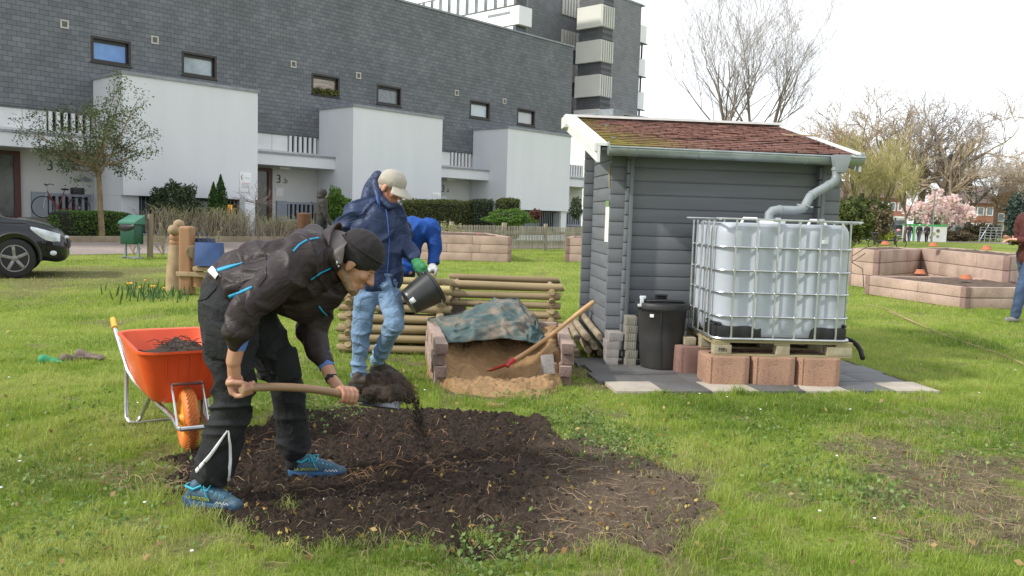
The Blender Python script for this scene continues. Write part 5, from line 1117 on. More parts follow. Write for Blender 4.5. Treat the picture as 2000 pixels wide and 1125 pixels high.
# the lump of soil
mb = MB(); sp0 = [Q(715, 763, 4.17), Q(735, 752, 4.17), Q(760, 748, 4.17), Q(785, 762, 4.17), Q(803, 780, 4.17)]
mb.chain(sp0, [.040, .062, .068, .055, .028], 14); mb.chain([Q(740, 757, 4.24), Q(775, 757, 4.24)], [.05, .05]); mb.chain([Q(725, 768, 4.1), Q(775, 768, 4.1)], [.04, .045])
fb = lambda p, n: .016*noise.noise(p*14)+.011*noise.noise(p*38)+.006*noise.noise(p*90)
cl_ = soft(mb, 'soil_clod', M_darksoil, None, .006, 0, fb); tag(cl_, 'clod of dark rooty soil lying on the blade of the lifted spade', 'soil')
mb = MB(); tc_ = bvh(cl_)[0]
for i in range(420):
    a = random.random()*2*PI; c = V(Q(760, 760, 4.17).x+random.gauss(0, .10), 4.17+random.gauss(0, .05), Q(760, 760, 4.17).z+random.gauss(0, .04)); h = tc_.find_nearest(c)
    if h[0] is None: continue
    p = h[0]; d = (h[1]*.4+V(.5, 0, -.4)+V(random.uniform(-1, 1), random.uniform(-.6, .6), random.uniform(-.8, .5))*.7).normalized()*random.uniform(.02, .05); mb.tube([p-d*.2, p+d*.5+V(0, 0, .004), p+d+V(0, 0, -.008)], [.0012, .001, .0006], 3, caps=False)
mb.build('root_hairs', mat('root_hair', (.14, .085, .045), (.05, .033, .02), 30, .9, 0), cl_)
# crumbs falling from it
mb = MB(); rs_ = random.Random(4)
for i in range(900):
    t = rs_.random()**.8; px_ = 812+18*t+rs_.gauss(0, 4+9*t*t); py_ = 785+95*t+rs_.gauss(0, 7); s_ = rs_.uniform(.0015, .006)*(1.3-t*.3); c = Q(px_, py_, 4.17+rs_.gauss(0, .025))
    v_ = [c+V(rs_.uniform(-1, 1), rs_.uniform(-1, 1), rs_.uniform(-1.6, 1.6))*s_*1.3 for _ in range(4)]; mb.add(v_, [(0, 1, 2), (0, 2, 3), (0, 3, 1), (1, 3, 2)])
tag(mb.build('falling_crumbs', M_darksoil, None, smooth=False), kind='stuff')
# ---------------------------------------------------------------- man in the blue jacket
M_navy = clothmat('navy_rain_jacket', (.026, .043, .105), (.021, .034, .083), .48, .42, 5.5); M_jean = clothmat('light_blue_jeans', (.20, .30, .44), (.135, .215, .335), .85, .55, 9, lo=.38, hi=.62)
M_cap = mat('beige_cap', (.42, .39, .33), (.35, .32, .27), 8, .8, .2, 150); M_boot = mat('brown_boot', (.055, .035, .028), (.035, .022, .018), 12, .7, .3); M_hair = mat('grey_blond_hair', (.42, .36, .28), (.28, .22, .16), 60, .8, .4, 300)
g2 = G(703, 760); B = thing('person', 'man in a navy rain jacket, beige cap and light jeans carrying a bucket', 'person', (g2.x, g2.y, 0))
def Q2(x, y, d=0): return P(x, y, 6.78+d)
HB2 = Q2(763, 368); RH2 = headR(math.radians(30), math.radians(-22), math.radians(0)); S2 = 1.12
mb = MB(); T2 = head(mb, HB2, RH2, S2); mb.chain([T2(-.03, 0, -.05), Q2(744, 400), Q2(738, 430)], [.066, .066, .09])
rs, ls, re, le, rw, lw = Q2(697, 412, -.03), Q2(777, 425, .10), Q2(658, 470, .06), Q2(791, 478, .10), Q2(690, 530, -.05), Q2(812, 508, -.02)
rh, lh, rk, lk, ra, la = Q2(716, 560, -.02), Q2(752, 562, .05), Q2(707, 650, -.04), Q2(772, 632, -.12), Q2(702, 742, .0), Q2(732, 710, .22)
mb.chain([Q2(738, 430), Q2(738, 520)], [.12, .12]); mb.chain([rs, re, rw], [.05, .04, .03]); mb.chain([ls, le, lw], [.05, .04, .03]); mb.chain([rh, rk, ra], [.06, .04, .03]); mb.chain([lh, lk, la], [.06, .04, .03])
bk0, bk1 = Q2(800, 590, -.12), Q2(842, 562, -.05); bax = (bk1-bk0).normalized()
gp = Q2(822, 528, -.05)
fist(mb, rw, Q2(692, 548, -.05), V(0, 1, 0), V(-1, 0, 0), 1.0)
soft(mb, 'body', M_skinred, B, .0065, 3); face_parts(T2, RH2, B, S2, None)
mb = MB(); mb.ell(T2(-.045, 0, .03), tuple(k*S2 for k in (.072, .081, .07)), RH2); mb.ell(T2(-.035, 0, -.01), tuple(k*S2 for k in (.06, .077, .05)), RH2); mb.build('hair', M_hair, B)
mb = MB(); E4 = lambda x, y, z, r: mb.ell(T2(x, y, z), tuple(k*S2 for k in r), RH2, 20, 12); E4(-.008, 0, .062, (.106, .090, .078)); E4(-.02, 0, .048, (.096, .09, .062)); mb.lathe([(.085, 0), (.098, .002), (.101, .02), (.09, .03)], T2(-.010, 0, .030), 28, RH2)
cp = soft(mb, 'cap', M_cap, B, .007, 2, lambda p, n: .004*noise.noise(p*22)); 
def brim(a, v): an = (a-.5)*2.1; r_ = .088+.085*v*math.cos(an*.75); return T2(-.006+r_*math.cos(an)*1.08, r_*math.sin(an)*.86, .042-.030*v+.012*math.cos(an*1.5)-.012*v*v)
mb = MB(); mb.grid(brim, 18, 8); br = mb.build('cap_brim', M_cap, cp, ang=80); br.modifiers.new('s', 'SOLIDIFY').thickness = .004
mb = MB()
for sg in (1, -1): mb.tube([T2(.086+.004*math.cos(a), sg*.033+.023*math.cos(a), .006+.016*math.sin(a)) for a in np.linspace(0, 2*PI, 16)[:-1]], .0016*S2, 5, closed=True); mb.tube([T2(.084, sg*.056, .012), T2(.03, sg*.083, .016), T2(-.01, sg*.088, .014)], .002*S2, 5)
mb.tube([T2(.09, -.010, .010), T2(.095, 0, .014), T2(.09, .010, .010)], .0016, 5); mb.build('glasses', M_darkframe, B)
mb = MB(); mb.chain([Q2(738, 425, .0), Q2(737, 470, .02), Q2(736, 520, .02), Q2(735, 548, .02)], [.150, .158, .158, .150], 20); mb.chain([Q2(716, 440, -.02), Q2(714, 540, .0)], [.125, .128], 18); mb.chain([Q2(760, 440, .06), Q2(759, 538, .05)], [.12, .122], 18)
mb.chain([Q2(738, 400, 0), rs, Q2(676, 440, .02), re, Q2(672, 500, 0), Q2(685, 525, -.03)], [.085, .092, .086, .078, .064, .05], 18); mb.chain([Q2(738, 402, .03), ls, Q2(786, 452, .11), le, Q2(808, 500, .0)], [.085, .088, .076, .068, .056], 18)
wn = folds(V(.5, 0, 1), 8, .015, 14, .5); jb = soft(mb, 'jacket', M_navy, B, .009, 4, lambda p, n: wn(p, n)+.006*noise.noise(V(p.x*9+p.z*4, p.y*6, p.z*14)))
mb = MB(); mb.chain([Q2(730, 352, .09), Q2(727, 375, .07), Q2(735, 398, .02), Q2(752, 408, -.05), Q2(768, 402, -.09)], [.036, .052, .046, .036, .026], 14); mb.chain([Q2(738, 345, .02), Q2(724, 372, .05), Q2(722, 395, .03)], [.05, .07, .08]); mb.chain([Q2(740, 340, .02), Q2(733, 360, .0), Q2(742, 388, -.08), Q2(762, 404, -.12)], [.025, .040, .036, .026], 14); mb.chain([Q2(738, 342, .14), Q2(735, 370, .14), Q2(752, 398, .12)], [.025, .045, .04])
soft(mb, 'hood', M_navy, B, .009, 3, lambda p, n: .006*noise.noise(p*12))
mb = MB(); mb.tube([Q2(733, 370, -.10), Q2(737, 385, -.13), Q2(742, 400, -.14), Q2(738, 397, -.15), Q2(735, 385, -.13)], .0035, 6); mb.build('hood_cord', mat('blue_cord', (.06, .16, .50), (.05, .12, .4), 8, .6, 0), B)
tb2 = bvh(jb); M_zip = mat('blue_zip', (.05, .13, .42), (.04, .1, .35), 8, .45, 0)
decal('zip', tb2, [(753, 404), (757, 430), (760, 470), (757, 520), (753, 556)], .009, M_zip, jb, .003)
decal('hem_seam', tb2, [(690, 549), (720, 553), (750, 554), (778, 548)], .006, M_navy, jb, .004)
mb = MB(); mb.chain([Q2(726, 545, .02), Q2(748, 548, .04)], [.150, .145], 18); mb.chain([Q2(716, 560, -.0), Q2(712, 600, -.02), Q2(705, 650, -.03), Q2(701, 700, -.01), Q2(702, 738, .0)], [.108, .095, .074, .064, .066], 18)
mb.chain([Q2(752, 560, .04), Q2(764, 598, -.04), Q2(772, 630, -.11), Q2(754, 668, .04), Q2(737, 702, .2)], [.108, .098, .080, .068, .062], 18)
wj = folds(V(.2, 0, 1), 11, .011, 21, 1.8); tj2 = soft(mb, 'jeans', M_jean, B, .009, 3, lambda p, n: wj(p, n)+.003*noise.noise(p*25))
shoe_(V(g2.x+.03, g2.y+.02, .0), -.15, 'boot mostly hidden by the grass', 0, 1.0, B, M_boot, M_rubber, False); q_ = G(742, 742); shoe_(V(q_.x+.02, q_.y+.03, .03), .35, 'brown boot with lifted heel', .35, 1.0, B, M_boot, M_rubber, False)
GL = thing('work_glove', 'green and black work glove worn on the hand that grips the bucket', 'glove', tuple(gp))
mb = MB(); fist(mb, lw, gp, V(.5, -.2, -.8), V(-.3, -.8, .5), 1.22); mb.limb(lw+V(-.01, 0, .01), lw.lerp(gp, .5), .040, .044)
gm, gn, gb, gl_ = pr('green_black_glove'); t_ = gn.nodes.new('ShaderNodeTexCoord'); s_ = gn.nodes.new('ShaderNodeSeparateXYZ'); gl_.new(t_.outputs['Object'], s_.inputs[0]); r_ = ramp(gn, [(.0, (.018, .02, .02)), (.44, (.018, .022, .02)), (.50, (.02, .17, .06)), (1, (.03, .22, .08))]); mr = gn.nodes.new('ShaderNodeMapRange'); mr.inputs['From Min'].default_value = -.12; mr.inputs['From Max'].default_value = .12; gl_.new(s_.outputs['Z'], mr.inputs['Value']); gl_.new(mr.outputs[0], r_.inputs['Fac']); gl_.new(r_.outputs[0], gb.inputs['Base Color']); gb.inputs['Roughness'].default_value = .7
soft(mb, 'glove_body', gm, GL, .007, 2)
# bucket
bu = thing('bucket', 'black plastic bucket tilted on its side in the green-gloved hand', 'bucket', tuple(bk0)); bc = Matrix.Identity(3)
zx = bax; xx_ = V(0, 1, 0).cross(zx).normalized(); yy_ = zx.cross(xx_); RB = Matrix((xx_, yy_, zx)).transposed(); LB = (bk1-bk0).length+.03
M_buc = mat('scuffed_black_bucket', (.035, .037, .038), (.02, .021, .022), 5, .35, .1, 60, .002)
mb = MB(); mb.lathe([(.105, -.01), (.110, 0), (.112, .01), (.146, LB-.02), (.158, LB-.018), (.160, LB+.004), (.150, LB+.006), (.146, LB-.005), (.108, .012), (.001, .010)], bk0, 40, RB); bb = mb.build('pail', M_buc, bu, ang=45)
mb = MB(); tbk = bvh(bb); decal('label_sticker', tbk, [(802, 590), (810, 584)], .042, M_white_paint, bb, .002, n=5)
mb = MB(); mb.tube([bk0+RB @ V(.155*math.cos(a), .155*math.sin(a), LB-.03) for a in np.linspace(-.6, PI+.6, 20)], .004, 6); mb.build('bail', M_chrome, bu)
# ---------------------------------------------------------------- man in royal blue behind
M_royal = clothmat('royal_blue_overall', (.012, .075, .33), (.009, .048, .22), .75, .5, 6)
def Q3(x, y, d=0): return P(x, y, 9.25+d)
g3 = P(790, 600, 9.3); Cc = thing('person', 'stooping man in a royal blue work jacket half hidden behind the navy jacket', 'person', (g3.x, 9.3, 0))
mb = MB(); RH3 = headR(math.radians(45), math.radians(-60)); T3 = head(mb, Q3(786, 455, -.25), RH3, 1.05); mb.chain([T3(-.03, 0, -.05), Q3(796, 450, -.05)], [.06, .07])
hp3 = Q3(770, 530, .3); mb.chain([Q3(800, 450, 0), hp3], [.12, .12])
for sx_ in (-.1, .12): mb.chain([hp3+V(sx_, 0, 0), V(hp3.x+sx_, 9.5, .5), V(hp3.x+sx_, 9.6, .06)], [.07, .055, .04])
sl3, el3, wl3 = Q3(838, 448, 0), Q3(852, 485, -.05), Q3(845, 518, -.15); mb.chain([Q3(800, 450, 0), sl3, el3, wl3], [.08, .05, .04, .03]); mb.chain([Q3(780, 460, 0), Q3(770, 500, -.2), Q3(800, 530, -.25)], [.06, .045, .035])
soft(mb, 'body', M_skin, Cc, .010, 3)
mb = MB(); mb.chain([Q3(806, 452, .02), Q3(795, 480, .1), hp3], [.165, .17, .17], 18); mb.chain([Q3(812, 448), sl3, Q3(848, 466, -.02), el3, Q3(846, 507, -.12)], [.13, .115, .09, .082, .066], 18); mb.chain([Q3(785, 460, 0), Q3(772, 500, -.2), Q3(795, 525, -.25)], [.1, .085, .07], 16)
w3 = folds(V(.5, 0, 1), 8, .018, 5, .6); soft(mb, 'work_jacket', M_royal, Cc, .013, 3, w3)
mb = MB()
for sx_ in (-.1, .12): mb.chain([hp3+V(sx_, 0, 0), V(hp3.x+sx_, 9.5, .5), V(hp3.x+sx_, 9.6, .10)], [.13, .09, .08])
soft(mb, 'trousers', M_trou, Cc, .015, 2)
mb = MB(); mb.ell(T3(-.01, 0, .05), (.105, .09, .09), RH3); mb.build('knit_hat', M_beanie, Cc)
mb = MB(); gq = Q3(842, 532, -.33); fist(mb, wl3, gq, V(.35, -1, -.1), V(.1, .1, 1), 1.25); mb.limb(wl3, wl3.lerp(gq, .4), .04, .042); g_ = soft(mb, 'work_glove', mat('pale_grey_glove', (.46, .47, .50), (.36, .37, .40), 9, .8, .2), None, .009, 2); tag(g_, 'pale grey work glove gripping the end of a fresh log', 'glove')
tag(logmesh(MB(), P(839, 545, 8.72), P(846, 533, 9.2), .047).build('held_log', [M_log2, mat('fresh_end_grain', (.48, .38, .14), (.34, .25, .08), 14, .85, .2)], None, ang=50), 'short fresh yellow log pointing at the camera, held by the grey glove', 'log')
# ---------------------------------------------------------------- hooded walker, person at the right edge, three far walkers
def figure(name, label, px_f, Yd, h, yaw, top, legs, hat=None, pose='stand', zb=0, skin=M_skin, arms=None, shoem=M_boot, lowres=.02, hood=False):
    """simple standing or striding figure, local x forward, built at its own spot"""
    t = thing(name, label, 'person', (0, 0, 0)); k = h/1.75; s_ = .16 if pose == 'walk' else .03
    hipz, kz_, shz = .92*k, .48*k, 1.42*k; mb = MB(); R = headR(.12, 0); Th = head(mb, (.02*k, 0, 1.60*k), R, k)
    mb.chain([(0, 0, 1.55*k), (0, 0, 1.2*k), (0, 0, .95*k)], [.055*k, .11*k, .11*k])
    lg = []
    for sg in (1, -1):
        H_, K_, A_ = V(0, sg*.09*k, hipz), V(s_*sg*.8+.04, sg*.09*k, kz_), V(s_*sg*1.6-.02, sg*.08*k, .09*k); lg.append((H_, K_, A_)); mb.chain([H_, K_, A_], [.07*k, .05*k, .035*k])
    ar = []
    for sg in (1, -1):
        if arms == 'front': S_, E_, W_ = V(0, sg*.19*k, shz), V(-.02, sg*.25*k, 1.12*k), V(.24*k, sg*.08*k, 1.13*k)
        else: S_, E_, W_ = V(0, sg*.19*k, shz), V(-.03-s_*sg*.6, sg*.24*k, 1.13*k), V(.04-s_*sg*1.0, sg*.24*k, .88*k)
        ar.append((S_, E_, W_)); mb.chain([S_, E_, W_], [.05*k, .036*k, .028*k]); hand(mb, W_, W_+(W_-E_).normalized()*.07*k, W_-E_, V(0, -sg, 0), .4, k)
    soft(mb, 'body', skin, t, max(lowres*.6, .008), 2)
    mb = MB(); mb.chain([(0, 0, 1.42*k), (.0, 0, 1.15*k), (0, 0, .90*k)], [.145*k, .145*k, .15*k], 16); mb.chain([(0, .09*k, 1.38*k), (0, -.09*k, 1.38*k)], [.12*k, .12*k])
    for S_, E_, W_ in ar: mb.chain([S_, E_, W_], [.082*k, .066*k, .048*k])
    soft(mb, 'jacket', top, t, lowres, 2, folds(V(0, 0, 1), 8, .008, 3, .7))
    mb = MB()
    for H_, K_, A_ in lg: mb.chain([H_+V(0, 0, .02), K_, A_+V(0, 0, .02)], [.110*k, .078*k, .06*k])
    soft(mb, 'trousers', legs, t, lowres, 2, folds(V(0, 0, 1), 10, .006, 7, 1.4))
    for H_, K_, A_ in lg: mb = MB(); mb.chain([A_+V(-.03, 0, -.045*k), A_+V(.12*k, 0, -.055*k)], [.042*k, .034*k]); mb.build('shoe', shoem, t)
    mb = MB()
    if hood: mb.ell(Th(-.02, 0, .03), (.125*k, .112*k, .12*k), R, 16, 12); mb.ell(Th(-.05, 0, -.06), (.10*k, .12*k, .08*k), R, 16, 12); soft(mb, 'hood', top, t, .015, 2, lambda p, n: .006*noise.noise(p*12))
    else: mb.ell(Th(-.015, 0, .04), (.103*k, .086*k, .09*k), R, 16, 12); mb.build('hat' if hat else 'hair', hat or M_iris, t)
    t.location = (px_f.x, px_f.y, zb); t.rotation_euler = (0, 0, yaw); return t
M_dkjack = mat('dark_olive_jacket', (.035, .033, .030), (.026, .024, .022), 4, .8, .2); M_dkjean = mat('dark_jeans', (.045, .07, .13), (.03, .05, .09), 5, .85, .2)
q4 = P(628, 480, 22.5); figure('person', 'person in a dark hooded jacket walking away beyond the twiggy hedge', q4, 22.5, 1.92, math.radians(20), M_dkjack, M_trou, pose='walk', zb=.08, hood=True)
M_maroon = mat('maroon_pullover', (.095, .022, .018), (.065, .016, .014), 5, .85, .35, 120); M_jeand = mat('mid_blue_jeans', (.06, .10, .19), (.035, .06, .12), 5, .85, .3)
q5 = G(1984, 630); pe = figure('person', 'person in a maroon pullover and blue jeans cut off by the right edge', q5+V(.20, .12, 0), 0, 2.0, math.radians(188), M_maroon, M_jeand, pose='walk', arms='front', shoem=mat('grey_trainer', (.26, .25, .27), (.18, .17, .19), 12, .7, .2), lowres=.014)
M_purple = mat('dark_purple_coat', (.05, .03, .05), (.035, .02, .035), 5, .8, 0); M_whitehat = mat('white_hat', (.6, .65, .7), (.5, .5, .5), 5, .8, 0)
for (x_, lab, tp, lgm, ht) in ((1775, 'leftmost far walker, in a dark coat and blue jeans with dark hair', M_purple, M_jeand, None), (1794, 'middle far walker, in a dark coat with a white hat', M_dkjack, M_dkjean, M_whitehat), (1809, 'rightmost far walker, dark clothes and a pinkish hat, beside the green and white container', M_purple, M_trou, mat('pink_hat', (.7, .4, .42), (.6, .35, .35), 5, .8, 0))):
    q = P(x_, 471, 78); q.z = 0; ff = figure('person', lab, q, 0, 1.70, math.radians(60), tp, lgm, ht, pose='walk', lowres=.03); ff['group'] = 'people walking on the far park path'
# ================================================ foliage helpers
def leaves(name, centres, size, mat_, parent, up=.0, tint=None, aspect=.5, flat=0):
    c = np.asarray(centres, np.float32); N = len(c); r = np.random
    a = r.randn(N, 3); a /= np.linalg.norm(a, axis=1)[:, None]; a[:, 2] = a[:, 2]*(1-flat)+up; a /= np.linalg.norm(a, axis=1)[:, None]
    b = np.cross(a, r.randn(N, 3)); b /= np.linalg.norm(b, axis=1)[:, None]; s = (size*(.6+.8*r.rand(N)))[:, None]
    v = np.stack([c-a*s*.5, c+b*s*aspect*.5, c+a*s*.5, c-b*s*aspect*.5], 1)
    t = (r.rand(N) if tint is None else np.clip(tint+(r.rand(N)-.5)*.5, 0, 1)); t = np.repeat(t, 4)
    col = np.stack([t, t, t, np.ones_like(t)], -1)
    return np_mesh(name, v, np.arange(N*4).reshape(-1, 4), mat_, parent, col=col)
def blobpts(n, c, r, shell=.55, seed=0, clump=.35):
    p = np.random.randn(n*2, 3); p /= np.linalg.norm(p, axis=1)[:, None]; q = (shell+(1-shell)*np.random.rand(n*2))[:, None]
    k = np.array([.72+.5*noise.noise(V(*(x*2.1))+V(seed, seed*2, 3)) for x in p])[:, None]; k = np.clip(k+.1, .5, 1.15)
    g = np.array([noise.noise(V(*(x*5))+V(seed*3, 1, 2)) for x in p]); keep = g > -clump
    p = (p*q*k*np.asarray(r)+np.asarray(c))[keep][:n]; return p
def branches(mb, p, d, r, L_, depth, spread=.5, n=4, up=.12, tips=None, seg=3, ratio=.72, kids=(2, 3), rnd=random, droop=0, minr=.004):
    p = Vector(p); d = Vector(d).normalized(); pts = [p.copy()]; rs = [r]
    for i in range(seg):
        d = (d+V(rnd.gauss(0, .10), rnd.gauss(0, .10), rnd.gauss(0, .06)+up*.35-droop)).normalized(); p = p+d*L_/seg; pts.append(p.copy()); rs.append(max(minr, r*(1-.42*(i+1)/seg)))
    mb.tube(pts, rs, n if depth > 1 else 3, caps=False)
    if depth == 0:
        if tips is not None: tips.append(p.copy())
        return
    for i in range(rnd.randint(*kids)):
        j = rnd.randint(max(1, seg-2), seg); ax = V(rnd.gauss(0, 1), rnd.gauss(0, 1), rnd.gauss(0, .6)); nd = (d+ax.normalized()*spread*rnd.uniform(.6, 1.3)+V(0, 0, up)).normalized()
        branches(mb, pts[j], nd, rs[j]*ratio, L_*rnd.uniform(.62, .86), depth-1, spread, n, up, tips, seg, ratio, kids, rnd, droop, minr)
# ---------------------------------------------------------------- small evergreen tree by the entrance
M_hol = leafmat('grey_green_leaf', (.085, .12, .045), (.035, .055, .022), (.15, .19, .08), .2)
ht = thing('evergreen_tree', 'small open-crowned evergreen tree on a single trunk in front of the left entrance', 'tree', tuple(P(197, 458, 26.2)))
b0_ = P(197, 462, 26.2); t1_ = P(192, 322, 26.2); R7 = random.Random(5); mb = MB(); mb.tube([b0_+V(.05, 0, -.3), P(196, 400, 26.2), t1_], [.10, .085, .07], 8); tips = []
mb2 = MB()
for (tx, ty, dy) in ((70, 262, 0), (100, 245, .8), (120, 300, -.5), (150, 225, .5), (185, 235, -.3), (220, 195, .3), (236, 188, 0), (256, 218, -.6), (285, 265, .3), (265, 300, 0), (235, 320, .6), (150, 330, .3), (105, 290, 0), (210, 260, -1), (180, 290, 1), (245, 245, .2), (135, 262, -.8), (90, 275, .3)):
    e_ = P(tx, ty, 26.2+dy); q0 = t1_+V(0, 0, random.uniform(-.4, .3)); md = q0.lerp(e_, .5)+V(0, 0, -.12)
    mb.tube([q0, md, e_], [.035, .025, .010], 5, caps=False)
    for k in range(9): f_ = .3+.7*k/8; s_ = q0.lerp(md, f_*2) if f_ < .5 else md.lerp(e_, f_*2-1); branches(mb2, s_, (e_-q0).normalized()+V(R7.gauss(0, .7), R7.gauss(0, .7), R7.gauss(.1, .5)), .009, .38, 1, .7, 3, .1, tips, 2, rnd=R7, minr=.004)
mb.build('trunk', mat('yellowish_bark', (.24, .18, .09), (.13, .10, .06), 6, .9, .5, 25, .02), ht)
cr_ = mb2.build('crown', M_twig, ht)
tp = np.array([tuple(t) for t in tips]); c = np.repeat(tp, 20, 0)+np.random.randn(len(tp)*20, 3)*.10; leaves('leaves', c, .078, M_hol, cr_, .1)
# ---------------------------------------------------------------- bushes, hedges
M_box = leafmat('box_green', (.11, .22, .035), (.06, .12, .02), (.18, .30, .055), .35); M_dk = leafmat('laurel_dark', (.045, .075, .028), (.02, .035, .014), (.15, .18, .12), .15); M_thu = leafmat('thuja_green', (.045, .105, .02), (.02, .05, .01), (.08, .16, .03), .15)
M_hedge = leafmat('olive_hedge', (.11, .14, .035), (.05, .07, .02), (.20, .20, .06), .25); M_red = leafmat('reddish_hedge', (.13, .05, .035), (.06, .025, .02), (.20, .09, .05), .15)
M_shadecore = mat('bush_shade_core', (.012, .016, .008), (.006, .008, .004), 9, 1, 0)  # near-black, the shade deep inside the foliage put into the colour
def bush(name, label, c, r, n, size, mat_, flat_top=False, group=None, clump=.35, shell=.75):
    t = thing(name, label, 'bush' if 'hedge' not in name else 'hedge', (c.x, c.y, c.z-r[2]), 0, group); core = MB(); core.ell(c, tuple(k*.58 for k in r)); co_ = core.build('stems', M_shadecore, t)  # solid dark core painted as the inner shade of the bush, not stems
    pts = blobpts(n, tuple(c), r, shell, random.random()*9, clump); leaves('foliage', pts, size, mat_, t, .2)
    return t
def hedgebox(name, label, p0, p1, w, h, z0, n, size, mat_, rnd_=.12, ns=None):
    p0, p1 = Vector(p0), Vector(p1); d = (p1-p0); L_ = d.length; d.normalize(); s = V(-d.y, d.x, 0); t = thing(name, label, 'hedge', (p0.x, p0.y, z0)); core = MB(); c_ = (p0+p1)/2
    core.box((c_.x, c_.y, z0+h*.46), (L_*.92, w*.8, h*.85), rz=math.atan2(d.y, d.x)); core.build('stems', M_shadecore, t, bevel=min(w, h)*.2)  # solid dark block painted as the shade inside the hedge, not stems
    u = np.random.rand(n, 3)*2-1; m_ = np.max(np.abs(u), axis=1)[:, None]; pn = 3.2 if rnd_ > .3 else 9; m_ = (np.abs(u)**pn).sum(1)[:, None]**(1/pn); u = u/m_*(.82+.2*np.random.rand(n, 1)); 
    r_ = .5*(np.abs(u[:, 0])**6+np.abs(u[:, 2])**6); u[:, 2] *= 1-rnd_*r_
    lump = np.array([noise.noise(V(a*L_*1.2, b*2, cc*h*2)) for a, b, cc in u])[:, None]*.09
    P_ = np.asarray(c_)[None]*[1, 1, 0]+u[:, :1]*np.asarray(d)*L_/2+u[:, 1:2]*(1+lump)*np.asarray(s)*w/2+np.array([0, 0, 1])*(z0+h/2+u[:, 2:3]*(1+lump)*h/2)
    leaves('foliage', P_, size, mat_, t, .2); return t
def HW(s, v, z=0): p = HB+HE1*s-HE2*v; return V(p.x, p.y, z)
def PV(x, y, v, yo=None):      # point of the garden plane v metres in front of the slate wall
    d = ray(x, y); t = (-v - (CP-HB).dot(HE2))/d.dot(HE2); return CP+d*t
def HZ(p, z=0): return V(p.x, p.y, z)
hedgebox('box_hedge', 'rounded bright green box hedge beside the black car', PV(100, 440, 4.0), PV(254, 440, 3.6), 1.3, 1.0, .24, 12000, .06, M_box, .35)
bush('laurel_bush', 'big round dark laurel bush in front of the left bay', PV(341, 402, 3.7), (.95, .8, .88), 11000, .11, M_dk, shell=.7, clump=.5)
def conifer(px_, top, Yd, rb, lab):
    t0 = PV(px_, top, Yd); b_ = PV(px_, 425, Yd); b_.z = .3; t = thing('conifer', lab, 'tree', tuple(b_), 0, 'pair of slim conifers'); mb = MB(); mb.tube([b_, t0], [.05, .008], 6); mb.build('trunk', M_bark, t)
    mb = MB(); H_ = t0.z-b_.z; mb.cyl(b_+V(0, 0, .05), t0-V(0, 0, .3), rb*.7, .02, 10); mb.build('core', M_shadecore, t)
    N = 5200; u = np.random.rand(N)**.8; a = np.random.rand(N)*2*PI; r_ = rb*np.power(1-u, .8)*(.75+.35*np.random.rand(N))*(1+.22*np.sin(a*4+u*17)); pts = np.stack([b_.x+r_*np.cos(a), b_.y+r_*np.sin(a), b_.z+u*H_], -1); leaves('crown', pts, .055, M_thu, t, .9); return t
conifer(417, 356, 3.6, .40, 'left, shorter one of the two slim conifers before the left bay'); conifer(431, 341, 3.5, .46, 'right, taller one of the two slim conifers before the left bay')
bush('evergreen_shrub', 'upright feathery green shrub between entrance 3.b and the middle bay', PV(660, 402, 3.9), (.62, .6, .82), 5000, .09, M_box, clump=.5)
N = 900; tpx = np.random.rand(N); 
hedgebox('clipped_hedge', 'long clipped olive green hedge in front of the middle bay', PV(788, 411, 4.6), PV(932, 414, 4.6), 1.0, 1.85, .20, 22000, .075, M_hedge, .1)
hedgebox('clipped_hedge', 'dark square clipped bush left of the light green one by entrance 3.a', P(917, 405, 38), P(960, 405, 38.5), .9, 1.95, .25, 7000, .07, M_dk, .2)
hedgebox('clipped_hedge', 'light green square clipped bush above the domed hedge', P(970, 398, 39), P(1013, 398, 39.3), .9, 2.1, .2, 7000, .07, M_hedge, .2)
bush('domed_hedge', 'low domed bright green hedge behind the picket fence', P(990, 425, 36), (1.2, .8, .42), 8000, .07, M_box)
bush('domed_hedge', 'small reddish bush at the right end of the domed hedge', P(1045, 421, 37), (.30, .35, .36), 1800, .06, M_red)
bush('dark_shrub', 'dark shrub peeping out at the left edge of the shed', P(1124, 408, 38), (.35, .4, .62), 1800, .08, M_dk)
# budding twiggy hedges
M_bud = leafmat('spring_buds', (.30, .33, .10), (.16, .18, .05), (.45, .47, .20), .3); M_greytwig = mat('pale_twigs', (.42, .36, .28), (.28, .23, .17), 2, .85, 0)
def twighedge(label, pA, pB, w, h, z0, n, seed=1, bud=.05):
    t = thing('budding_hedge', label, 'hedge', (pA.x, pA.y, z0)); r_ = random.Random(seed); mb = MB(); tp = []
    for i in range(n):
        b_ = pA.lerp(pB, r_.random())+V(r_.uniform(-w, w)/2, r_.uniform(-w, w)/2, 0); b_.z = z0; hh = h*r_.uniform(.65, 1.05); d = V(r_.gauss(0, .22), r_.gauss(0, .22), 1); m_ = b_+d*hh*.5; e_ = m_+(d+V(r_.gauss(0, .18), r_.gauss(0, .18), 0))*hh*.5
        mb.tube([b_, m_, e_], [.012, .009, .005], 3, caps=False); tp += [e_, m_.lerp(e_, .75)]
        for q in range(2): s_ = b_.lerp(m_, r_.random()) if q else m_.lerp(e_, r_.random()); f_ = s_+V(r_.gauss(0, .16), r_.gauss(0, .16), r_.uniform(.08, .32)); mb.tube([s_, f_], [.006, .004], 3, caps=False); tp.append(f_)
    mb.build('stems', M_greytwig, t); tp = np.array([tuple(x) for x in tp]); c = np.repeat(tp, 2, 0)+np.random.randn(len(tp)*2, 3)*.02; leaves('buds', c, bud*.9, M_bud, t, .8, aspect=.6); return t
twighedge('bare twiggy hedge with pale green buds in front of the left bay', PV(303, 462, 4.6), PV(482, 462, 4.6), .5, 1.10, .22, 480, 2)
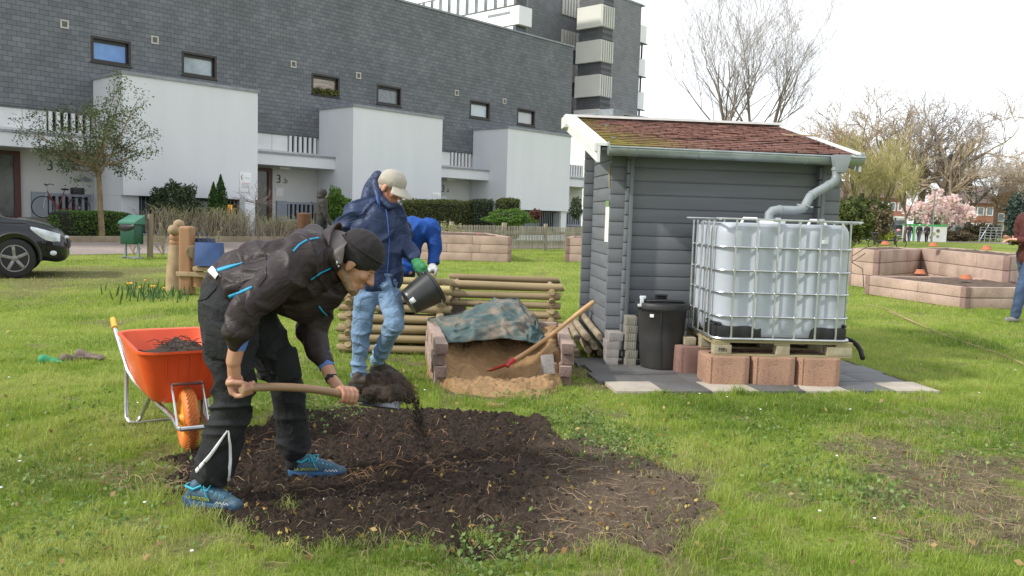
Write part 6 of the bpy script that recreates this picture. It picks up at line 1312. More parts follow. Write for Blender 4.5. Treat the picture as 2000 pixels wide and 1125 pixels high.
twighedge('bare twiggy hedge with buds before the steps of entrance 3.b', PV(496, 462, 4.7), PV(606, 462, 4.8), .5, .85, .22, 220, 3)
twighedge('budding hedge with pale leaves between the blue jackets and the picket fence', P(798, 455, 30), P(882, 458, 31.5), .7, .90, .05, 330, 4, .075)
for (x_, hh, Yd, sd_, lab) in ((318, 500, 20.5, 5, 'thin bare sapling behind the carved bench post'), (262, 470, 22.3, 7, 'sparse bare sapling right of the green litter bin'), (425, 500, 21, 6, 'thin bare sapling on the grass verge behind the blue bag')):
    b_ = G(x_, 498); t = thing('bare_sapling', lab, 'sapling', (b_.x, b_.y, 0)); mb = MB(); tp = []; rr_ = random.Random(sd_)
    for k in range(4): branches(mb, b_, V(rr_.gauss(0, .5), rr_.gauss(0, .3), 1), .016, .42, 2, .55, 4, .15, tp, 3, rnd=rr_, minr=.004)
    mb.build('stems', M_greytwig, t); tp = np.array([tuple(x) for x in tp]); leaves('buds', np.repeat(tp, 2, 0)+np.random.randn(len(tp)*2, 3)*.02, .045, M_bud, t, .8)
b_ = P(505, 440, 29.5); t = thing('bare_shrub', 'small round twiggy shrub in front of the white notice board', 'shrub', (b_.x, b_.y, .3)); mb = MB(); tp = []; rr_ = random.Random(9)
mb.tube([V(b_.x, b_.y, .3), P(503, 395, 29.5)], [.03, .02], 5)
for k in range(14): branches(mb, P(502, 398, 29.5), V(rr_.gauss(0, 1), rr_.gauss(0, .7), rr_.gauss(.35, .35)), .012, .42, 2, .6, 3, .05, tp, 2, rnd=rr_, minr=.004)
mb.build('stems', mat('purple_grey_twigs', (.22, .16, .14), (.14, .10, .09), 3, .8, 0), t)
# garden edging and low walls
M_edge = speckle('edging_stone', (.30, .25, .175), (.18, .15, .10), (.38, .33, .25), 25, .95, .5, 2)
for (s0, s1, lab) in ((-4, 2.2, 'low stone edging under the box hedge'), (2.25, 9.4, 'low stone edging before the twiggy hedges and steps')):
    mb = MB(); p0, p1 = HW(s0, 4.95), HW(s1, 4.95); mb.beam(p0+V(0, 0, .25), p1+V(0, 0, .25), .18, .28, (0, 0, 1)); tag(mb.build('stone_edging', M_edge, None, bevel=.015), lab, 'edging')
# pillar in front of the left bay
mb = MB(); c_ = PV(483, 430, 3.2); mb.box((c_.x, c_.y, 1.0), (.42, .42, 1.7), rz=HA); tag(mb.build('gate_pillar', M_render, None, bevel=.01), 'pale rendered square pillar under the right corner of the left bay', 'pillar')
# ---------------------------------------------------------------- picket fence
M_pick = mat('grey_picket_wood', (.40, .36, .29), (.27, .235, .18), 4, .9, .3, 30, .006, stretch=(1, 1, .2))
def picket(label, pA, pB, h, gap, np_, group):
    pA, pB = Vector(pA), Vector(pB); d = pB-pA; L_ = d.length; a = math.atan2(d.y, d.x); t = thing('picket_fence', label, 'fence', (0, 0, 0), 0, group); n_ = int(L_/gap)
    for k in range(np_+1): mb = MB(); x = L_*k/np_; mb.box((x, .05, (h+.1)/2), (.13, .11, h+.12)); mb.build('post', M_pick, t, bevel=.01)
    for z in (.30, h*.68): mb = MB(); mb.bx(0, L_, -.0, .035, z, z+.12); mb.build('rail', M_pick, t)
    for k in range(n_):
        if k >= 100: break
        mb = MB(); x = (k+.5)*gap+random.uniform(-.008, .008); mb.prism([(x-.018, .06), (x+.018, .06), (x+.018, h-.03+random.uniform(-.02, .02)), (x, h), (x-.018, h-.03)], .02, Matrix.Translation((0, -.004, 0)) @ Matrix.Rotation(PI/2, 4, 'X')); mb.build('picket', M_pick, t)
    t.location = pA; t.rotation_euler = (0, 0, a); return t
picket('left stretch of the grey picket fence behind the long raised bed', P(882, 486, 32.0), P(984, 488, 33.4), 1.0, .075, 1, 'picket fence'); picket('right stretch of the grey picket fence ending behind the shed', P(986, 488, 33.4), P(1140, 488, 35.4), 1.0, .075, 2, 'picket fence')
for o_ in [x for x in COL.objects if x.name.startswith('picket_fence')]: o_.location.z = 0
# ---------------------------------------------------------------- raised beds of pink concrete planks
M_bed = speckle('pink_concrete_plank', (.48, .355, .30), (.34, .24, .20), (.60, .48, .42), 40, .95, .5, 2); M_bedend = speckle('dark_pink_end', (.30, .20, .18), (.21, .135, .12), (.38, .28, .25), 40, .95, .5, 2)
M_bedearth = mat('bed_earth', (.13, .085, .055), (.06, .04, .028), 12, .95, .8, 40, .02); M_clay = mat('terracotta', (.52, .18, .09), (.42, .14, .07), 9, .8, .1)
def bed(label, pts, courses, h, closed=True, plank=1.1, w=.10, earth=True, fill=None):
    t = thing('raised_bed', label, 'raised bed', tuple(pts[0])); n_ = len(pts)
    for i in range(n_ if closed else n_-1):
        p0, p1 = Vector(pts[i]), Vector(pts[(i+1) % n_]); d = p1-p0; L_ = d.length; a = math.atan2(d.y, d.x); m_ = max(1, round(L_/plank))
        for c_ in range(courses):
            st = [0]+[L_*(k+(.12 if c_ % 2 else -.12)*(0 < k < m_))/m_ for k in range(1, m_)]+[L_]
            for k in range(m_):
                mb = MB(); mb.bx(st[k]+.004, st[k+1]-.004, -w/2+random.uniform(-.004, .004), w/2, c_*h+.004, (c_+1)*h-.006); M4 = Matrix.Translation(p0) @ Matrix.Rotation(a, 4, 'Z'); mb.v = [tuple(M4 @ Vector(v)) for v in mb.v]; mb.build('plank', M_bed, t, bevel=.012)
            mb = MB(); mb.box(p0+V(0, 0, c_*h+h/2), (w*1.25, w*1.25, h-.012), rz=a); mb.build('corner_block', M_bedend, t, bevel=.01)
    if earth:
        zt = courses*h-.05 if fill is None else fill; P0, P1, P2, P3 = [Vector(p) for p in (pts[0], pts[1], pts[2], pts[-1])]
        def e_(a, b_): p = P0.lerp(P1, a).lerp(P3.lerp(P2, a), b_); return (p.x, p.y, zt+.05*math.sin(PI*b_)*math.sin(PI*a)+.05*noise.noise(V(p.x*4, p.y*4, 0)))
        mb = MB(); mb.grid(e_, 30, 14); mb.build('earth', M_bedearth, t)
    return t
# front low bed on the right
bc_ = G(1884, 603); bl_ = G(1697, 575); dd = (bl_-bc_); ex = V(-dd.y, dd.x, 0)*-1
if ex.x < 0: ex = -ex
ex = ex.normalized(); bed('lower raised bed of pink concrete planks with two terracotta pots, in front on the right', [bc_, bc_+ex*2.6, bl_+ex*2.6, bl_], 2, .20)
bh = P(1700, 540, 17.5)
# rear, L-shaped high bed
c1 = P(1712, 520, 18.9); c1.z = 0; c2 = P(1797, 512, 21.2); c2.z = 0; dx = (c2-c1).normalized(); dn = V(dx.y, -dx.x, 0); hh_ = .235
k1 = P(1965, 540, 16.9); k1.z = 0; k0 = P(1665, 515, 19.8); k0.z = 0
bed('left block of the high raised beds behind the lower bed', [c1, c2, c2+(k0-c1)*1.3, k0], 3, .30)
bed('long right block of the high raised beds by the person at the edge', [k1, k1+dx*2.3, c2+dx*2.3, c2], 3, .305)
lbA = P(858, 510, 25.3); lbA.z = 0; lbB = P(994, 511, 25.3); lbB.z = 0; lbC = P(950, 470, 31); lbC.z = 0
bed('long raised bed of pink planks farther off behind the composters', [P(800, 510, 25.3)*1-V(0, 0, P(800, 510, 25.3).z), lbB, lbB+V(-.9, 4.2, 0), lbA+V(-1.6, 4.2, 0)], 3, .26)
rA = P(1107, 505, 26.5); rA.z = 0; bed('raised bed half hidden behind the left side of the shed', [rA, rA+V(2.8, .2, 0), rA+V(3.2, 2.6, 0), rA+V(.4, 2.6, 0)], 3, .26)
def pot(c, lab, r_=.10, grp='terracotta pots on the raised beds'):
    mb = MB(); mb.lathe([(r_*1.1, 0), (r_*1.1, .02), (r_*.95, .03), (r_*.75, .09), (.001, .092)], (0, 0, 0), 18); o = mb.build('terracotta_pot', M_clay); o.location = c; tag(o, lab, 'pot', grp)
pot(P(1797, 535, 17.0), 'left upturned terracotta pot in the lower right bed'); pot(P(1886, 545, 16.2), 'right upturned terracotta pot in the lower right bed')
pot(P(1729, 478, 20.8), 'terracotta pot on the high bed below the far bicycles'); pot(P(1823, 481, 20), 'terracotta pot on the high bed below the lamp post'); pot(P(1927, 488, 18.2), 'terracotta pot on the high bed nearest the right edge')
pot(P(875, 460, 28), 'left small terracotta pot on the middle raised bed'); pot(P(935, 461, 28), 'right small terracotta pot on the middle raised bed')
# ---------------------------------------------------------------- green litter bin
gb_ = G(258, 505); lb = thing('litter_bin', 'dark green metal litter bin with sloping lid and black bag on two legs', 'litter bin', (0, 0, 0)); M_gm = mat('green_metal', (.008, .075, .042), (.006, .055, .03), 4, .4, .1); M_gl = mat('pale_green_lid', (.06, .20, .14), (.045, .16, .11), 4, .45, .05)
mb = MB(); mb.bx(-.20, .20, -.15, .15, .34, .80); mb.build('bin_body', M_gm, lb, bevel=.01)
mb = MB(); mb.add([(-.24, -.17, .81), (.24, -.17, .81), (.24, .17, .80), (-.24, .17, .80), (-.24, -.17, .86), (.24, -.17, .86), (.24, .17, 1.02), (-.24, .17, 1.02)], [(0, 3, 2, 1), (4, 5, 6, 7), (0, 1, 5, 4), (1, 2, 6, 5), (2, 3, 7, 6), (3, 0, 4, 7)]); mb.build('bin_lid', M_gl, lb, bevel=.005)
mb = MB(); mb.grid(lambda a, b_: (-.205+.41*a, -.158-.014*math.sin(PI*b_)+.006*noise.noise(V(a*9, b_*5, 0)), .80-.15*b_*(.75+.3*math.sin(a*PI+.5))), 20, 6); mb.build('bin_bag', mat('black_bag', (.02, .02, .022), (.012, .012, .013), 9, .3, .3, 40), lb)
for x_ in (-.19, .19): mb = MB(); mb.bx(x_-.02, x_+.02, -.15, .15, .0, .035); mb.bx(x_-.02, x_+.02, -.02, .03, .03, .36); mb.build('leg', M_trim, lb)
mb = MB(); mb.bx(-.2, .2, -.01, .02, .02, .05); mb.build('foot_bar', M_trim, lb)
lb.location = (gb_.x, gb_.y, 0); lb.rotation_euler = (0, 0, math.radians(-18)); lb.scale = (1.12,)*3
mb = MB(); b_ = G(293, 505); mb.cyl((0, 0, 0), (.02, 0, 1.18), .075, .07, 14); o_ = mb.build('wooden_post', mat('old_post_wood', (.26, .20, .14), (.16, .12, .085), 4, .9, .5, 20, .01, stretch=(1, 1, .2)), None, bevel=.006); o_.location = b_; tag(o_, 'round weathered wooden post right of the green litter bin', 'post')
# ---------------------------------------------------------------- carved bench with bag
M_carve = mat('orange_carved_wood', (.36, .19, .09), (.25, .13, .065), 3, .6, .3, 18, .006, stretch=(1, 1, .25)); M_carvep = mat('grey_carved_wood', (.40, .29, .17), (.27, .19, .11), 5, .8, .3, 20, .006)
bt = thing('carved_bench', 'carved wooden bench with a post topped by stacked wooden balls', 'bench', tuple(G(362, 580)))
YB = 13.3; mb = MB(); mb.tube([P(343, 572, 13.9), P(343, 520, 13.9), P(345, 478, 13.9)], [.16, .14, .115], 16); mb.build('carved_post', M_carvep, bt)
for (x_, y_, r_, m_) in ((349, 439, .092, M_carvep), (339, 449, .092, M_carvep), (343, 464, .105, M_carve), (353, 459, .06, M_carvep), (342, 474, .10, M_carve)): mb = MB(); mb.ell(P(x_, y_, 13.9-(.1 if x_ == 339 else 0)), (r_, r_, r_*.95), nu=20, nv=12); mb.build('carved_ball', m_, bt)
a_ = P(366, 578, YB); mb = MB(); mb.box((a_.x, YB, .56), (.205, .22, 1.10)); mb.build('end_board', M_carve, bt, bevel=.05, seg=4)
mb = MB(); mb.cyl(P(377, 492, YB-.13), P(375, 492, YB+.1), .108, .108, 20); mb.build('log_disc', M_end, bt, bevel=.01)
a_ = P(366, 534, YB); mb = MB(); mb.box((a_.x+.42, YB-.13, a_.z), (1.1, .03, .075)); mb.build('cross_rail', M_carvep, bt, bevel=.008)
mb = MB(); mb.box((a_.x+.9, YB+.02, P(400, 524, YB).z), (1.5, .42, .07)); mb.build('seat', M_carvep, bt, bevel=.02)
mb = MB(); mb.cyl(P(372, 574, YB+.05), P(372, 530, YB+.05), .08, .07, 12); mb.tube([P(386, 560, YB), P(386, 528, YB)], .09, 12); mb.build('leg', M_carve, bt)
M_bag = mat('blue_felt_bag', (.035, .075, .19), (.03, .06, .15), 8, .9, .3, 120); M_bag2 = mat('dark_blue_handle', (.05, .065, .11), (.035, .05, .085), 8, .8, .2)
bg_ = thing('shopping_bag', 'blue felt shopping bag with two loop handles standing on the carved bench', 'bag', tuple(P(403, 522, YB))); A0, A1, A2, A3 = P(379, 519, YB-.22), P(430, 521, YB-.26), P(429, 475, YB-.22), P(381, 473, YB-.18)
dpt = V(.02, .20, 0); mb = MB(); mb.add([A0, A1, A1+dpt, A0+dpt, A3, A2, A2+dpt*.7, A3+dpt*.7], [(0, 3, 2, 1), (0, 1, 5, 4), (1, 2, 6, 5), (2, 3, 7, 6), (3, 0, 4, 7)]); o_ = mb.build('bag_body', M_bag, bg_); o_.modifiers.new('s', 'SOLIDIFY').thickness = .008
B0, B1 = P(378, 465, YB+.1), P(420, 466, YB+.1); mb = MB(); mb.add([P(380, 490, YB+.1), P(424, 490, YB+.1), B1, B0], [(0, 1, 2, 3)]); o_ = mb.build('back_panel', M_bag2, bg_); o_.modifiers.new('s', 'SOLIDIFY').thickness = .01
for k_ in (-.10, .08): mb = MB(); mb.tube([P(393, 476, YB+k_), P(386, 462, YB+k_), P(387, 455, YB+k_), P(394, 454, YB+k_), P(403, 461, YB+k_), P(409, 475, YB+k_)], .010, 6); mb.build('bag_handle', M_bag2, bg_)
# ---------------------------------------------------------------- black car
M_carp = mat('black_car_paint', (.008, .010, .016), (.007, .008, .013), 2, .06, 0, spec=.4, coat=.3, rv=.03); M_clad = mat('grey_cladding', (.035, .036, .038), (.025, .026, .028), 8, .6, .1); M_alloy = mat('dark_alloy', (.28, .27, .27), (.2, .19, .19), 8, .35, 0, metal=.5); M_lens = mat('headlamp_lens', (.62, .66, .70), (.40, .44, .48), 9, .08, 0, coat=1)
car = thing('parked_car', 'black off-road car parked on the grass, cut off by the left edge', 'car')
# local: x forward (front axle at x=0), y left, z up ; near side is y<0
def csec(x):      # half width, z low, z shoulder, z top (bonnet / roof)
    K = [(-3.3, .70, .42, .95, 1.15), (-3.2, .80, .36, .98, 1.50), (-2.9, .86, .30, 1.0, 1.66), (-1.8, .89, .30, 1.0, 1.70), (-.95, .89, .30, .99, 1.60), (-.35, .89, .30, .97, 1.12), (-.2, .89, .30, .95, 1.06), (.2, .885, .30, .92, 1.01), (.5, .86, .30, .86, .94), (.68, .80, .27, .78, .84), (.80, .70, .30, .66, .72), (.86, .55, .36, .55, .60)]
    for i in range(len(K)-1):
        if x <= K[i+1][0]: f = (x-K[i][0])/(K[i+1][0]-K[i][0]); f = max(0, min(1, f)); return [K[i][j]+(K[i+1][j]-K[i][j])*f for j in range(1, 5)]
    return K[-1][1:]
xsC = sorted(set(list(np.linspace(-3.3, -.5, 22))+list(np.linspace(-.5, .86, 26)))); ring = []
for x in xsC:
    w_, zl, zs_, zt = csec(x); cab = max(0, (zt-zs_-.12)); r = []
    prof = [(w_*.90, zl), (w_*.985, zl+.08), (w_, (zl+zs_)/2), (w_*.99, zs_-.06), (w_*.965, zs_), (w_*(.90-.18*min(1, cab*1.6)), zs_+(zt-zs_)*.75), (w_*(.78-.16*min(1, cab*1.6)), zs_+(zt-zs_)*.93), (w_*.42, zt)]
    r = [(x, -a, b_) for a, b_ in prof]+[(x, a, b_) for a, b_ in prof[::-1]]; ring.append(r)
nR = len(ring[0]); mb = MB(); mb.add([p for r in ring for p in r], [(i*nR+k, (i+1)*nR+k, (i+1)*nR+(k+1) % nR, i*nR+(k+1) % nR) for i in range(len(ring)-1) for k in range(nR)]+[tuple(range(nR)), tuple((len(ring)-1)*nR+k for k in range(nR-1, -1, -1))])
cbod = mb.build('body', M_carp, car, ang=30)
cut = MB()
for xw in (0, -2.56): cut.cyl((xw, -1.2, .36), (xw, -.62, .36), .405, .405, 40); cut.cyl((xw, .62, .36), (xw, 1.2, .36), .405, .405, 40)
cme = cut.mesh('cut', False); cob = bpy.data.objects.new('cut', cme); COL.objects.link(cob); bo_ = cbod.modifiers.new('b', 'BOOLEAN'); bo_.object = cob; bo_.operation = 'DIFFERENCE'; bo_.solver = 'EXACT'
dg = bpy.context.evaluated_depsgraph_get(); me = bpy.data.meshes.new_from_object(cbod.evaluated_get(dg), depsgraph=dg); cbod.modifiers.clear(); cbod.data = me; me.shade_smooth(); me.set_sharp_from_angle(angle=.5); bpy.data.objects.remove(cob)
for sg in (-1, 1):
    for xw in (0, -2.56):
        mb = MB(); mb.tube([(xw+.425*math.cos(a), sg*.885, .36+.425*math.sin(a)) for a in np.linspace(-.05*PI, 1.05*PI, 22)], .034, 6, flat=.6); mb.build('wheel_arch', M_clad, car)
        mb = MB(); R9 = Matrix.Rotation(PI/2, 3, 'X'); mb.lathe([(.235, -.10), (.30, -.105), (.335, -.09), (.345, -.05), (.345, .05), (.335, .09), (.30, .105), (.235, .10)], (xw, sg*.80, .345), 40, R9); ty = mb.build('wheel', M_rubber, car, ang=40)
        mb = MB(); mb.lathe([(.24, -.02), (.24, .1), (.222, .1), (.222, -.02)], (xw, sg*.80, .345), 36, Matrix.Rotation(PI/2*-sg*-1, 3, 'X') if sg < 0 else Matrix.Rotation(-PI/2, 3, 'X')); mb.build('rim_ring', M_chrome, ty)
        mb = MB(); mb.cyl((xw, sg*.83, .345), (xw, sg*.80, .345), .225, .225, 30); mb.build('brake_disc', M_darkvoid, ty)
        mb = MB()
        for k in range(5):
            a = PI/2+2*PI*k/5+.1; mb.beam((xw+.04*math.cos(a), sg*.885, .345+.04*math.sin(a)), (xw+.215*math.cos(a), sg*.893, .345+.215*math.sin(a)), .055, .03, (0, 1, 0))
        mb.cyl((xw, sg*.86, .345), (xw, sg*.905, .345), .055, .05, 16); mb.tube([(xw+.228*math.cos(a), sg*.892, .345+.228*math.sin(a)) for a in np.linspace(0, 2*PI, 41)[:-1]], .014, 6, closed=True); mb.build('rim', M_alloy, ty, bevel=.004)
tcar = BVHTree.FromPolygons([tuple(v.co) for v in cbod.data.vertices], [tuple(p.vertices) for p in cbod.data.polygons])
def onbody(x, z, sg, off=.004):
    h = tcar.ray_cast(V(x, sg*2, z), V(0, -sg, 0)); return h[0]+h[1]*off if h[0] else V(x, sg*.8, z)
for sg in (-1, 1):
    def hl(a, b_): x = .26+.47*a; zt = .90-.13*a**1.3; zb = .86-.06*a-.17*math.sin(min(1, a*1.15)*PI*.62); z = zb+(zt-zb)*b_; p = onbody(x, z, sg, .012+.015*math.sin(PI*b_)*math.sin(PI*min(1, a+.05))); return p
    mb = MB(); mb.grid(hl, 16, 8); mb.build('headlight', M_lens, car, ang=80)
    mb = MB(); p = onbody(.62, .44, sg, .01); mb.ell(p, (.06, .02, .045)); mb.build('fog_lamp', M_lens, car)
    mb = MB(); mb.tube([onbody(x, .96-.02*max(0, x), sg, .006) for x in np.linspace(-.9, .2, 8)], .006, 5); mb.build('shoulder_line', M_carp, car)
    mb = MB(); gp_ = [(-.75, 1.02), (-.95, 1.50), (-1.85, 1.56), (-2.75, 1.5), (-2.9, 1.06)]; mb.add([(x, sg*(.86 if z < 1.2 else .70), z) for x, z in gp_], [(0, 1, 2, 3, 4)]); o_ = mb.build('side_window', M_glass, car); o_.modifiers.new('s', 'SOLIDIFY').thickness = .01
mb = MB(); mb.bx(.845, .875, -.42, .42, .50, .64); mb.build('grille', M_clad, car, bevel=.01)
mb = MB(); mb.ell((.81, 0, .69), (.06, .09, .045)); mb.build('grille_emblem', M_chrome, car)
mb = MB(); mb.bx(.875, .885, -.26, .26, .38, .49); mb.build('number_plate', M_white_paint, car)
mb = MB(); mb.add([(-.40, -.62, 1.13), (-.40, .62, 1.13), (-.98, .52, 1.62), (-.98, -.52, 1.62)], [(0, 1, 2, 3)]); o_ = mb.build('windscreen', M_glass, car); o_.location.x = .03
wc = G(30, 543); CA = math.radians(26); car.location = (wc.x-.86*math.sin(CA)*1.0, wc.y+.86*math.cos(CA), 0); car.rotation_euler = (0, 0, CA); car.scale = (1.0, 1.0, 1.06)
# ---------------------------------------------------------------- bicycle by entrance 3
bi = thing('bicycle', 'dark red city bicycle with a rear basket leaning by the left entrance', 'bicycle'); M_bred = mat('dark_red_frame', (.22, .02, .025), (.16, .015, .02), 6, .35, 0)
def wheel_(x, nm='wheel'):
    mb = MB(); mb.tube([(x+.34*math.cos(a), 0, .34+.34*math.sin(a)) for a in np.linspace(0, 2*PI, 41)[:-1]], .017, 6, closed=True); w_ = mb.build(nm, M_rubber, bi)
    mb = MB(); 
    for k in range(18): a = 2*PI*k/18; mb.tube([(x, 0, .34), (x+.325*math.cos(a), 0, .34+.325*math.sin(a))], .0022, 3)
    mb.tube([(x+.322*math.cos(a), 0, .34+.322*math.sin(a)) for a in np.linspace(0, 2*PI, 41)[:-1]], .008, 5, closed=True); mb.cyl((x, -.04, .34), (x, .04, .34), .03); mb.build('spokes', M_galv, w_)
wheel_(0); wheel_(1.08)
mb = MB(); 
for q in (((.12, 0, .86), (.42, 0, .28), .018), ((.42, 0, .28), (.62, 0, .82), .016), ((.14, 0, .72), (.48, 0, .34), .016), ((.62, 0, .78), (1.08, 0, .34), .011), ((.42, 0, .28), (1.08, 0, .34), .012)): mb.tube([q[0], q[1]], q[2], 7)
mb.build('frame', M_bred, bi); mb = MB(); mb.tube([(0, 0, .34), (.05, 0, .55), (.12, 0, .80), (.11, 0, 1.0)], .013, 6); mb.build('fork', M_galv, bi); mb = MB(); mb.tube([(.25, -.28, 1.05), (.12, -.25, 1.08), (.10, 0, 1.02), (.12, .25, 1.08), (.25, .28, 1.05)], .013, 6); mb.build('handlebar', M_black, bi)
mb = MB(); mb.ell((.66, 0, .93), (.13, .08, .035)); mb.tube([(.62, 0, .8), (.64, 0, .92)], .014, 6); mb.build('saddle', M_black, bi); mb = MB(); mb.bx(.86, 1.22, -.15, .15, .78, 1.0); mb.build('basket', M_black, bi, bevel=.03); mb = MB(); mb.ell((.07, 0, .82), (.035,)*3); mb.build('lamp', M_chrome, bi)
bi.location = HW(-1.95, .65, .86); bi.rotation_euler = (0, 0, HA); bi.scale = (1.08,)*3
# ================================================ far side: trees, houses, container
M_fartrunk = mat('far_bark', (.20, .155, .105), (.12, .095, .07), 1.2, .9, .3, 6, .03); M_fartwig = mat('far_twigs', (.42, .335, .235), (.29, .235, .165), .5, .9, 0); M_oliv = mat('budding_twigs', (.46, .41, .18), (.32, .28, .12), .5, .9, 0); M_rust = mat('rusty_twigs', (.38, .25, .15), (.27, .18, .11), .5, .9, 0)
M_greytw = mat('grey_twigs', (.34, .31, .30), (.24, .215, .205), .5, .9, 0)
def baretree(label, base, H_, seed, mats=(M_fartrunk, M_fartwig), stems=1, spread=.55, depth=5, r0=.32, lean=0, twigr=.022, up=.13, extra=2, group=None, fan=.25, trunkf=.22):
    r_ = random.Random(seed); t = thing('bare_tree', label, 'tree', tuple(base), 0, group); tk = MB(); tw = MB(); tips = []
    for s_ in range(stems):
        an = 2*PI*s_/max(1, stems)+r_.random(); d = V(math.cos(an)*fan*(stems > 1), math.sin(an)*fan*(stems > 1), 1); p = Vector(base)+V(math.cos(an)*.2*(stems > 1), 0, 0)
        L_ = H_*trunkf; pts = [p]; q = p.copy(); 
        for k in range(4): d = (d+V(r_.gauss(0, .05), r_.gauss(0, .05), .05)).normalized(); q = q+d*L_/3; pts.append(q.copy())
        tk.tube(pts, [r0, r0*.85, r0*.75, r0*.66, r0*.6], 8, caps=False)
        def rec(p, d, r, L, dep):
            mb_ = tk if dep >= depth-1 else tw; pp = [p]; rs = [r]; d = d.copy(); n_ = 4 if dep > 1 else 3
            for i in range(n_): d = (d+V(r_.gauss(0, .13), r_.gauss(0, .13), r_.gauss(0, .07)+up*.5)).normalized(); p = p+d*L/n_; pp.append(p); rs.append(max(twigr*.6, r*(1-.5*(i+1)/n_)))
            mb_.tube(pp, rs, 5 if dep > 2 else 3, caps=False)
            if dep == 0: return
            for i in range(r_.randint(2, 3)+(extra if dep <= 2 else 1)):
                j = r_.randint(1, n_); ax = V(r_.gauss(0, 1), r_.gauss(0, 1), r_.gauss(0, .7)).normalized(); nd = (d+ax*spread*r_.uniform(.6, 1.4)+V(0, 0, up)).normalized(); rec(pp[j], nd, max(twigr*.7, rs[j]*.68), L*r_.uniform(.55, .82), dep-1)
        nb = 3 if stems > 2 else 5
        for k in range(nb): ax = V(r_.gauss(0, 1), r_.gauss(0, 1), .2).normalized(); rec(pts[r_.choice((3, 4, 4))], (d+ax*spread*1.2).normalized(), r0*.5, H_*.27*r_.uniform(.8, 1.15), depth-1)
        rec(pts[4], d, r0*.6, H_*.27, depth-1)
    tk.build('trunk', mats[0], t); tw.build('crown', mats[1], t, smooth=False); return t
def fit(t, base, top):   # scale so that the crown top reaches 'top' metres
    zm = float(np.percentile([v.co.z for c in t.children for v in c.data.vertices], 99.3)); k = top/zm; t.scale = (k, k, k); return t
def far(px_, Yd): p = P(px_, 430, Yd); return V(p.x, p.y, 0)
def topz(px_, py_, Yd): return P(px_, py_, Yd).z
t = baretree('tall bare multi-stemmed tree standing alone behind the shed roof', far(1445, 58), 17, 11, (M_fartrunk, M_greytw), stems=4, spread=.58, depth=5, r0=.12, twigr=.010, up=.11, fan=.25, extra=1, trunkf=.30); fit(t, None, topz(1440, -75, 58))
GP = 'bare trees along the far side of the park'
specs = [(1505, 262, 62, 21, M_fartwig, .34, .30), (1560, 232, 85, 22, M_rust, .32, .25), (1640, 205, 90, 23, M_fartwig, .4, .24), (1700, 182, 92, 24, M_fartwig, .42, .25), (1790, 190, 96, 25, M_greytw, .45, .24), (1835, 195, 92, 26, M_fartwig, .42, .22), (1890, 245, 100, 27, M_greytw, .36, .24), (1945, 290, 105, 28, M_fartwig, .3, .26), (1990, 315, 100, 29, M_rust, .28, .26), (2045, 285, 96, 30, M_fartwig, .3, .25), (1600, 260, 70, 31, M_oliv, .25, .22), (1672, 268, 66, 32, M_oliv, .24, .2), (1722, 262, 68, 33, M_oliv, .22, .2), (1770, 300, 74, 34, M_oliv, .2, .2)]
dlab = ['grey bare tree just right of the shed roof', 'rusty bare tree farther back, right of the shed roof', 'bare tree behind the olive budding ones', 'highest brown bare crown of the far row', 'dark limbed bare tree right of the highest crown', 'broad bare tree behind the pink magnolia', 'grey bare tree right of the magnolia', 'slim bare tree with its trunk in view near the right edge', 'rusty small bare tree at the right edge', 'bare tree beyond the right edge', 'olive budding tree nearest the shed gutter', 'second olive budding tree from the shed', 'third olive budding tree from the shed', 'smallest olive budding tree above the far house']
for (x_, y_, Yd, sd_, mw_, r_, tf), lb_ in zip(specs, dlab):
    t = baretree(lb_, far(x_, Yd), 14, sd_, (M_fartrunk, mw_), spread=.85 if mw_ is not M_oliv else .6, depth=5, r0=r_, twigr=.026 if Yd > 80 else .022, up=.05 if mw_ is not M_oliv else .12, group=GP, trunkf=tf, extra=2); fit(t, None, topz(x_, y_, Yd))
# green shrubbery and conifers
M_shr = leafmat('mixed_shrub_green', (.10, .13, .035), (.045, .06, .02), (.17, .19, .06), .2); M_yelb = leafmat('yellow_green', (.33, .38, .05), (.18, .23, .03), (.5, .5, .08), .25); M_pink = leafmat('magnolia_pink', (.90, .76, .74), (.80, .60, .58), (.97, .86, .84), .45); M_brn = leafmat('dry_brown_shrub', (.17, .13, .075), (.08, .065, .04), (.26, .2, .11), .2); M_bluc = leafmat('blue_conifer', (.045, .075, .06), (.02, .035, .03), (.09, .13, .11), .1)
def fb(name, lab, px_, py_, Yd, r, n, size, m_, clump=.35): c = P(px_, py_, Yd); return bush(name, lab, c, r, n, size, m_, clump=clump, shell=.6)
fb('shrub', 'large mid-green shrub right of the shed wall', 1668, 430, 52, (1.5, 1.2, 1.6), 5000, .22, M_shr); fb('shrub', 'brownish green shrub behind the cage top', 1712, 435, 56, (1.2, 1.0, 1.25), 3000, .2, M_brn); fb('shrub', 'bright yellow-green shrub behind the far bicycles', 1722, 458, 60, (1.1, .8, .62), 2600, .15, M_yelb)
fb('shrub', 'low olive shrub under the olive budding trees', 1690, 425, 66, (2.2, 1.2, 1.9), 4000, .25, M_shr); fb('shrub', 'brown shrub below the magnolia, right of the container', 1868, 462, 90, (2.4, 1.2, .75), 2600, .2, M_brn); fb('shrub', 'dry shrub row near the far green goal', 1918, 452, 96, (3, 1.4, 1.2), 2600, .25, M_brn)
fb('dark_conifer', 'dark blue-green conifer behind the maroon person', 1990, 428, 62, (1.2, 1.2, 2.1), 4200, .22, M_bluc)
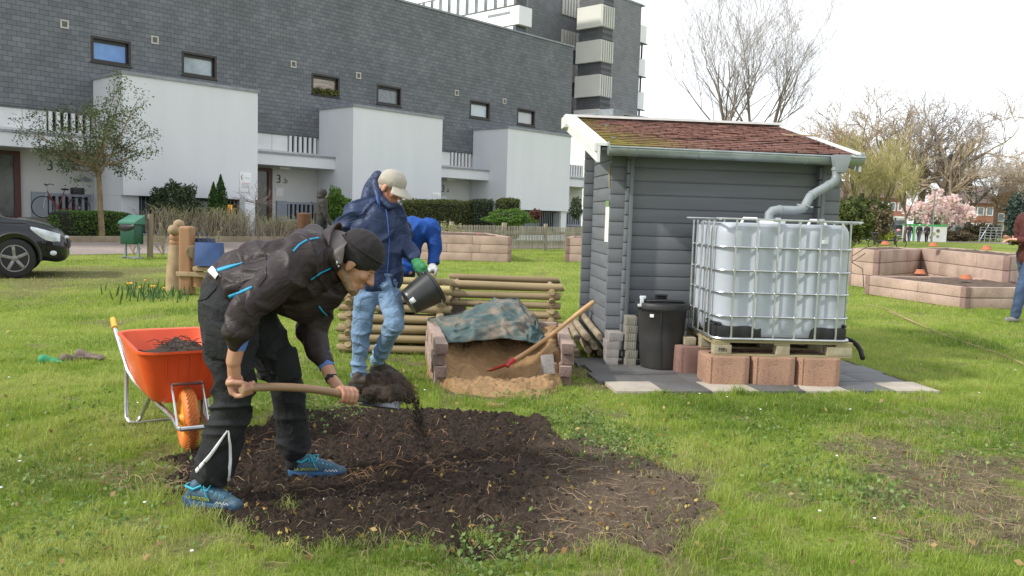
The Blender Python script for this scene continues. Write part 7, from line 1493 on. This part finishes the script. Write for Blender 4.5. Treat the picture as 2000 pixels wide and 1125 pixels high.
# magnolia
mg = thing('magnolia', 'pink flowering magnolia above the green and white container', 'tree', tuple(far(1832, 85.6))); tk = MB(); bs = far(1832, 85.6); tips = []; R3 = random.Random(3)
for k in range(5): branches(tk, bs+V(R3.gauss(0, .3), 0, 0), V(R3.gauss(0, .35), R3.gauss(0, .3), 1), .13, 2.0, 3, .6, 5, .12, tips, 3, rnd=R3, minr=.02)
tk.build('trunk', M_fartrunk, mg); pts = []
for (x_, y_, r_) in ((1782, 420, 1.1), (1795, 405, 1.0), (1808, 418, 1.2), (1825, 388, .85), (1822, 405, 1.2), (1815, 430, .9), (1838, 415, 1.1), (1845, 395, .9), (1858, 405, 1.2), (1870, 412, 1.1), (1885, 410, 1.1), (1852, 428, 1.1), (1875, 428, .9), (1895, 420, .7), (1830, 375, .7), (1862, 390, .8), (1772, 412, .7)):
    pts.append(blobpts(420, tuple(P(x_, y_, 85+R3.gauss(0, .9))), (r_, r_*.9, r_*.8), .3, R3.random()*9, .15))
leaves('blossom', np.concatenate(pts), .27, M_pink, mg, .1, aspect=.8)
# container
cn = thing('container', 'white container with a green roof band and round coloured patches in the far park', 'container'); M_cw = mat('white_container', (.66, .67, .64), (.58, .59, .57), 2, .7, 0); M_cg = mat('container_green', (.05, .38, .10), (.04, .3, .08), 3, .5, 0)
pA, pB = far(1786, 83), far(1851, 83); wd = (pB-pA).length; mb = MB(); mb.bx(0, wd, 0, 2.4, 0, 1.52); mb.build('container_body', M_cw, cn); mb = MB(); mb.bx(-.02, wd+.02, -.02, 2.42, 1.52, 1.72); mb.bx(-.04, .10, -.03, .1, 0, 1.52); mb.build('green_band', M_cg, cn)
for (x_, z_, r_, c_) in ((1.95, 1.1, .17, (.16, .12, .12)), (1.55, .8, .17, (.45, .40, .16)), (1.95, .55, .15, (.3, .27, .3)), (1.3, .42, .14, (.22, .22, .12)), (1.0, .72, .12, (.35, .38, .42))): mb = MB(); mb.cyl((x_*wd/3.2+.4, -.03, z_), (x_*wd/3.2+.4, 0, z_), r_, r_, 16); mb.build('round_patch', mat('patch', c_, tuple(k*.7 for k in c_), 9, .7, 0), cn)
cn.location = (pA.x, pA.y, 0); cn.location.z = .0
# houses
M_brk = brickmat('far_red_brick', (.30, .125, .085), (.35, .15, .10), (.28, .14, .10), .8, .3, .03, .5, 'xz', .9, .1); M_tile = mat('dark_roof_tiles', (.16, .11, .09), (.11, .08, .07), 3, .8, 0)
def house_(lab, px0, px1, Yd, zt, zr, wins_=3, annex=False):
    a_, b_ = far(px0, Yd), far(px1, Yd); t = thing('brick_house', lab, 'house'); w_ = (b_-a_).length; mb = MB(); mb.bx(0, w_, 0, 7, 0, zt); mb.build('wall', M_brk, t)
    mb = MB(); mb.add([(-.3, -.4, zt), (w_+.3, -.4, zt), (w_+.3, 7.4, zt), (-.3, 7.4, zt), (-.3, 3.5, zr), (w_+.3, 3.5, zr)], [(0, 1, 5, 4), (2, 3, 4, 5), (0, 4, 3), (1, 2, 5), (0, 3, 2, 1)]); mb.build('roof', M_tile, t)
    for k in range(wins_):
        for zz in ([1.0, zt-1.9] if zt > 4.2 else [1.0]): mb = MB(); x = w_*(k+.5)/wins_; mb.bx(x-.55, x+.55, -.04, .02, zz, zz+1.3); f_ = mb.build('window', M_white_paint, t); mb = MB(); mb.bx(x-.42, x+.42, -.05, -.041, zz+.12, zz+1.18); mb.build('pane', M_cellglass, f_)
    if annex: mb = MB(); mb.bx(w_*.1, w_*.75, -2.5, -.02, 0, 2.6); mb.bx(w_*.08, w_*.77, -2.6, -.0, 2.6, 2.9); mb.build('white_annex', M_white_paint, t)
    t.location = (a_.x, a_.y, 0); t.rotation_euler = (0, 0, .0); return t
house_('red brick house with white windows and annex left of the magnolia', 1712, 1768, 125, 5.6, 8.0, 3, True); house_('red brick house hidden behind the trees right of the magnolia', 1870, 1940, 130, 5.4, 8.2, 4); house_('long low brick house behind trees at the right edge', 1945, 2040, 135, 4.6, 7.0, 5); house_('brick house behind the olive trees next to the shed', 1560, 1680, 130, 5.2, 8.4, 5)
gb2 = thing('garden_house', 'small pale gabled house between the container and the climbing frame', 'house'); a_ = far(1854, 100); mb = MB(); mb.bx(0, 2.4, 0, 3, 0, 1.9); mb.build('wall', M_cw, gb2); mb = MB(); mb.add([(-.1, -.1, 1.9), (2.5, -.1, 1.9), (1.2, -.1, 2.9), (-.1, 3.1, 1.9), (2.5, 3.1, 1.9), (1.2, 3.1, 2.9)], [(0, 1, 2), (3, 5, 4), (0, 2, 5, 3), (1, 4, 5, 2), (0, 3, 4, 1)]); mb.build('roof', M_trim, gb2); mb = MB(); mb.bx(.8, 1.5, -.03, 0, .9, 1.6); mb.build('window', M_cellglass, gb2); gb2.location = a_
# parked vans
def van(lab, px_, Yd, L_, col, h=1.9):
    t = thing('parked_van', lab, 'van'); m_ = mat('van_paint', col, tuple(k*.85 for k in col), 3, .3, 0, coat=.5); mb = MB(); mb.prism([(-L_/2, .35), (L_/2, .35), (L_/2, .95), (L_/2-.35, 1.1), (L_/2-.95, h), (-L_/2+.15, h), (-L_/2, h-.4)], 1.7, Matrix.Rotation(PI/2, 4, 'X') @ Matrix.Translation((0, 0, -1.7))); mb.build('body', m_, t, bevel=.06)
    mb = MB(); mb.prism([(L_/2-.45, 1.12), (L_/2-1.0, h-.15), (-L_/2+.5, h-.15), (-L_/2+.5, 1.12)], .03, Matrix.Translation((0, -.0, 0)) @ Matrix.Rotation(PI/2, 4, 'X')); mb.build('side_window', M_cellglass, t)
    for x in (-L_/2+.75, L_/2-.75): mb = MB(); mb.cyl((x, -.03, .33), (x, .2, .33), .33, .33, 18); w_ = mb.build('wheel', M_rubber, t); mb = MB(); mb.cyl((x, -.05, .33), (x, -.031, .33), .19, .19, 14); mb.build('rim', M_galv, w_)
    q = far(px_, Yd); t.location = q; return t
van('white delivery van parked behind the far bicycles', 1742, 100, 5.0, (.62, .63, .64), 2.3); van('silver car parked right of the white van, left of the far walkers', 1765, 98, 3.6, (.35, .37, .40), 1.7)
van('white car parked right of the magnolia trunk', 1888, 104, 4.0, (.6, .6, .6), 1.5); van('dark car parked under the bare trees near the green goal', 1905, 102, 3.4, (.06, .07, .08), 1.6)
# lamp post, goal posts, bicycle rack
b_ = far(1823, 79); b_ = G(1819, 475); lp = thing('lamp_post', 'thin grey lamp post standing in front of the magnolia', 'lamp post', tuple(b_)); mb = MB(); tz = topz(1824, 372, b_.y); mb.tube([b_, b_+V(0, 0, tz)], [.09, .06], 8); mb.build('pole', M_galv, lp); mb = MB(); mb.ell(b_+V(0, 0, tz+.1), (.22, .22, .12)); mb.build('lamp_head', M_galv, lp)
for (x0_, lab) in ((1958, 'left green frame of the far playground'), (1972, 'right green frame of the far playground')):
    a_ = far(x0_, 96); mb = MB(); mb.tube([a_, a_+V(0, 0, 2.3), a_+V(.55, 0, 2.3), a_+V(.55, 0, 0)], .06, 6); tag(mb.build('play_frame', mat('play_green', (.20, .42, .18), (.15, .33, .13), 5, .5, 0), None), lab, 'play frame')
a_ = far(1915, 92); cf = MB()
for k in range(5): cf.tube([a_+V(k*.6, 0, 0), a_+V(k*.6+.1, 0, 1.6)], .05, 5); cf.tube([a_+V(0, 0, .4+k*.3), a_+V(2.4, 0, .4+k*.3)], .04, 5)
cf.tube([a_, a_+V(1.2, 0, 2.3), a_+V(2.4, 0, 0)], .06, 6); tag(cf.build('climbing_frame', M_galv, None), 'pale climbing frame on the far playground', 'climbing frame')
bk = thing('far_bicycle', 'dark tandem-length bicycle with saddle and pink helmet beyond the high raised bed', 'bicycle'); mb = MB(); q0 = P(1708, 472, 23); sc_ = 23/1620
def K(x, y): return P(x, y, 23)
mb.tube([K(1708, 478), K(1708, 458)], .03, 6); mb.tube([K(1712, 472), K(1748, 469)], .028, 6); mb.tube([K(1748, 478), K(1748, 462)], .032, 6); mb.tube([K(1748, 463), K(1760, 462)], .02, 6); mb.build('frame', M_black, bk)
for x_ in (1705, 1760):
    mb = MB(); c_ = K(x_, 476); mb.tube([c_+V(.14*math.cos(a), 0, .14*math.sin(a)) for a in np.linspace(0, 2*PI, 25)[:-1]], .012, 5, closed=True); mb.build('wheel', M_rubber, bk)
mb = MB(); mb.ell(K(1709, 456), (.13, .06, .03)); mb.build('saddle', M_black, bk); mb = MB(); mb.ell(K(1755, 450), (.05, .05, .04)); mb.build('helmet', mat('pink_helmet', (.7, .2, .25), (.6, .6, .6), 9, .4, 0), bk)
# long cord sticks lying on the lawn at the right
M_cane = mat('pale_cane', (.42, .30, .17), (.3, .21, .12), 8, .8, .1)
for pts_, lab in ((((1690, 598), (1725, 604), (1800, 640)), 'upper pale cane lying on the lawn right of the tank'), (((1735, 612), (1850, 662), (1870, 668)), 'middle pale cane lying on the lawn right of the tank'), (((1880, 672), (1960, 700), (2010, 722)), 'lower pale cane lying on the lawn at the right edge')):
    mb = MB(); mb.tube([G(*p)+V(0, 0, .035) for p in pts_], .0065, 6); tag(mb.build('cane', M_cane), lab, 'cane', 'canes lying on the lawn')
mb = MB(); ps_ = [P(1665, 500, 8.2), P(1690, 484, 8.25), P(1712, 478, 8.3)]; mb.tube(ps_, .004, 5); mb.tube([P(1663, 512, 8.1), P(1685, 525, 8.1), P(1687, 560, 8.1)], .004, 5); mb.tube([P(1664, 512, 8.1), P(1690, 495, 8.2)], .004, 5); tag(mb.build('wire_ends', M_bark), 'thin bare twigs caught in the right side of the tank cage', 'twig')
# daffodils by the bench
for (x_, y_, n_, lab) in ((305, 585, 60, 'clump of daffodil leaves with a few yellow flowers beside the carved bench'), (265, 572, 26, 'smaller clump of daffodils left of the bench clump')):
    b_ = G(x_, y_); t = thing('daffodil_clump', lab, 'flowers', tuple(b_)); mb = MB(); fl = MB()
    for k in range(n_):
        c = b_+V(random.gauss(0, .24), random.gauss(0, .28), 0); d = V(random.gauss(0, .3), random.gauss(0, .3), 1); e_ = c+d*.19; s_ = V(.009, .004, 0); mb.add([c-s_, c+s_, c+d*.11+s_*.9, c+d*.11-s_*.9, e_], [(0, 1, 2, 3), (3, 2, 4)])
        if k % 12 == 0: fl.ell(e_+V(0, 0, .01), (.022, .022, .016), nu=6, nv=4)
    lf_ = mb.build('leaf_blades', mat('daffodil_leaf', (.07, .15, .035), (.05, .11, .025), 8, .6, 0), t, smooth=False); lf_['kind'] = 'stuff'; fl.build('blooms', M_yel, t)
q_ = P(594, 432, 27); mb = MB(); mb.lathe([(.14, 0), (.17, .05), (.22, .5), (.23, .72), (.18, .75), (.001, .76)], (0, 0, 0), 18); o_ = mb.build('garden_sack', mat('brown_sack', (.13, .055, .03), (.09, .04, .022), 6, .8, .3), None); o_.location = (q_.x, q_.y, .55); tag(o_, 'small brown sack standing by the handrail of entrance 3.b', 'sack')
# ================================================ dug soil
m, n, b, l = pr('dug_peaty_soil'); M_soil = m; vec = coords(n); t1 = nodenoise(n, vec, 1.6, 5); t2 = nodenoise(n, vec, 40, 6, .7); t3 = nodenoise(n, vec, 130, 3, .7); va = n.nodes.new('ShaderNodeVertexColor'); va.layer_name = 'tint'
r1 = ramp(n, [(.30, (.016, .011, .008)), (.5, (.030, .020, .014)), (.68, (.052, .034, .023)), (.8, (.09, .06, .038))]); l.new(t2.outputs['Fac'], r1.inputs['Fac']); r2 = ramp(n, [(.3, (.075, .052, .036)), (.5, (.125, .092, .064)), (.7, (.19, .148, .105))]); l.new(t2.outputs['Fac'], r2.inputs['Fac'])
x = n.nodes.new('ShaderNodeMixRGB'); l.new(va.outputs['Color'], x.inputs[0]); l.new(r1.outputs[0], x.inputs[1]); l.new(r2.outputs[0], x.inputs[2]); r3 = ramp(n, [(.60, (0, 0, 0)), (.68, (1, 1, 1))]); l.new(t3.outputs['Fac'], r3.inputs['Fac'])
y = n.nodes.new('ShaderNodeMixRGB'); y.inputs[2].default_value = (.16, .105, .06, 1); m5 = n.nodes.new('ShaderNodeMath'); m5.operation = 'MULTIPLY'; m5.inputs[1].default_value = .5; l.new(r3.outputs[0], m5.inputs[0]); l.new(m5.outputs[0], y.inputs[0]); l.new(x.outputs[0], y.inputs[1]); l.new(y.outputs[0], b.inputs['Base Color'])
b.inputs['Roughness'].default_value = .95; b.inputs['Specular IOR Level'].default_value = .25; bp = addbump(n, b, t2.outputs['Fac'], .9, .02); addbump(n, b, t3.outputs['Fac'], .7, .006, bp)
SPX = [p[0] for p in SOILP]; SPY = [p[1] for p in SOILP]; gx = np.arange(min(SPX)-.2, max(SPX)+.2, .0095); gy = np.arange(min(SPY)-.2, max(SPY)+.2, .0095); SX, SY = np.meshgrid(gx, gy)
def gg(px_, py_): q = G(px_, py_); return q.x, q.y
def bump_at(px_, py_, r, h, X_, Y_): a, b_ = gg(px_, py_); return h*np.exp(-((X_-a)**2+(Y_-b_)**2)/(r*r))
def dry_(X_, Y_): a, b_ = gg(1180, 960); return sstep(-.25, .3, (X_-a)*.9-(Y_-b_)*.15+(fbm(X_, Y_, 4, 3)-.5)*.5+.22)
def soil_h(X_, Y_):
    dr = dry_(X_, Y_); pd = polydist(X_, Y_, SOILP)+(fbm(X_, Y_, 5, 4)-.5)*.34+(fbm(X_+3, Y_+1, 11, 3)-.5)*.30*dr-.05*dr
    rough = 1-.93*dr; f = np.zeros_like(X_)
    for args in ((1010, 870, .28, .05), (880, 880, .25, .045), (1040, 955, .18, .06), (940, 935, .16, -.05), (760, 840, .35, .035), (960, 985, .13, .05), (860, 905, .12, -.045), (700, 900, .4, .015), (1000, 905, .13, -.10), (1055, 830, .13, .05), (905, 975, .12, .03)): f = f+bump_at(*args, X_, Y_)
    cl1 = np.abs(fbm(X_, Y_, 9, 4)-.5)*2; cl2 = np.abs(fbm(X_+5, Y_+3, 26, 3)-.5)*2; cl3 = fbm(X_, Y_, 60, 2)-.5
    z = .012+f+rough*(.052*(cl1-.18)+.034*(cl2-.2)+.018*cl3)+(1-rough)*(.016*(fbm(X_, Y_, 3, 4)-.5)+.010*cl3)
    flat = sstep(.0, .5, -(Y_-gg(700, 1010)[1])+.05)*.6; z = z*(1-flat)+flat*(.008+.01*cl3+.02*(cl2-.2))
    return np.where(pd > 0, np.maximum(z, .003), 0)*sstep(0, .07, pd)+np.where(pd > 0, .003, -.03), pd, dr
SZ, pd, dr = soil_h(SX, SY)
ii = np.arange(SX.size).reshape(SX.shape); FF = np.stack([ii[:-1, :-1], ii[:-1, 1:], ii[1:, 1:], ii[1:, :-1]], -1); keep = (pd[:-1, :-1] > -.04); FF = FF[keep]
used = np.unique(FF); mp_ = -np.ones(SX.size, int); mp_[used] = np.arange(len(used)); Vv = np.stack([SX, SY, SZ], -1).reshape(-1, 3)[used]; dc = dr.reshape(-1)[used]*.85
tag(np_mesh('soil', Vv, mp_[FF], M_soil, smooth=True, col=np.stack([dc, dc, dc, np.ones_like(dc)], -1)), kind='structure')
R_ = np.random.RandomState(11)
def clods(N, name, polyfn, smin, smax, mat_, hfn):
    P_ = []
    while len(P_) < N:
        x_, y_ = polyfn(); P_.append((x_, y_))
    P_ = np.array(P_); h_ = hfn(P_[:, 0], P_[:, 1]); s_ = smin+(smax-smin)*R_.rand(N)**3
    base = np.array([(1, 0, 0), (-1, 0, 0), (0, 1, 0), (0, -1, 0), (0, 0, 1), (0, 0, -1)], float); fa = np.array([(0, 2, 4), (2, 1, 4), (1, 3, 4), (3, 0, 4), (2, 0, 5), (1, 2, 5), (3, 1, 5), (0, 3, 5)])
    v = base[None]*(s_[:, None, None]*(.6+.8*R_.rand(N, 6, 1)))+R_.randn(N, 6, 3)*s_[:, None, None]*.25; v += np.stack([P_[:, 0], P_[:, 1], h_+s_*.4], -1)[:, None]
    f_ = (fa[None]+np.arange(N)[:, None, None]*6).reshape(-1, 3); tag(np_mesh(name, v, f_, mat_), kind='stuff')
def rnd_soil():
    while True:
        x_ = R_.uniform(min(SPX), max(SPX)); y_ = R_.uniform(min(SPY), max(SPY)); 
        if R_.rand() < .7: a, b_ = gg(R_.uniform(560, 1080), R_.uniform(820, 1010)); x_, y_ = a+R_.randn()*.08, b_+R_.randn()*.08
        return x_, y_
def soil_hh(x_, y_): z, p_, d_ = soil_h(np.asarray(x_), np.asarray(y_)); return np.where(p_ > .02, z, -.2)
clods(3200, 'soil_crumbs', rnd_soil, .0015, .013, M_darksoil, soil_hh)
# roots, straw and shrivelled leaves
def strands(N, name, mat_, xyf, hf, lmin, lmax, r, seed, lift=.012, curl=.8):
    r_ = random.Random(seed); mb = MB()
    for i in range(N):
        x_, y_ = xyf(r_); a = r_.random()*2*PI; L_ = r_.uniform(lmin, lmax); pts = []; k = 5; c_ = r_.gauss(0, curl)
        for j in range(k): pts.append([x_, y_]); x_ += math.cos(a)*L_/k; y_ += math.sin(a)*L_/k; a += c_/k+r_.gauss(0, .25)
        A = np.array(pts); h_ = hf(A[:, 0], A[:, 1]); 
        if h_.min() < -.1: continue
        rr2 = r*r_.uniform(.5, 1.2); mb.tube([V(p[0], p[1], z+rr2+lift*r_.random()*math.sin(PI*j/(k-1))) for j, (p, z) in enumerate(zip(pts, h_))], [rr2, rr2, rr2, rr2*.8, rr2*.4], 3, caps=False)
    return tag(mb.build(name, mat_, None, smooth=False), kind='stuff')
M_straw = mat('orange_roots', (.36, .20, .09), (.20, .11, .055), 12, .85, 0); M_dry = mat('dry_straw', (.36, .27, .16), (.22, .16, .10), 12, .9, 0); M_dkroot = mat('dark_root', (.13, .08, .05), (.07, .045, .03), 12, .9, 0)
def xs_soil(r_): return gg(r_.uniform(380, 1350), 800+280*r_.random()**.8)
strands(700, 'fine_roots', M_dkroot, xs_soil, soil_hh, .03, .14, .0014, 1, .02, 1.2)
def clust(r_): c = r_.choice(((720, 930), (780, 915), (690, 945), (860, 925), (820, 860), (640, 865), (960, 1000), (1150, 1010), (720, 860), (520, 870), (1010, 900), (900, 880))); q = gg(c[0]+r_.gauss(0, 28), c[1]+r_.gauss(0, 10)); return q
strands(110, 'orange_roots', M_straw, clust, soil_hh, .05, .26, .0017, 2, .035, .6)
def xs_dry(r_): return gg(r_.uniform(1060, 1380), r_.uniform(880, 1075))
strands(130, 'dry_stalks', M_dry, xs_dry, soil_hh, .05, .24, .0017, 3, .015, .18)
zero = lambda x_, y_: np.zeros_like(x_)+.012
strands(650, 'lawn_straw', M_dry, lambda r_: gg(r_.uniform(250, 1450), r_.uniform(780, 1120)), zero, .04, .16, .0016, 4, .03, .7)
strands(260, 'bare_patch_straw', M_dry, lambda r_: gg(r_.uniform(1640, 2000), r_.uniform(800, 1090)), zero, .05, .3, .0020, 5, .02, .6)
strands(160, 'edge_straw', M_dry, lambda r_: gg(r_.uniform(240, 420)+r_.gauss(0, 20), r_.uniform(915, 965)), zero, .05, .22, .0022, 6, .03, .7)
strands(150, 'sand_roots', M_dkroot, lambda r_: (r_.uniform(-.6, .45), r_.uniform(6.5, 7.2)), lambda x_, y_: sand_h(np.asarray(x_), np.asarray(y_)), .03, .12, .0012, 7, .015, 1)
M_yleaf = leafmat('shrivelled_yellow_leaf', (.42, .30, .08), (.24, .13, .05), (.5, .42, .14), .2); P_ = np.array([gg(R_.uniform(420, 1380), R_.uniform(790, 1090)) for _ in range(150)]); h_ = soil_hh(P_[:, 0], P_[:, 1]); P_ = np.column_stack([P_, np.where(h_ < -.1, .02, h_)+.008]); P_ = np.repeat(P_, 3, 0)+R_.randn(len(P_)*3, 3)*.006
tag(leaves('withered_leaves', P_, .024, M_yleaf, None, .1, aspect=.6), kind='stuff')
# pale stones / chips
clods(260, 'pale_chips', lambda: gg(R_.uniform(450, 1400), R_.uniform(800, 1090)), .002, .006, mat('pale_chip', (.5, .47, .42), (.35, .32, .28), 9, .8, 0), soil_hh)
# ================================================ grass
def sample(N, y0, y1, pw=1.0):
    out_x, out_y = [], []; got = 0; RR = np.random
    while got < N:
        k = N*2; y_ = (y0**(2-pw)+(y1**(2-pw)-y0**(2-pw))*RR.rand(k))**(1/(2-pw)); x_ = (RR.rand(k)*2-1)*(.66*y_+.25); w_ = bare(x_, y_); cl = fbm(x_, y_, 3.5, 3)
        keep = RR.rand(k) > (w_*1.02)**.8; 
        v_ = -((x_-HB.x)*HE2.x + (y_-HB.y)*HE2.y); keep &= ~((v_ > 1) & (v_ < 8.3)) & (v_ > 0)
        sx_, sy_ = (x_-SHO.x)*math.cos(SF)+(y_-SHO.y)*math.sin(SF), -(x_-SHO.x)*math.sin(SF)+(y_-SHO.y)*math.cos(SF); keep &= ~((sx_ > 0) & (sx_ < 2.4) & (sy_ > 0) & (sy_ < 1.65))
        out_x.append(x_[keep]); out_y.append(y_[keep]); got += keep.sum()
    return np.concatenate(out_x)[:N], np.concatenate(out_y)[:N]
def blades(name, N, y0, y1, hmin, hmax, wd, mat_, pw=1.0, xy=None, lean=.5):
    RR = np.random; x_, y_ = sample(N, y0, y1, pw) if xy is None else xy; N = len(x_)
    tuft = fbm(x_+7, y_+2, 7, 3); big = fbm(x_, y_, 1.0, 3); bz = bare(x_, y_)
    h_ = (hmin+(hmax-hmin)*RR.rand(N)**1.5)*(.55+1.0*sstep(.35, .7, tuft))*(1-.35*bz); h_ *= np.where(RR.rand(N) < .03, 1.5, 1)
    a = RR.rand(N)*2*PI; ln = h_*lean*(.3+1.2*RR.rand(N)); dx, dy = np.cos(a)*ln, np.sin(a)*ln; wa = RR.rand(N)*2*PI; w_ = wd*(.6+.8*RR.rand(N))*(.6+.4*np.clip(y_/5, 0, 4)) ; wx, wy = np.cos(wa)*w_/2, np.sin(wa)*w_/2; z0 = terrain(x_, y_)-.004
    v = np.stack([np.stack([x_-wx, y_-wy, z0], -1), np.stack([x_+wx, y_+wy, z0], -1), np.stack([x_+dx*.35+wx*.8, y_+dy*.35+wy*.8, z0+h_*.6], -1), np.stack([x_+dx*.35-wx*.8, y_+dy*.35-wy*.8, z0+h_*.6], -1), np.stack([x_+dx, y_+dy, z0+h_*(.95-.25*RR.rand(N))], -1)], 1)
    i0 = np.arange(N)[:, None]*5; f_ = np.concatenate([i0+[0, 1, 2], i0+[0, 2, 3], i0+[3, 2, 4]]).reshape(-1, 3)
    t = np.clip(.5+(big-.5)*1.5+(tuft-.5)*.9+(RR.rand(N)-.5)*.42, 0, .92)
    dead = RR.rand(N) < (.045+.25*bz+.14*sstep(.6, .75, fbm(x_-4, y_+9, 1.6, 3))); t = np.where(dead, .97+.03*RR.rand(N), t); t = np.repeat(t, 5)
    return tag(np_mesh(name, v, f_, mat_, col=np.stack([t, t, t, np.ones_like(t)], -1)), kind='stuff')
m, n, b, l = pr('grass_blades'); M_grass = m; a = n.nodes.new('ShaderNodeVertexColor'); a.layer_name = 'tint'
r = ramp(n, [(0, (.12, .205, .028)), (.35, (.215, .32, .042)), (.6, (.32, .42, .065)), (.92, (.44, .49, .13)), (.955, (.42, .38, .16)), (1, (.46, .38, .22))]); l.new(a.outputs['Color'], r.inputs['Fac']); l.new(r.outputs[0], b.inputs['Base Color']); b.inputs['Roughness'].default_value = .5; b.inputs['Specular IOR Level'].default_value = .35
tr = n.nodes.new('ShaderNodeBsdfTranslucent'); l.new(r.outputs[0], tr.inputs['Color']); ms_ = n.nodes.new('ShaderNodeMixShader'); ms_.inputs[0].default_value = .45; l.new(b.outputs[0], ms_.inputs[1]); l.new(tr.outputs[0], ms_.inputs[2]); l.new(ms_.outputs[0], n.nodes['Material Output'].inputs['Surface'])
blades('grass', 230000, 2.9, 7.5, .022, .062, .0030, M_grass, 1.0); blades('grass', 190000, 7.3, 15, .025, .06, .0034, M_grass, 1.0); blades('grass', 130000, 14.8, 36, .03, .065, .0042, M_grass, 1.0)
# ragged tufts round the dug patch and posts
tx, ty = [], []
for (x_, y_, n_, s_) in ((940, 1060, 240, .035), (1180, 1090, 200, .06), (1340, 1062, 320, .07), (600, 1090, 220, .08), (470, 1050, 220, .08), (860, 1092, 260, .08), (1250, 885, 240, .08), (1090, 842, 260, .07), (560, 1000, 60, .04), (700, 1075, 160, .06), (1010, 1080, 160, .06), (380, 1010, 200, .06), (310, 970, 160, .06), (1445, 770, 90, .03), (845, 765, 140, .06), (1110, 765, 140, .06), (890, 780, 160, .09), (1030, 785, 160, .1), (1810, 900, 120, .06), (1700, 1000, 160, .1), (1900, 1060, 200, .12), (1330, 940, 160, .12), (1370, 1000, 200, .12), (1250, 1040, 120, .16), (1290, 900, 140, .1), (1150, 900, 60, .1), (1200, 970, 60, .25), (360, 575, 160, .10), (290, 508, 80, .06)):
    q = gg(x_, y_); tx.append(q[0]+R_.randn(n_)*s_); ty.append(q[1]+R_.randn(n_)*s_)
blades('grass_tufts', 0, 0, 0, .05, .11, .0032, M_grass, xy=(np.concatenate(tx), np.concatenate(ty)), lean=.8)
# clover and broad weeds
M_weed = leafmat('clover_leaf', (.15, .24, .06), (.09, .155, .04), (.25, .33, .12), .3); P_ = []
for (x_, y_, n_, s_) in ((1180, 855, 600, .22), (1120, 825, 500, .15), (1260, 880, 400, .15), (1620, 930, 500, .25), (1680, 980, 400, .2), (120, 1050, 600, .3), (640, 815, 300, .2), (560, 790, 300, .2), (80, 930, 400, .3), (1060, 780, 300, .2), (950, 1100, 300, .15), (1900, 870, 250, .2), (1500, 850, 300, .3), (200, 800, 250, .3)):
    q = gg(x_, y_); P_.append(np.column_stack([q[0]+R_.randn(n_)*s_, q[1]+R_.randn(n_)*s_*1.2, .02+.025*R_.rand(n_)]))
tag(leaves('clover', np.concatenate(P_), .024, M_weed, None, .0, aspect=.75, flat=-.0), kind='stuff')
# daisies and fallen leaves on the lawn
P_ = np.array([gg(R_.uniform(0, 2000), 540+R_.rand()**1.2*560) for _ in range(60)]); P_ = P_[bare(P_[:, 0], P_[:, 1]) < .3]; mb = MB()
for x_, y_ in P_: mb.ell((x_, y_, .05), (.009, .009, .004), nu=6, nv=4)
tag(mb.build('daisies', M_white_paint, None), kind='stuff')
P_ = np.array([gg(R_.uniform(0, 2000), 640+R_.rand()*480) for _ in range(170)]); P_ = np.column_stack([P_, .03+.02*R_.rand(len(P_))]); tag(leaves('fallen_leaves', P_, .035, leafmat('brown_leaf', (.26, .15, .07), (.14, .08, .045), (.42, .28, .12), .1), None, 0, aspect=.6), kind='stuff')
clods(3500, 'bare_patch_crumbs', lambda: gg(R_.uniform(1640, 2010), R_.uniform(810, 1090)), .002, .008, mat('pale_earth', (.18, .13, .09), (.11, .08, .055), 20, .95, .4), lambda x_, y_: np.where(bare(x_, y_) > .5, -.004, -.1))
